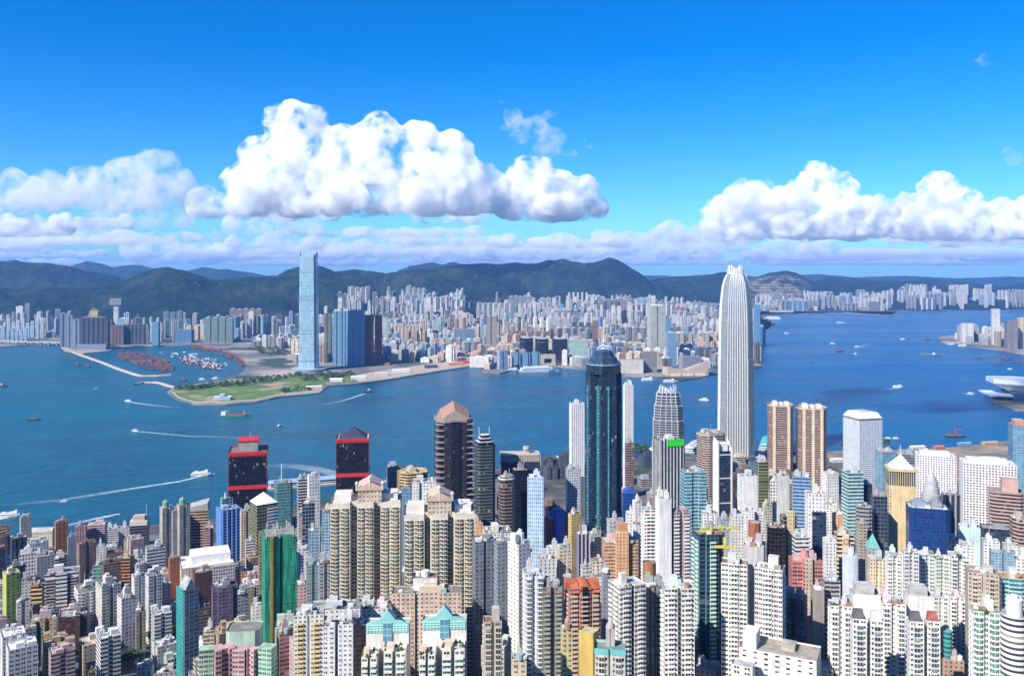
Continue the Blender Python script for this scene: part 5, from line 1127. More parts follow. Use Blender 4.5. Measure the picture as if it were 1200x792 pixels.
# teal roofed pair
TEAL = (.27, .6, .55)
for cx, yt, Y, lab in ((455, 728, 525, 'white tower block with a teal gabled roof screen, west of two'), (521, 724, 512, 'white tower block with a teal gabled roof screen and planted terrace, east of two')):
    t = ap(lab, cx - 26, cx + 26, yt, Y, (.74, .7, .66), asp=.5, rot=2, style='small', blank=(0,), top='none')
    W_, D_ = t.W, t.D
    b = MB()                        # stepped teal lattice screen rising to a gable
    pr = [(-.5, 0), (.5, 0), (.5, 5), (.34, 7), (.2, 7.5), (0, 14), (-.2, 7.5), (-.34, 7), (-.5, 5)]
    q = [(W_ * x, z) for x, z in pr]
    for y, fl_ in ((-D_ / 2 - .4, False), (-D_ / 2 + 1.2, True)):
        f = [(x, y, t.H - 4 + z) for x, z in q]; b.face(f[::-1] if fl_ else f)
    for i in range(len(q)):
        a, c = q[i], q[(i + 1) % len(q)]; b.face([(a[0], -D_ / 2 - .4, t.H - 4 + a[1]), (a[0], -D_ / 2 + 1.2, t.H - 4 + a[1]), (c[0], -D_ / 2 + 1.2, t.H - 4 + c[1]), (c[0], -D_ / 2 - .4, t.H - 4 + c[1])])
    add(t, 'gable_screen', b, None, TEAL)
    b = MB()
    for i in range(13):
        x = -W_ * .46 + i * W_ * .92 / 12
        if abs(i - 6) > 1: b.box(x - .2, -D_ / 2 - .75, t.H - 3.6, x + .2, -D_ / 2 - .35, t.H + .9)
    for z in (-2.4, -1, .4): b.box(-W_ * .48, -D_ / 2 - .8, t.H + z, W_ * .48, -D_ / 2 - .4, t.H + z + .35)
    add(t, 'screen_lattice', b, None, (.5, .76, .72))
    b = MB(); b.prism([(-W_ * .1, -D_ / 2 - 1.2), (W_ * .1, -D_ / 2 - 1.2), (W_ * .1, -D_ / 2), (-W_ * .1, -D_ / 2)], t.H - 9, t.H + 2.4, 2.4, 3.4, top=0); add(t, 'glass_oriel', b, MATS['sky'], TEAL)
    b = MB()
    for sx in (-1, 1): b.face([(0, -D_ / 2 - .4, t.H + 10), (sx * W_ * .16, -D_ / 2 - .4, t.H + 3.4), (sx * W_ * .16, D_ * .5, t.H + 1.5), (0, D_ * .5, t.H + 6)][::sx])
    add(t, 'gable_roof', b, None, TEAL, t.rf)
    for j, (u, dz) in enumerate(((-.36, -13), (.22, -10.5))):       # lower balcony wings in front
        w = W_ * (.36 if j == 0 else .5); b = MB(); x0 = W_ * u - w / 2; y0 = -D_ / 2 - 13
        P_ = [(x0, y0), (x0 + w * .4, y0), (x0 + w * .4, y0 + 4), (x0 + w * .55, y0 + 4), (x0 + w * .55, y0), (x0 + w, y0), (x0 + w, -D_ / 2 - .2), (x0, -D_ / 2 - .2)]
        b.prism(P_, 0, t.H + dz, 3.6, 3.2, top=1); add(t, 'front_wing', b, [MATS['apt2'], M_ROOF], (.74, .72, .66))
        for k2, ux in enumerate((x0 + .3, x0 + w * .58)):
            z = MB(); zig(z, ux, y0, 1, 0, 0, -1, w * .36, t.H + dz - 2, 3.2, max(0, t.H + dz - 2 - 3.2 * 16), 1.3, -.1, .85, 0); z.build('balcony', [M_PAINT, MATS['green']], t.root, (.66, .72, .68))
        b = MB(); b.box(x0 + w * .1, y0 + 3, t.H + dz, x0 + w * .45, y0 + 8, t.H + dz + 3.2); add(t, 'lift_house', b, None, (.7, .5, .38))
        b = MB()
        for _ in range(12): px, py, r = x0 + rg.uniform(0, w), y0 + rg.uniform(.5, 11), rg.uniform(.6, 1.3); b.cyl(px, py, t.H + dz, t.H + dz + r * 1.6, r, 6, r2=r * .4)
        add(t, 'terrace_planting', b, M_LEAF)
# peach terraces behind the teal roofs
t = ap('peach terraced block with arched windows behind the teal roofs', 459, 541, 690, 600, (.68, .52, .4), ('notch', 1, .34, .1), asp=.3, rot=3, style='apt', dens=1.6)
t = ap('white water tank house over the peach terraces', 484, 513, 673, 606, (.76, .74, .7), asp=.8, rot=3, style='small', blank=tuple(range(4)), top='none')
b = MB(); b.cyl(0, 0, t.H - 1, t.H + 3, 3, 12); b.cyl(-5, 1, t.H - 1, t.H + 2, 1.6, 10); add(t, 'water_tank', b, None, 'white', t.rf)
# white slab group west of the teal roofs
ap('white flats with ochre balconies under a cluttered roof', 344, 381, 716, 545, (.72, .7, .64), ('notch', 1, .1, .1), asp=.6, rot=8, style='apt', bays=('balc', (.6, .46, .24), 5, 3.6, 1.2), dens=1.8)
for x0, x1, yt, lab in ((378, 394, 730, 'white tower of paired windows with an orange roof, west of two'), (396, 415, 727, 'white tower of paired windows with an orange roof, east of two')):
    ap(lab, x0, x1, yt, 535, (.74, .75, .77), asp=1.2, rot=6, style='apt', bay=3.4, roof=(.5, .25, .13))
ap('brown block painted as the shaded right side of the paired window towers', 411, 429, 728, 545, (.26, .18, .12), asp=1, rot=12, style='balc')  # shade of the white pair's right side, put into the brown wall colour
lo('white long roof with a dish, behind the paired window towers', 362, 424, 708, 570, (.7, .66, .62), asp=.5, rot=6, dens=2.4)
lo('white plant roof between the teal roofs and beige giants', 418, 460, 708, 590, 'offwhite', asp=.6, rot=6, dens=2.2)
# the convention centre on its own island
plate('quay', [sea_pt(x, y, 3) for x, y in [(1162, 470), (1165, 464), (1185, 459), (1400, 462), (1400, 490), (1190, 480)]], 3, M_GROUND, 'reclaimed point under the winged hall')
X, Y = (1222 - 600) * 2.66, 2660
root = empty('convention_hall', (X, Y, 3), math.radians(-14)); tag(root, 'glass hall under a sweeping white winged roof on the point', 'hall')
b = MB(); b.box(-100, -60, 0, 120, 60, 26, bay=5, flr=6); b.build('wall', MATS['blue'], root, (.2, .3, .45))
b = MB()                           # one great prow shaped roof: flat on top, its fascia leaning back to the glass
top = [(-150, -40), (-60, -92), (150, -70), (150, 80), (-60, 85), (-150, 40)]; low = [(-100, -22), (-45, -62), (125, -62), (125, 62), (-45, 62), (-100, 22)]
b.prism(low, 27, 52, poly2=top); zt = [66, 62, 50, 50, 62, 66]
for k in range(6):
    a, c = top[k], top[(k + 1) % 6]; b.face([(*a, 52), (*c, 52), (*c, zt[(k + 1) % 6]), (*a, zt[k])])
b.face([(*p, z) for p, z in zip(top, zt)]); b.build('roof', M_METAL, root, (.8, .8, .78))
b = MB(); b.box(-165, -60, 14, -98, 60, 18); b.build('lower_roof', M_METAL, root, (.74, .74, .74))
# ---------------------------------------------------------------- the far shore: landmarks
GK = 'skyscrapers across the harbour'
def far(label, x0, x1, yt, Y, col, shape='rect', asp=.8, rot=0, style='apt2', name='skyscraper', group=GK, **k):
    return tower(label, x0, x1, yt, Y, shape, asp, rot, style, COL.get(col, col) if isinstance(col, str) else col, name=name, group=group, zb=3, top=k.pop('top', 'none'), **k)
def topbox(t, h, w=.5, col=None, name='lift_house', mat=None):
    b = MB(); b.box(-t.W * w / 2, -t.D * w / 2, t.H - 1, t.W * w / 2, t.D * w / 2, t.H + h); add(t, name, b, mat, col, t.rf)
# the tallest one
X, Y = (362 - 600) * 3.46, 3460
root = empty('skyscraper', (X, Y, 3), math.radians(3)); tag(root, 'tallest pale blue glass skyscraper standing alone on the peninsula', 'skyscraper', GK); FOOT.append((X, Y, 60))
fp = [(-.5, -.38), (-.38, -.38), (-.38, -.5), (.38, -.5), (.38, -.38), (.5, -.38), (.5, .38), (.38, .38), (.38, .5), (-.38, .5), (-.38, .38), (-.5, .38)]
prof = [(0, 86), (14, 76), (34, 71), (130, 70), (300, 68), (440, 64), (462, 62)]
b = MB()
for (za, wa), (zb_, wb) in zip(prof, prof[1:]): b.prism([(x * wa, y * wa) for x, y in fp], za, zb_, 9, 13, poly2=[(x * wb, y * wb) for x, y in fp])
b.face([(x * 62, y * 62, 462) for x, y in fp])
b.build('wall', facade('pale_teal_glass', .86, .93, (.24, .38, .46), rough=.16, curtain=0, var=.16), root, (.5, .6, .64))
for z in (40, 150, 165, 285, 300, 395):
    b = MB(); w = 71 if z < 200 else 68.2; w = interp(prof, z) + 1.2; b.prism([(x * w, y * w) for x, y in fp], z, z + 3.4, top=0, bottom=True); b.build('plant_band', M_METAL, root, (.2, .3, .36))
for sx, sy in ((0, -1), (1, 0), (0, 1), (-1, 0)):
    b = MB(); w = 24
    b.box(*( (-w, sy * 31.2 - 1, 455, w, sy * 31.2 + 1, 481) if sx == 0 else (sx * 31.2 - 1, -w, 455, sx * 31.2 + 1, w, 478))); b.build('crown_screen', M_METAL, root, (.36, .5, .54))
b = MB(); b.box(-22, -22, 461, 22, 22, 470); b.build('roof_house', M_PAINT, root, (.3, .33, .35))
b = MB(); b.cyl(0, 0, 0, 10, 70, 28); b.build('podium', MATS['sky'], root, (.42, .44, .46))
for a, c, col, lab in ((390, 402, (.2, .36, .5), 'blue glass slab of four joined shafts, west shaft'), (401, 410, (.26, .42, .56), 'blue glass slab of four joined shafts, second shaft'), (409, 419, (.2, .36, .5), 'blue glass slab of four joined shafts, third shaft'), (418, 428, (.16, .3, .44), 'blue glass slab of four joined shafts, east shaft')):
    t = far(lab, a, c, 364, 3650, col, ('notch', 1, .2, .1), asp=.9, rot=2, style='sky', bay=4); topbox(t, 5, .7, 'pale')
far('dark olive slim tower beside the tall glass skyscraper', 380, 389, 367, 3820, (.16, .17, .14), ('notch', 1, .2, .1), style='apt2')
for a, c, yt, lab in ((428, 438, 369, 'dark red brown tower, west of two'), (439, 448, 370, 'dark red brown tower, east of two')):
    t = far(lab, a, c, yt, 3700, (.26, .09, .065), ('notch', 1, .2, .1), rot=4, style='small')
    b = MB(); b.box(t.W * (.3 if a < 435 else -.5), -t.D / 2 - 1, 0, t.W * (.5 if a < 435 else -.3), 0, t.H + 2); add(t, 'orange_shaft', b, None, (.5, .14, .06))
lo_ = far('long red podium shed below the dark red towers', 431, 458, 424.5, 3690, (.42, .1, .07), asp=.5, style='small', name='shed', group=None)
far('mint tower standing behind the dark red pair', 449, 454, 372, 4700, 'mint', style='apt2')
for a, c, yt, Y, col, lab in ((70, 79, 367, 4560, 'bluegrey', 'grey tower at the lit end of the dark navy estate'), (78, 86, 369, 4520, (.4, .46, .5), 'pale grey tower in the middle of the navy estate'), (85, 95, 374, 4460, (.44, .5, .56), 'grey blue tower touching the dark navy slab')):
    far(lab, a, c, yt, Y, col, ('notch', 1, .2, .12), rot=20, style='apt2')
t = far('broad dark navy estate slab on the water', 93, 129, 372, 4440, (.05, .06, .09), ('notch', 5, .03, .25), asp=.28, rot=8, style='apt', bay=4); topbox(t, 4, .8, (.2, .2, .24))
b = MB(); b.box(-t.W * .55, -t.D * 1.2, 0, t.W * .5, -t.D * .5, 26); add(t, 'podium', b, MATS['ribbon'], (.34, .4, .5))
far('dark brown estate slab with orange edges', 129, 146, 381, 4700, (.2, .14, .12), ('notch', 3, .05, .25), asp=.3, rot=6, style='apt', bay=4)
far('dark blue estate slab behind the harbour basin', 146, 171, 380, 4740, (.07, .08, .12), ('notch', 4, .04, .25), asp=.3, rot=6, style='apt', bay=4)
far('slim blue glass tower alone by the harbour basin', 178, 188, 377, 4650, (.1, .2, .34), asp=.8, style='sky')
far('low blue glass block behind the barges', 205, 228, 386, 4850, (.16, .24, .36), asp=.5, style='blueribbon')
far('yellow topped tower behind the navy estate', 105, 118, 363.5, 5400, (.56, .44, .12), asp=.7, style='apt2')
t = far('white tower with a lattice crown wider than its shaft', 133, 141, 357, 5600, 'pale', asp=.9, style='apt2')
b = MB(); b.box(-t.W * 1.2, -t.D * .8, t.H - 2, t.W * 1.2, t.D * .8, t.H + 40, bay=3); add(t, 'lattice_crown', b, MATS['fins'], (.5, .5, .5))
for i in range(8):
    far('white slab tower in the row of pale blocks by the western bridge', 8 + i * 5.6, 12.6 + i * 5.6, 372 + (i * 5 % 7), 5150 + 60 * (i % 3), (.6, .68, .7), ('notch', 1, .2, .12), rot=10, style='apt', name='housing_slab', group='white slabs by the western bridge')
for i in range(6):
    far('pale blue low slab in front of the white row', 2 + i * 5.2, 6.4 + i * 5.2, 384 + (i * 3 % 5), 4950, (.36, .48, .62), rot=10, style='apt', name='housing_slab', group='low slabs by the western bridge')
far('tall tan grey tower standing behind the brown quay sheds', 570, 582, 370, 4300, (.36, .33, .27), ('notch', 1, .14, .1), asp=.8, style='apt2')
for i in range(4):
    far('brown office block on the quay beside the curved glass trio', 572 + i * 9, 580 + i * 9, 411 + i % 2 * 2, 3780 - 20 * i, (.2, .13, .1), rot=-8, style='ribbonfat', name='quay_office', group='brown quay offices')
for a, c, yt, lab in ((609, 625, 396, 'dark blue glass tower with a concave front, west of the trio'), (627, 643, 397, 'dark blue glass tower with a concave front, middle of the trio'), (647, 665, 397, 'dark blue glass tower with a concave front, east of the trio')):
    t = far(lab, a, c, yt, 3760, (.04, .07, .15), 'bow', asp=.7, rot=-4, style='black', bay=4); topbox(t, 4, .6, 'grey')
X, Y = (642 - 600) * 3.67, 3670
root = empty('hotel', (X, Y, 3), 0); tag(root, 'cream hotel with a square hole through it, before the dark glass trio', 'hotel')
for nm, bx in (('side_wing', (-32, -10, 0, -16, 10, 46)), ('side_wing', (16, -10, 0, 32, 10, 46)), ('bridge_storey', (-16.1, -9.8, 28, 16.1, 9.8, 46.2)), ('base_storey', (-16.1, -9.8, 0, 16.1, 9.8, 8))): b = MB(); b.box(*bx); b.build(nm, MATS['small'], root, (.5, .42, .3))
t = far('pale green gridded tower east of the dark glass trio', 667, 689, 399, 3720, (.4, .52, .44), asp=.5, rot=-4, style='green', bay=5)
t = far('tall pale green tower with a notched crown', 758, 780, 358, 3900, (.52, .56, .46), ('notch', 1, .12, .08), asp=.8, rot=8, style='apt2'); topbox(t, 6, .6, 'offwhite')
far('slim brown tower beside the spire of the star shaped skyscraper', 694, 701, 376, 4300, (.24, .15, .13), style='apt2')
far('blue glass block by the pale green tower', 780, 786, 372, 4500, (.1, .22, .42), style='sky')
far('slim grey blue hotel slab by the waterfront', 780, 793, 390, 3600, (.36, .44, .54), asp=.8, rot=6, style='blueribbon')
far('long white terminal with black windows', 727, 754, 421, 3380, (.62, .58, .5), asp=.4, rot=-4, style='apt', name='terminal', group=None)
far('brown hotel block beside the white terminal', 753, 770, 412, 3420, (.22, .2, .2), asp=.7, rot=-4, style='apt', name='hotel', group=None)
far('grey hotel block with wave shaped windows', 795, 822, 417, 3560, (.3, .3, .34), asp=.5, rot=14, style='apt', name='hotel', group=None)
X, Y = (804 - 600) * 3.3, 3310
root = empty('culture_hall', (X, Y, 3), math.radians(10)); tag(root, 'windowless sand coloured hall with a swooping roof', 'hall')
b = MB(); q = [(-80, -20), (85, -20), (85, 40), (-80, 40)]; h = [16, 58, 44, 22]
top = [(*p, z) for p, z in zip(q, h)]; mid = [(0, -20, 18), (0, 40, 24)]
b.face([(-80, -20, 0), (85, -20, 0), (85, -20, 58), (0, -20, 20), (-80, -20, 36)]); b.face([(85, -20, 0), (85, 40, 0), (85, 40, 44), (85, -20, 58)]); b.face([(85, 40, 0), (-80, 40, 0), (-80, 40, 30), (0, 40, 18), (85, 40, 44)]); b.face([(-80, 40, 0), (-80, -20, 0), (-80, -20, 36), (-80, 40, 30)])
b.build('wall', M_PAINT, root, (.52, .4, .3)); b = MB(); b.face([(-80, -20, 36), (0, -20, 20), (0, 40, 18), (-80, 40, 30)]); b.face([(0, -20, 20), (85, -20, 58), (85, 40, 44), (0, 40, 18)]); b.build('roof', M_ROOF, root, (.55, .43, .33))
for i in range(3):
    b = MB(); b.prism([(-70 + i * 50, -34), (-30 + i * 50, -34), (-30 + i * 50, -20.2), (-70 + i * 50, -20.2)], 0, 9, poly2=[(-70 + i * 50, -24), (-30 + i * 50, -24), (-30 + i * 50, -20.2), (-70 + i * 50, -20.2)], top=0); b.build('buttress', M_PAINT, root, (.5, .38, .28))
far('glass tower in blue by the bay, east of the silver skyscraper', 883, 891, 357, 4600, (.08, .24, .4), style='sky'); far('low blue block by the bay', 884, 897, 383, 4700, (.1, .2, .36), style='blueribbon', name='quay_office', group=None)
far('red and white tower behind the pale green one', 792, 803, 360, 6900, (.5, .12, .12), style='apt2')
# the point on the far right
for a, c, yt, Y, col, lab in ((1161, 1172, 362, 4700, 'white', 'tall white stepped tower on the eastern point'), (1177, 1193, 375, 4450, (.22, .2, .22), 'dark grey office on the eastern point'), (1192, 1206, 372, 4500, 'cream', 'cream tower at the edge of the eastern point'), (1125, 1141, 379, 4900, 'white', 'white slab at the tip of the eastern point')):
    far(lab, a, c, yt, Y, col, ('notch', 1, .2, .12), style='apt2', rot=-14)

# ---------------------------------------------------------------- the far shore: its mass of towers
TPL = {}
for shp, sname in (('rect', 0), (('notch', 1, .2, .16), 1), (('notch', 2, .14, .16), 2), (('cross', .24), 3), (('cham', .2), 4), ('rect', 5)):
    for h in (26, 44, 64, 90, 118, 150):
        for st in ('small', 'apt', 'ribbon', 'fins', 'sky'):
            if (sname + h) % 7 == {'small': 0, 'apt': 1, 'ribbon': 2, 'fins': 3, 'sky': 4}[st] or st == ('small', 'apt')[sname % 2]: TPL.setdefault(h, []).append((shp, st, [0, 0, 0, 0, 0, 1][sname]))
def tpl_mesh(h, i, cache={}):
    if (h, i) in cache: return cache[(h, i)]
    shp, st, wide = TPL[h][i]; w = (22, 27, 32, 38)[(i + h) % 4] if not wide else (46, 58, 68)[(i + h) % 3]; d = 24 if not wide else 18
    if h < 50: w, d = w * 1.2, d * 1.25
    b = MB(); P = [(x * w, y * d) for x, y in footprint(shp)]; b.prism(P, 0, h, 4.5, 3.2, top=1)
    b.box(-w * .2, -d * .2, h, w * .16, d * .24, h + 5, m=2); b.box(w * .22, -d * .3, h, w * .4, d * .0, h + 3, m=2)
    o = b.build('far_block', [MATS[st], M_ROOF, M_PAINT]); me = o.data; bpy.data.objects.remove(o); cache[(h, i)] = me; return me
PAL = [('white', (.78, .74, .66)), ('white', (.72, .69, .62)), ('cream', (.7, .6, .44)), ('cream', (.62, .52, .38)), ('beige', (.5, .42, .32)), ('grey', (.42, .42, .42)), ('grey', (.34, .35, .38)), ('pink', (.58, .42, .4)), ('blue grey', (.34, .42, .54)), ('blue', (.12, .24, .44)),
       ('tan', (.44, .32, .22)), ('brown', (.22, .16, .13)), ('dark', (.1, .11, .14)), ('green', (.3, .42, .36)), ('salmon', (.62, .42, .3))]
ANCH = [(-80, 'by the western bridge'), (70, 'behind the dark navy estate'), (130, 'behind the harbour basin'), (205, 'behind the crowded barges'), (265, 'beside the harbour basin'), (345, 'behind the tallest pale blue skyscraper'), (388, 'behind the blue glass slab'), (428, 'behind the dark red pair'),
        (455, 'inland of the bare quay'), (500, 'below the twin hill peaks'), (545, 'behind the brown quay offices'), (600, 'behind the dark glass trio'), (650, 'behind the green gridded tower'), (690, 'below the tallest hill'), (735, 'around the tall pale green tower'), (785, 'behind the sand coloured hall'),
        (830, 'beside the silver skyscraper'), (885, 'under the terraced quarry'), (950, 'along the far bay shore'), (1035, 'on the far headland'), (1100, 'on the eastern point'), (1150, 'at the far eastern shore')]
def anchor(px):
    a = ANCH[0][1]
    for x, s in ANCH:
        if px >= x: a = s
    return a
ZONES = [ # columns, distances, count, (heights, weights), palette, depth word
 ((125, 352), (4850, 5700), 95, ((64, 90, 118, 150), (1, 2, 4, 3)), (0, 1, 2, 4, 5, 6, 8, 12, 13), 'shore side'),
 ((-60, 125), (5200, 6400), 60, ((44, 64, 90, 118), (2, 2, 2, 1)), (0, 1, 5, 8, 9), 'shore side'),
 ((295, 352), (4450, 4800), 24, ((26, 44, 64), (2, 2, 2)), (0, 1, 2, 5), 'low lying'),
 ((345, 560), (3760, 4900), 230, ((26, 44, 64, 90), (4, 5, 2, 1)), (0, 1, 2, 3, 4, 5, 7, 8, 10, 14), 'shore side'),
 ((350, 560), (4900, 6600), 300, ((26, 44, 64, 90, 118), (2, 5, 4, 2, 1)), (0, 1, 2, 3, 4, 5, 6, 7, 8, 11, 12, 13, 14), 'inland'),
 ((395, 545), (6600, 7700), 150, ((44, 64, 90, 118, 150), (1, 1, 3, 4, 3)), (0, 0, 1, 2, 3, 8, 7), 'hillside'),
 ((540, 770), (6300, 8300), 220, ((44, 64, 90, 118), (2, 2, 3, 2)), (0, 0, 1, 2, 3, 5, 8, 9), 'hillside'),
 ((560, 890), (3500, 4600), 260, ((26, 44, 64, 90), (3, 5, 3, 1)), (0, 1, 2, 3, 4, 5, 6, 8, 9, 11, 12, 14), 'shore side'),
 ((560, 890), (4600, 6300), 330, ((26, 44, 64, 90, 118), (2, 5, 4, 2, 1)), (0, 1, 2, 3, 4, 5, 6, 8, 9, 10, 11, 12, 14), 'inland'),
 ((770, 890), (6300, 8600), 110, ((44, 64, 90), (2, 2, 2)), (0, 0, 1, 2, 5, 8, 9), 'inland'),
 ((885, 1040), (8950, 10600), 270, ((44, 64, 90, 118, 150), (3, 3, 3, 3, 1)), (0, 0, 1, 2, 5, 8, 9, 9), 'shore side'),
 ((1035, 1135), (9050, 10300), 90, ((90, 118, 150), (1, 2, 2)), (0, 0, 0, 2), 'hillside'),
 ((1140, 1290), (9050, 10300), 110, ((90, 118, 150), (1, 2, 2)), (0, 0, 2, 3), 'hillside'),
 ((1124, 1235), (4420, 5100), 60, ((44, 64, 90, 118), (2, 3, 3, 2)), (0, 0, 1, 2, 5, 6), 'shore side'),
]
NPOLY = [sea_pt(x, y, 3) for x, y in [(1110, 396), (1125, 402), (1162, 406), (1200, 412), (1300, 421), (1500, 420), (1500, 380), (1250, 385), (1160, 391)]]
rng = random.Random(4)
CELL = {}
def free(X, Y, r):
    k = (int(X // 60), int(Y // 60))
    for a in (-1, 0, 1):
        for c in (-1, 0, 1):
            for x, y, q in CELL.get((k[0] + a, k[1] + c), ()):
                if (x - X) ** 2 + (y - Y) ** 2 < (r + q) ** 2: return False
    return True
def occupy(X, Y, r):
    for a in range(int((X - r) // 60), int((X + r) // 60) + 1):
        for c in range(int((Y - r) // 60), int((Y + r) // 60) + 1): CELL.setdefault((a, c), []).append((X, Y, r))
for f in FOOT: occupy(*f)
TOWNS = []
HCL = {26: 'low', 44: 'low', 64: 'mid height', 90: 'mid height', 118: 'tall', 150: 'tall'}
for (xa, xb), (Ya, Yb), cnt, (hs_, ws), pal, dep in ZONES:
    made = tries = 0
    while made < cnt and tries < cnt * 30:
        tries += 1
        px = rng.uniform(xa, xb); Y = math.sqrt(rng.uniform(Ya ** 2, Yb ** 2)); X = (px - 600) * Y / F
        if not (in_poly((X, Y), KPOLY) or (px > 1100 and Y < 5300 and in_poly((X, Y), NPOLY))): continue
        if px > 1100 and Y > 5300 and not in_poly((X, Y), KPOLY): continue
        z = far_z(px, Y) - 2
        if hill_z(px, Y) > (140 if dep == 'hillside' else 60): continue
        h = rng.choices(hs_, ws)[0]; i = rng.randrange(len(TPL[h])); wide = TPL[h][i][2]; r = (18 if not wide else 27)
        if not free(X, Y, r): continue
        occupy(X, Y, r); made += 1
        est = rng.random() < .45 and made + 3 < cnt and h >= 64      # an estate: a short row of equal towers
        c = rng.choice(pal); sc = rng.uniform(.8, 1.12) * (1.12 if dep == 'hillside' else 1); rot = math.radians(rng.choice((-8, -8, 12, 82, 30)) + rng.uniform(-5, 5))
        for q in range(rng.randint(2, 5) if est else 1):
            if q:
                X += 42 * (1.3 if wide else 1); px = 600 + X * F / Y
                if px > xb or not free(X, Y, r * .85) or not (in_poly((X, Y), KPOLY) or in_poly((X, Y), NPOLY)): break
                occupy(X, Y, r * .85); made += 1; z = far_z(px, Y) - 2
            TOWNS.append(dict(X=X, Y=Y, z=z, h=h, i=i, c=c, sc=sc * rng.uniform(.97, 1.03), rot=rot, px=px, dep=dep, st=TPL[h][i][1]))
for t_ in TOWNS:
    t_['kind'] = 'glass_block' if t_['st'] == 'sky' else 'low_rise' if t_['h'] < 50 else 'high_rise'
    t_['size'] = (t_['h'] * 30) / t_['Y'] ** 2
rest = []
for kd in ('glass_block', 'low_rise', 'high_rise'):
    L = sorted((q for q in TOWNS if q['kind'] == kd), key=lambda q: -q['size'])
    rest += L[290:]
    for q in L[:290]:
        o = bpy.data.objects.new(kd, tpl_mesh(q['h'], q['i'])); C.objects.link(o)
        o.location = (q['X'], q['Y'], q['z']); o.rotation_euler = (0, 0, q['rot']); o.scale = (1, 1, q['sc'])
        v = rng.uniform(.9, 1.08); o.color = tuple(c * v for c in PAL[q['c']][1]) + (1,)
        w = {'glass_block': 'glass fronted block', 'low_rise': 'flat roofed block', 'high_rise': 'tower'}[kd]
        tag(o, f"{HCL[q['h']]} {PAL[q['c']][0]} {q['dep']} {w} {anchor(q['px'])}", kd.replace('_', ' '), f"{w}s across the harbour {anchor(q['px'])}")
b = MB()
for q in rest:
    me = tpl_mesh(q['h'], q['i']); M_ = Matrix.Translation((q['X'], q['Y'], q['z'])) @ Matrix.Rotation(q['rot'], 4, 'Z') @ Matrix.Diagonal((1, 1, q['sc'], 1)); n0 = len(b.v)
    b.v += [tuple(M_ @ v.co) for v in me.vertices]
    for p in me.polygons:
        b.f.append(tuple(n0 + k for k in p.vertices)); b.uv.append([tuple(me.uv_layers[0].data[k].uv) for k in p.loop_indices]); b.m.append(q['c'] % 3 if p.material_index == 0 else 3)
if rest:
    M3 = []
    o = b.build('distant_city', [MATS['apt'], MATS['apt2'], MATS['fins'], M_ROOF], None, (.58, .56, .52)); tag(o, 'packed mass of far pale tower blocks', kind='stuff')
# the runway and the low sheds of the old airfield
far('long low white cruise terminal on the old runway', 902, 930, 363.5, 8600, 'white', asp=.12, style='ribbon', name='terminal', group=None)
# ---------------------------------------------------------------- low blocks and streets between the near towers
for f in FOOT: 
    if f[1] < 2000: occupy(*f)
rng = random.Random(12)
IPAL = [('white', (.7, .69, .66)), ('cream', (.62, .54, .42)), ('grey', (.42, .41, .4)), ('pale pink', (.6, .46, .43)), ('tan', (.46, .35, .24)), ('pale green', (.44, .52, .44)), ('brown', (.26, .18, .13)), ('blue grey', (.36, .4, .46))]
INM = {}
def in_mesh(h, i):
    if (h, i) in INM: return INM[(h, i)]
    r2 = random.Random(h * 7 + i); w, d = r2.uniform(13, 22), r2.uniform(12, 18)
    b = MB(); shp = ('rect', ('notch', 1, .24, .14), 'rect', ('stepf', .5, .12))[i]; P = [(x * w, y * d) for x, y in footprint(shp)]
    b.prism(P, 0, h, 3.2, 3.0); b.face([(x * .99, y * .99, h - .9) for x, y in P], m=1)
    for _ in range(8):
        x, y, s = r2.uniform(-.38, .38) * w, r2.uniform(-.36, .36) * d, r2.choice((.6, .8, 1.0, 1.6, 2.6)); b.box(x - s, y - s * .8, h - .9, x + s, y + s * .8, h + r2.uniform(.6, 4), m=2, bottom=False)
    o = b.build('walk_up_block', [MATS[('apt', 'small', 'ribbon', 'apt2')[(i + h) % 4]], M_ROOF, M_PAINT]); INM[(h, i)] = o.data; bpy.data.objects.remove(o); return INM[(h, i)]
NEAR = [(-50, 'near the western edge'), (70, 'around the cream slim tower'), (135, 'around the tall white twin shafts'), (200, 'near the white roofed block'), (285, 'around the green netted tower'), (350, 'behind the beige giants'), (480, 'between the beige giants and the dark brown tower'), (560, 'below the dark tower with a pink crown'),
        (640, 'around the star shaped skyscraper'), (735, 'below the green panelled tower'), (830, 'before the silver skyscraper'), (900, 'below the bronze twins'), (980, 'below the dotted white tower'), (1070, 'before the gridded hotels'), (1140, 'near the eastern edge')]
cand = []
a = math.radians(34)
for i in range(-60, 60):
    for j in range(-60, 60):
        u, v = i * 27 + rng.uniform(-3, 3), j * 25 + (i // 3) * 6 + rng.uniform(-3, 3)
        if i % 4 == 0 or j % 6 == 0: continue                     # streets
        X, Y = u * math.cos(a) - v * math.sin(a), 1000 + u * math.sin(a) + v * math.cos(a)
        if Y < 560 or Y > 1830 or Y > interp(SHORE, X) - 60: continue
        px = 600 + X * F / Y
        if not -60 < px < 1260: continue
        if X > 480 and Y > 1500: continue                         # open reclaimed ground
        if Y > 1350 and not 470 < px < 900 and rng.random() < .5: continue
        if not free(X, Y, 9): continue
        occupy(X, Y, 10); cand.append((X, Y, px))
ib = []
for X, Y, px in cand:
    hm = interp([(560, 26), (750, 33), (950, 38), (1150, 38), (1400, 26), (1900, 14)], Y) * (1.15 if px > 520 else 1)
    h = min((12, 18, 24, 33, 45, 60), key=lambda q: abs(q - hm * rng.choice((.5, .7, 1, 1.1, 1.5))))
    ib.append((X, Y, px, h))
ib.sort(key=lambda q: q[1]); ib = [q for q in ib if not (q[1] > 1130 and 440 < q[2] < 930)]; keep = ib if len(ib) <= 295 else sorted(ib, key=lambda q: -(q[3] * 16) / q[1] ** 2)[:295]
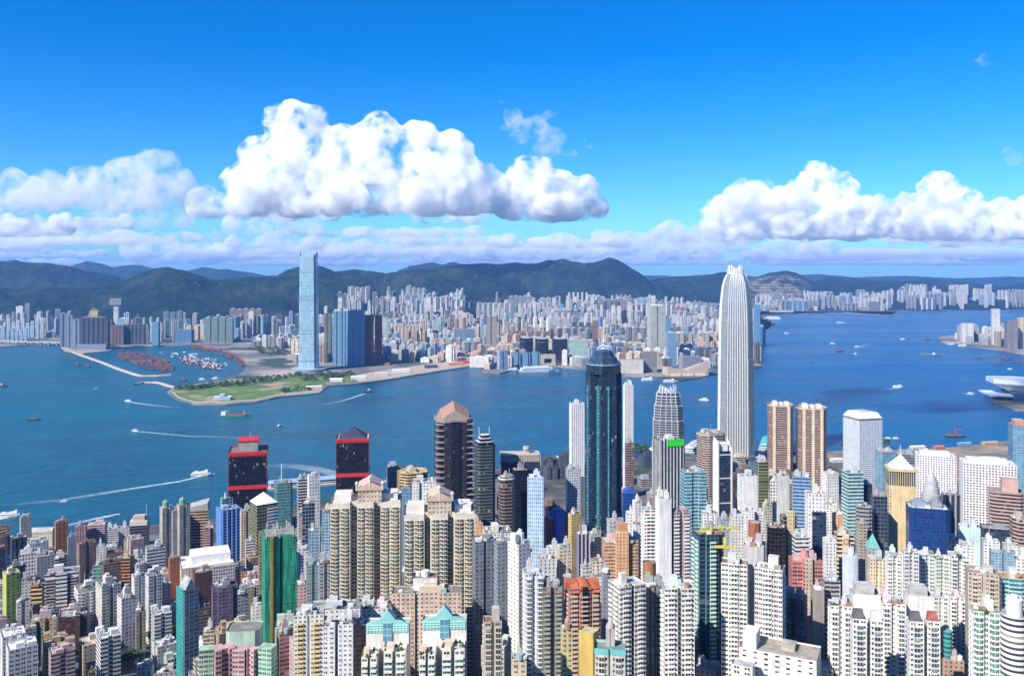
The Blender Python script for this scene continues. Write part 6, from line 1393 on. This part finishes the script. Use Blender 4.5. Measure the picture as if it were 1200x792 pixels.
for X, Y, px, h in keep:
    o = bpy.data.objects.new('walk_up_block', in_mesh(h, rng.randrange(4))); C.objects.link(o)
    o.location = (X, Y, gz(X, Y) - 4); o.rotation_euler = (0, 0, a * (1 if px < 560 else -.45) + rng.uniform(-.05, .05) + rng.choice((0, PI / 2)))
    nm, c = rng.choice(IPAL); v = rng.uniform(.85, 1.05); o.color = (*(q * v for q in c), 1)
    k = [s for x, s in NEAR if px >= x][-1]
    tag(o, f"{'low' if h < 24 else 'mid height'} {nm} walk up block {k}", 'walk up block', f'walk up blocks {k}')
# bigger office blocks round the foot of the skyscrapers
OBM = {}
def ob_mesh(h, i):
    if (h, i) in OBM: return OBM[(h, i)]
    r2 = random.Random(h * 5 + i); w, d = r2.uniform(20, 29), r2.uniform(18, 26); b = MB()
    P = [(x * w, y * d) for x, y in footprint(('rect', ('cham', .14), ('stepf', .5, .1), ('notch', 1, .2, .1))[i])]; b.prism(P, 0, h, 3, 3.8); b.face([(x * .99, y * .99, h - .9) for x, y in P], m=1)
    b.box(-w * .3, -d * .25, h - .9, w * .2, d * .3, h + r2.uniform(3, 7), m=2, bottom=False)
    for _ in range(4): x, y, s_ = r2.uniform(-.4, .4) * w, r2.uniform(-.42, -.3) * d, r2.uniform(.8, 2); b.box(x - s_, y - s_ * .7, h - .9, x + s_, y + s_ * .7, h + r2.uniform(.8, 3), m=2, bottom=False)
    o = b.build('office_block', [MATS[('curtain', 'ribbon', 'grid', 'brownrib', 'sky')[(i + h // 3) % 5]], M_ROOF, M_PAINT]); OBM[(h, i)] = o.data; bpy.data.objects.remove(o); return OBM[(h, i)]
a2 = math.radians(12)
for i in range(-36, 48):
    for j in range(-6, 36):
        if i % 5 == 0 or j % 5 == 0: continue
        u, v = i * 31 + rng.uniform(-3, 3), j * 30 + rng.uniform(-3, 3); X, Y = u * math.cos(a2) - v * math.sin(a2), 1100 + u * math.sin(a2) + v * math.cos(a2); px = 600 + X * F / Y
        if not (1120 < Y < interp(SHORE, X) - 70 and 440 < px < 935) or (X > 480 and Y > 1560) or not free(X, Y, 9): continue
        occupy(X, Y, 14); h = rng.choice((18, 27, 27, 36, 48) if Y > 1500 else (36, 48, 60, 60, 75))
        o = bpy.data.objects.new('office_block', ob_mesh(h, rng.randrange(4))); C.objects.link(o); o.location = (X, Y, 1); o.rotation_euler = (0, 0, a2 + rng.choice((0, PI / 2)))
        nm, c = rng.choice((('white', (.7, .7, .68)), ('grey', (.36, .37, .38)), ('dark', (.08, .09, .11)), ('navy', (.05, .07, .13)), ('cream', (.6, .52, .4)), ('brown', (.24, .17, .13)))); o.color = (*c, 1)
        k = [s for x, s in NEAR if px >= x][-1]; tag(o, f"{'low' if h < 30 else 'mid height'} {nm} office block {k}", 'office block', f'office blocks {k}')
# trees: single crowns in squares and along the water
TM = []
for s_ in range(4):
    r2 = random.Random(s_ + 50); b = MB()
    for _ in range(150):
        e, az, rr = r2.uniform(-.4, 1), r2.uniform(0, 2 * PI), r2.uniform(.55, 1.0) ** .5; c_ = math.sqrt(max(0, 1 - e * e))
        p = Vector((4.2 * rr * c_ * math.cos(az), 4.2 * rr * c_ * math.sin(az), 7.4 + 3.2 * rr * e)); s = r2.uniform(.6, 1.2)
        q = Matrix.Rotation(r2.uniform(0, 6), 3, 'Z') @ Matrix.Rotation(r2.uniform(-.9, .9), 3, 'X')
        b.face([p + q @ Vector(v) * s for v in ((-1, -.7, 0), (.2, -1, .3), (1, .1, 0), (.3, .9, -.2), (-.8, .6, .2))])
    cr = b.build('crown', M_LEAF); t2 = MB(); t2.cyl(0, 0, 0, 6.5, .4, 7, r2=.22)
    for k in range(3): t2.prism([(.15 * math.cos(q + k * 2), .15 * math.sin(q + k * 2)) for q in (0, 2.1, 4.2)], 4, 7.5, poly2=[(1.6 * math.cos(k * 2.1) + .06 * math.cos(q), 1.6 * math.sin(k * 2.1) + .06 * math.sin(q)) for q in (0, 2.1, 4.2)])
    tr = t2.build('trunk', M_PAINT, None, (.14, .1, .07)); TM.append((cr.data, tr.data)); bpy.data.objects.remove(cr); bpy.data.objects.remove(tr)
def tree(X, Y, s, lab, grp, z=None):
    root = empty('tree', (X, Y, gz(X, Y) if z is None else z), rng.uniform(0, 6)); tag(root, lab, 'tree', grp); root.scale = (s, s, s * rng.uniform(.85, 1.15))
    for nm, me in zip(('crown', 'trunk'), rng.choice(TM)):
        o = bpy.data.objects.new(nm, me); C.objects.link(o); o.parent = root; o.color = (.14, .1, .07, 1)
for (xa, xb, ya, yb, n_, lab) in ((738, 775, 528, 540, 22, 'round green tree by the piers'), (856, 880, 541, 549, 16, 'round green tree at the foot of the silver skyscraper'), (640, 662, 542, 556, 12, 'round green tree behind the ferry pier'), (120, 160, 770, 790, 7, 'green tree between low roofs at the bottom edge'),
                                  (1102, 1130, 782, 798, 7, 'leafy tree in the lower corner below the brown flat roof'), (180, 206, 742, 760, 7, 'green tree beside the teal tower'), (985, 1040, 520, 530, 10, 'small tree on the tan reclaimed ground'), (560, 640, 610, 640, 8, 'green tree in the gap below the dark offices')):
    for _ in range(n_):
        px, py = rng.uniform(xa, xb), rng.uniform(ya, yb); z = 4
        for _ in range(12): Y = (CAMZ - z) * F / (py - HZ); X = (px - 600) * Y / F; z = gz(X, Y)
        tree(X, Y, rng.uniform(.9, 1.7), lab, lab + 's')
for px, py, w, c, lab in ((1075, 526, 16, (.6, .58, .55), 'long white site hut on the reclaimed ground'), (1130, 522, 14, (.2, .3, .42), 'blue site hut on the reclaimed ground'), (1160, 521, 18, (.42, .3, .2), 'brown spoil shed on the reclaimed ground'), (980, 541, 12, (.6, .6, .58), 'white site hut between the bronze twins and the dotted tower'), (1100, 526, 10, (.5, .16, .1), 'red site hut on the reclaimed ground')):
    X, Y = sea_pt(px, py, 4); root = empty('site_hut', (X, Y, 3.8), .2); tag(root, lab, 'hut', 'huts on the reclaimed ground')
    b = MB(); b.box(-w, -7, 0, w, 7, 6); b.build('wall', MATS['small'], root, c); b = MB(); b.prism([(-w - .6, -7.6), (w + .6, -7.6), (w + .6, 7.6), (-w - .6, 7.6)], 6, 8.6, poly2=[(-w - .6, -.5), (w + .6, -.5), (w + .6, .5), (-w - .6, .5)], top=0, bottom=True); b.build('roof', M_METAL, root, tuple(min(.8, q * 1.15) for q in c))
# ferry piers of the near shore
for px, py, L, rz, c, lab in ((652, 541, 130, 52, (.3, .36, .3), 'green roofed ferry pier with a white ship beside it'), (770, 528, 90, 60, (.62, .62, .6), 'white roofed ferry pier west of the finned skyscraper'), (812, 525, 90, 64, (.6, .6, .58), 'white roofed ferry pier between the two finned skyscrapers'), (898, 521, 110, 70, (.12, .46, .48), 'turquoise roofed ferry pier beside the bronze twins'), (372, 566, 190, 20, (.3, .4, .55), 'long blue roofed ferry terminal between the red banded towers')):
    X, Y = sea_pt(px, py, 3); root = empty('ferry_pier', (X, Y, 0), math.radians(rz)); tag(root, lab, 'ferry pier', 'ferry piers of the near shore')
    b = MB(); b.box(-L / 2, -14, -3, L / 2, 14, 3); b.build('deck', M_PAINT, root, (.4, .38, .35))
    b = MB(); b.box(-L * .45, -10, 3, L * .45, 10, 11, bay=5, flr=4); b.build('hall', MATS['ribbon'], root, (.7, .68, .62))
    b = MB(); b.prism([(-L * .47, -12), (L * .47, -12), (L * .47, 12), (-L * .47, 12)], 11, 15.5, poly2=[(-L * .45, -1), (L * .45, -1), (L * .45, 1), (-L * .45, 1)], top=0, bottom=True); b.build('roof', M_METAL, root, c)
# elevated waterfront road
b = MB(); pts = [(X, interp(SHORE, X) - 45) for X in range(-900, 561, 40)]
for (x0, y0), (x1, y1) in zip(pts, pts[1:]):
    L = math.dist((x0, y0), (x1, y1)); nx, ny = -(y1 - y0) / L * 9, (x1 - x0) / L * 9
    b.face([(x0 - nx, y0 - ny, 4.2), (x1 - nx, y1 - ny, 4.2), (x1 + nx, y1 + ny, 4.2), (x0 + nx, y0 + ny, 4.2)])
m, t_, P = new_mat('asphalt'); P.inputs['Base Color'].default_value = (.07, .07, .072, 1); P.inputs['Roughness'].default_value = .9
tag(b.build('road', m), 'waterfront road of the near shore', kind='structure')
# ---------------------------------------------------------------- breakwaters, boats and wakes
def mole(label, pts, w=9, h=3.2):
    P = [Vector((*sea_pt(x, y), 0)) for x, y in pts]; b = MB(); L, Rr = [], []
    for i, p in enumerate(P):
        d = (P[min(i + 1, len(P) - 1)] - P[max(i - 1, 0)]).normalized(); nrm = Vector((-d.y, d.x, 0)) * w; L.append(p + nrm); Rr.append(p - nrm)
    Z = Vector((0, 0, h)); D = Vector((0, 0, -2))
    for i in range(len(P) - 1):
        a, c, e, f = L[i], L[i + 1], Rr[i + 1], Rr[i]; k = .55
        ai, ci, ei, fi = [q + (m_ - q) * (1 - k) for q, m_ in ((a, P[i]), (c, P[i + 1]), (e, P[i + 1]), (f, P[i]))]
        b.face([fi + Z, ei + Z, ci + Z, ai + Z]); b.face([f + D, e + D, ei + Z, fi + Z]); b.face([c + D, a + D, ai + Z, ci + Z])
    return tag(b.build('breakwater', M_EARTH), label, 'breakwater', 'breakwaters of the harbour basin')
mole('long pale breakwater from the navy estate round the barges', [(74, 408), (84, 412), (100, 418), (120, 425), (140, 433), (158, 439), (167, 441), (184, 440.6), (200, 439.5)], 12, 4)
mole('short pale breakwater reaching out from the park', [(159, 450.5), (168, 448.6), (180, 448.4), (187, 449), (196, 452), (206, 454.5)], 10, 4)
def hull(b, L, w, h, m, fine=.28, z0=-.5):
    P = [(-L / 2, -w / 2), (L / 2 - L * fine, -w / 2), (L / 2, 0), (L / 2 - L * fine, w / 2), (-L / 2, w / 2)]; b.prism([(x * .94, y * .8) for x, y in P], z0, h, poly2=P, top=m, m=m)
def paintmat(name, c, r=.6):
    m, t_, P = new_mat(name); n = N(t_); tc = n('TexCoord').outputs['Object']
    n.link(n.mix(n.noise(tc, .2, 4, .6), tuple(q * .7 for q in c), tuple(min(1, q * 1.15) for q in c)), P.inputs['Base Color']); P.inputs['Roughness'].default_value = r; return m
PW, PR, PK, PBr, PG, PBl = paintmat('ship_white', (.76, .76, .74)), paintmat('ship_red', (.36, .08, .05)), paintmat('ship_dark', (.05, .05, .06)), paintmat('deck_brown', (.22, .13, .08)), paintmat('ship_green', (.06, .34, .16)), paintmat('ship_blue', (.04, .12, .32))
def ship(name, cat, parts):
    """template: [(part name, mesh builder, material)]; the first part carries the boat"""
    return name, cat, [(pn, (o := b.build(pn, m)).data, bpy.data.objects.remove(o))[:2] for pn, b, m in parts]
def B(*boxes):
    b = MB()
    for q in boxes: b.box(*q)
    return b
def Hb(*a, **k): b = MB(); hull(b, *a, 0, **k); return b
BOAT = {
 'ferry': ship('ferry', 'ferry', [('hull', Hb(46, 11, 3), PW), ('lower_deck', B((-21, -5, 3, 14, 5, 6)), PW), ('window_band', B((-20, -5.1, 4, 13, 5.1, 5)), PK), ('upper_deck', B((-17, -4.4, 6, 9, 4.4, 8.6)), PW), ('bridge', B((4, -3, 8.6, 9, 3, 11)), PW), ('funnel', B((-10, -1.5, 8.6, -6, 1.5, 12)), PBl)]),
 'cargo': ship('cargo_ship', 'cargo ship', [('hull', Hb(86, 15, 5), PG), ('hold_cover', B((-22, -6, 5, 30, 6, 7.5)), PR), ('deckhouse', B((-40, -6.4, 5, -28, 6.4, 15)), PW), ('funnel', B((-39, -2, 15, -35, 2, 19)), PK), ('mast', B((20, -.4, 7, 21, .4, 17), (-25, -.4, 7, -24, .4, 19)), PW)]),
 'barge': ship('derrick_barge', 'barge', [('hull', Hb(44, 15, 3, fine=.1), PK), ('deck_load', B((-16, -5, 3, 12, 5, 5.5)), PBr), ('deckhouse', B((-20, -4, 3, -15, 4, 8)), PBr), ('derrick', B((-2, -.7, 3, -.4, .7, 24), (-2, -5, 3, -1, -4, 13), (-2, 4, 3, -1, 5, 13)), PR), ('boom', B((-.4, -.6, 16, 17, .6, 17.4)), PR)]),
 'launch': ship('motor_launch', 'launch', [('hull', Hb(17, 5, 1.8), PW), ('cabin', B((-5, -1.9, 1.8, 3, 1.9, 4.2)), PW), ('window_band', B((-4.6, -2, 2.6, 2.6, 2, 3.4)), PK)]),
 'tug': ship('tugboat', 'tugboat', [('hull', Hb(28, 9, 3), PK), ('deckhouse', B((-4, -3, 3, 6, 3, 7)), PR), ('bridge', B((0, -2.4, 7, 5, 2.4, 10)), PW), ('funnel', B((-6, -1.2, 3, -4, 1.2, 9)), PK)]),
 'liner': ship('cruise_ship', 'cruise ship', [('hull', Hb(170, 25, 9), PW), ('lower_deck', B((-76, -11.5, 9, 52, 11.5, 19)), PW), ('window_band', B((-75, -11.8, 12, 50, 11.8, 14), (-70, -11.8, 16, 44, 11.8, 17.4)), PBl), ('upper_deck', B((-64, -9, 19, 36, 9, 25)), PW), ('funnel', B((-50, -4, 25, -36, 4, 34)), PBl)]),
}
def boat(kind, px, py, rz, label, group=None, s=1.0, single=False, sub=None):
    X, Y = sea_pt(px, py); nm, cat, ps = BOAT[kind]
    r = empty(nm, (X, Y, 0), math.radians(rz)); r.scale = (s, s, s); tag(r, label, cat, group)
    for pn, me in ps: o = bpy.data.objects.new(pn, me); C.objects.link(o); o.parent = r
    return r
for k, px, py, rz, lab, s in (
  ('tug', 3, 453, 170, 'dark tugboat at the western edge of the harbour', 1.1), ('barge', 40, 492, 10, 'dark red barge alone on the western water', .8), ('barge', 90, 428, 160, 'low dark barge outside the long breakwater, west one', .8), ('barge', 102, 430, 160, 'low dark barge outside the long breakwater, east one', .8),
  ('launch', 150, 470, 175, 'white launch cutting a wake below the breakwaters', 1.3), ('launch', 113, 456, 30, 'tiny white launch below the breakwater', 1), ('barge', 215, 446, 0, 'dark barge moored off the park', .8), ('launch', 237, 445, 0, 'white launch moored off the park, first of two', 1.6), ('launch', 253, 444, 5, 'white launch moored off the park, second of two', 1.8),
  ('cargo', 277, 488, 4, 'green cargo ship with red hatch covers', 1.0), ('launch', 328, 499, 60, 'tiny white launch in open water between the red towers', 1), ('tug', 431, 460, 20, 'red tugboat trailing a pale wake off the bare quay', 1.2), ('ferry', 238, 557, 10, 'white ferry at the head of a long wake', 1.0), ('ferry', 14, 605, 14, 'white ferry leaving a bright wake near the shore', .9),
  ('launch', 76, 588, 20, 'tiny dark launch on the western water', .9), ('launch', 158, 505, 170, 'small launch ahead of a thin straight wake', 1.1), ('launch', 825, 469, 160, 'white launch alone east of the finned skyscraper', 1.8), ('ferry', 651, 545, 52, 'white ship moored at the green roofed pier', 1.5),
  ('ferry', 760, 446, 5, 'white harbour ferry below the white terminal, west one', 1.2), ('ferry', 786, 448, 5, 'white harbour ferry below the white terminal, east one', 1.2), ('liner', 632, 436, 14, 'long white cruise ship moored by the dark glass trio', 1.0), ('ferry', 602, 434, 8, 'white ferry behind the cruise ship', 1.1),
  ('liner', 904, 374, 170, 'white cruise ship off the old runway', .9), ('liner', 986, 379, 10, 'white ship crossing the far bay', .45), ('launch', 922, 391, 0, 'white launch in the bay off the blue block', 2.2), ('launch', 976, 403, 0, 'white launch mid bay', 2), ('barge', 984, 412, 20, 'brown barge mid bay', 1), ('launch', 1005, 407, 10, 'white launch with a faint wake mid bay', 2),
  ('tug', 951, 424, 60, 'small brown tug nearest the bronze twins across the bay', .9), ('launch', 1002, 415, 100, 'white sail like launch mid bay', 1.4), ('cargo', 1087, 416, 160, 'white and red ship with a barge alongside', .8), ('barge', 1098, 417.5, 170, 'dark barge beside the white and red ship', .8), ('barge', 1087, 398, 20, 'small barge near the eastern point', .9),
  ('launch', 1058, 398, 0, 'white launch towards the far bay', 2), ('ferry', 1115, 404, 0, 'white ferry off the eastern point, first of two', .9), ('ferry', 1129, 406, 4, 'white ferry off the eastern point, second of two', 1.2), ('barge', 1148, 420, 10, 'brown boat off the eastern quay', .7), ('barge', 1170, 427, 0, 'moored barge nearest the winged hall, west one', .8), ('barge', 1178, 421, 160, 'moored barge by the eastern quay', .8),
  ('barge', 1192, 425, 170, 'moored barge with a raised boom at the eastern edge', .9), ('launch', 1184, 433, 10, 'white launch below the moored barges', 1.4), ('ferry', 1053, 454, 8, 'white ferry speeding across the shaded water', .9), ('launch', 1138, 462, 0, 'white launch at the edge of the cloud shadow', 1.6), ('barge', 1120, 512, 4, 'dark red crane barge in the cloud shadow', 1.1),
  ('launch', 1041, 514, 0, 'dark launch off the tan ground, west one', 1), ('launch', 1050, 514, 0, 'dark launch off the tan ground, east one', 1)): boat(k, px, py, rz, lab, s=s)
rng = random.Random(9)
def in_px(px, py, poly): return in_poly((px, py), poly)
for kind, n_, poly, lab, grp, ss in (
   ('barge', 105, [(138, 417), (150, 413), (172, 416), (200, 425), (206, 433), (198, 436), (178, 434), (158, 428), (140, 421)], 'red derrick barge packed in the middle of the harbour basin', 'derrick barges in mid basin', (.55, .85)),
   ('barge', 75, [(222, 404), (240, 405), (262, 411), (282, 419), (290, 428), (284, 430), (266, 419), (246, 412), (224, 409)], 'red derrick barge moored along the inner quay of the basin', 'derrick barges along the inner quay', (.5, .8)),
   ('launch', 60, [(186, 413), (205, 411), (228, 414), (258, 420), (272, 427), (262, 434), (240, 432), (226, 424), (205, 420)], 'small white boat at the moorings of the basin', 'small boats in the basin', (.7, 1.4)),
   ('tug', 70, [(205, 418), (232, 421), (262, 428), (256, 434), (238, 433), (216, 426)], 'dark workboat rafted among the small boats', 'workboats in the basin', (.7, 1.1))):
    made = 0
    while made < n_:
        px, py = rng.uniform(135, 295), rng.uniform(402, 440)
        if not in_px(px, py, poly): continue
        boat(kind, px, py, rng.choice((0, 10, 90, 170, 180)) + rng.uniform(-15, 15), lab, grp, rng.uniform(*ss)); made += 1
m, t_, P = new_mat('wake_foam'); n = N(t_); geo = n('NewGeometry').outputs['Position']
out = [q for q in t_.nodes if q.type == 'OUTPUT_MATERIAL'][0]; P.inputs['Base Color'].default_value = (.6, .7, .72, 1); P.inputs['Roughness'].default_value = .6
uvs = n('SeparateXYZ'); n.link(n('UVMap').outputs[0], uvs.inputs[0])
edge = n.math('SUBTRACT', 1, n.math('ABSOLUTE', n.math('SUBTRACT', n.math('MULTIPLY', uvs.outputs[1], 2), 1)))
den = n.math('MULTIPLY', n.math('MULTIPLY', n.maprange(edge, 0, .5), n.maprange(uvs.outputs[0], 1, .15)), n.maprange(n.noise(geo, .12, 4, .7), .3, .55))
tr = n('BsdfTransparent'); mx = n('MixShader'); n.link(den, mx.inputs[0]); n.link(tr.outputs[0], mx.inputs[1]); n.link(P.outputs[0], mx.inputs[2]); n.link(mx.outputs[0], out.inputs[0])
M_WAKE = m
def wake(label, pts, w0, w1):
    P = [Vector((*sea_pt(x, y), .08)) for x, y in pts]; Q = []
    for i in range(len(P) - 1):
        for k in range(5): Q.append(P[i].lerp(P[i + 1], k / 5))
    Q.append(P[-1]); b = MB(); N_ = len(Q) - 1
    for i, p in enumerate(Q):
        d = (Q[min(i + 1, N_)] - Q[max(i - 1, 0)]).normalized(); nr = Vector((-d.y, d.x, 0)) * (w0 + (w1 - w0) * i / N_) / 2; b.v += [tuple(p + nr), tuple(p - nr)]
    for i in range(N_): b.f.append((2 * i, 2 * i + 1, 2 * i + 3, 2 * i + 2)); b.uv.append([(i / N_, 1), (i / N_, 0), ((i + 1) / N_, 0), ((i + 1) / N_, 1)]); b.m.append(0)
    tag(b.build('wake', M_WAKE), label, kind='stuff')
wake('long white wake behind the ferry', [(236, 557.5), (210, 564), (170, 570), (120, 578), (70, 586), (0, 592)], 9, 26)
wake('bright broad wake between the red banded towers', [(440, 564), (410, 558), (395, 555), (370, 549), (345, 545.5), (312, 544)], 26, 40); wake('bright core of the broad wake', [(470, 566), (420, 560), (395, 556), (370, 551), (345, 547), (300, 545)], 20, 34)
wake('white wake of the ferry near the shore', [(12, 605), (-10, 610), (-50, 618)], 10, 24); wake('thin straight wake on the western water', [(156, 505), (190, 508), (222, 511), (262, 512), (300, 514)], 6, 16)
wake('wake of the launch below the breakwaters', [(147, 470), (165, 473), (190, 476), (215, 478)], 10, 24); wake('wake of the red tug', [(428, 461), (416, 465), (400, 470), (370, 476)], 8, 26)
wake('wake on the shaded water', [(1055, 454), (1040, 456), (1020, 458), (985, 460)], 8, 16); wake('wake of the mid bay launch', [(1006, 407), (1016, 404), (1030, 401)], 12, 22); wake('short wake at the edge of the shadow', [(1140, 462), (1128, 461), (1110, 460)], 8, 14)
wake('faint wake near the shore blocks', [(140, 602), (110, 608), (85, 614), (60, 620)], 10, 20)
# trees of the park and the shore woods: too many to count
def wood(label, polys, n_, smin, smax, seed):
    r2 = random.Random(seed); b = MB()
    for poly, cnt in polys:
        xs_ = [p[0] for p in poly]; ys_ = [p[1] for p in poly]; made = 0
        while made < cnt:
            px, py = r2.uniform(min(xs_), max(xs_)), r2.uniform(min(ys_), max(ys_))
            if not in_poly((px, py), poly): continue
            made += 1; X, Y = sea_pt(px, py, 3); R_ = r2.uniform(smin, smax)
            for _ in range(26):
                e, az = r2.uniform(-.3, 1), r2.uniform(0, 2 * PI); c_ = math.sqrt(max(0, 1 - e * e)); q = R_ * r2.uniform(.6, 1)
                p = Vector((X + q * c_ * math.cos(az), Y + q * c_ * math.sin(az), 3.4 + R_ * .75 + q * .8 * e)); s = R_ * r2.uniform(.2, .36)
                M_ = Matrix.Rotation(r2.uniform(0, 6), 3, 'Z') @ Matrix.Rotation(r2.uniform(-1, 1), 3, 'X')
                b.face([p + M_ @ Vector(v) * s for v in ((-1, -.7, 0), (.8, -.9, .3), (1, .6, 0), (-.4, .9, -.2))])
    tag(b.build('woodland', M_LEAF), label, kind='stuff')
wood('dark belts of trees in the park on the peninsula', [([(236, 452), (290, 446), (330, 441), (352, 438), (352, 441), (330, 446), (290, 452), (240, 455)], 150), ([(352, 438), (415, 437), (416, 441), (380, 446), (352, 447)], 110), ([(326, 462), (372, 456), (372, 452), (330, 458)], 26), ([(300, 402), (345, 404), (348, 414), (318, 418), (290, 410)], 170), ([(205, 455), (240, 453), (236, 456), (206, 459)], 40)], 0, 5, 9, 3)
wood('dark woods on the knolls among the far blocks', [([(424, 385), (460, 384), (462, 388), (426, 390)], 90), ([(640, 392), (668, 392), (668, 398), (642, 398)], 60), ([(530, 396), (560, 395), (560, 399), (530, 400)], 40)], 0, 7, 13, 5)
X, Y = sea_pt(261, 468, 3.3)
root = empty('park_pavilion', (X, Y, 3.2), math.radians(6)); tag(root, 'white and blue domed pavilion on the park lawn', 'pavilion')
b = MB(); b.box(-26, -16, 0, 26, 16, 9, bay=5, flr=4); b.build('wall', MATS['ribbon'], root, 'x' and (.7, .72, .76)); b = MB(); b.cyl(0, 0, 9, 15, 15, 16, r2=11); b.build('drum', MATS['sky'], root, (.4, .5, .7)); b = MB(); b.cyl(0, 0, 15, 20, 11, 16, r2=2); b.build('roof', M_METAL, root, (.3, .42, .66))
for px, py, w, c, lab in ((368, 456, 26, (.66, .6, .45), 'yellow works shed on the park shore'), (394, 447, 22, (.7, .7, .68), 'white works shed on the quay by the park'), (534, 428, 30, (.5, .22, .14), 'orange site hut on the bare quay'), (470, 436, 34, (.62, .6, .55), 'white long shed on the bare quay'), (505, 431, 26, (.08, .09, .12), 'dark mound shed on the bare quay'), (545, 426, 26, (.6, .08, .06), 'red shed on the bare quay'), (420, 444, 26, (.7, .69, .66), 'pale shed at the west end of the bare quay'), (447, 440, 24, (.55, .5, .44), 'tan shed in the middle of the bare quay')):
    X, Y = sea_pt(px, py, 3.3); root = empty('quay_shed', (X, Y, 3.2), math.radians(rng.uniform(5, 25))); tag(root, lab, 'shed', 'sheds along the far quay')
    b = MB(); b.box(-w, -9, 0, w, 9, 9); b.build('wall', M_PAINT, root, c); b = MB(); b.prism([(-w - 1, -10), (w + 1, -10), (w + 1, 10), (-w - 1, 10)], 9, 13, poly2=[(-w - 1, -1), (w + 1, -1), (w + 1, 1), (-w - 1, 1)], top=0, bottom=True); b.build('roof', M_METAL, root, tuple(min(.8, q * 1.1) for q in c))
# road bridge at the western edge
b = MB(); X0, Y0 = sea_pt(-40, 399, 18); X1, Y1 = sea_pt(72, 402, 14); root = empty('road_bridge', ((X0 + X1) / 2, (Y0 + Y1) / 2, 0), math.atan2(Y1 - Y0, X1 - X0)); tag(root, 'long grey road viaduct along the western shore', 'viaduct')
L = math.dist((X0, Y0), (X1, Y1)); b.box(-L / 2, -12, 16, L / 2, 12, 20); b.build('deck', M_PAINT, root, (.5, .48, .46))
for i in range(12): b = MB(); x = -L / 2 + (i + .5) * L / 12; b.box(x - 3, -6, 2, x + 3, 6, 16); b.build('pier', M_PAINT, root, (.42, .4, .38))
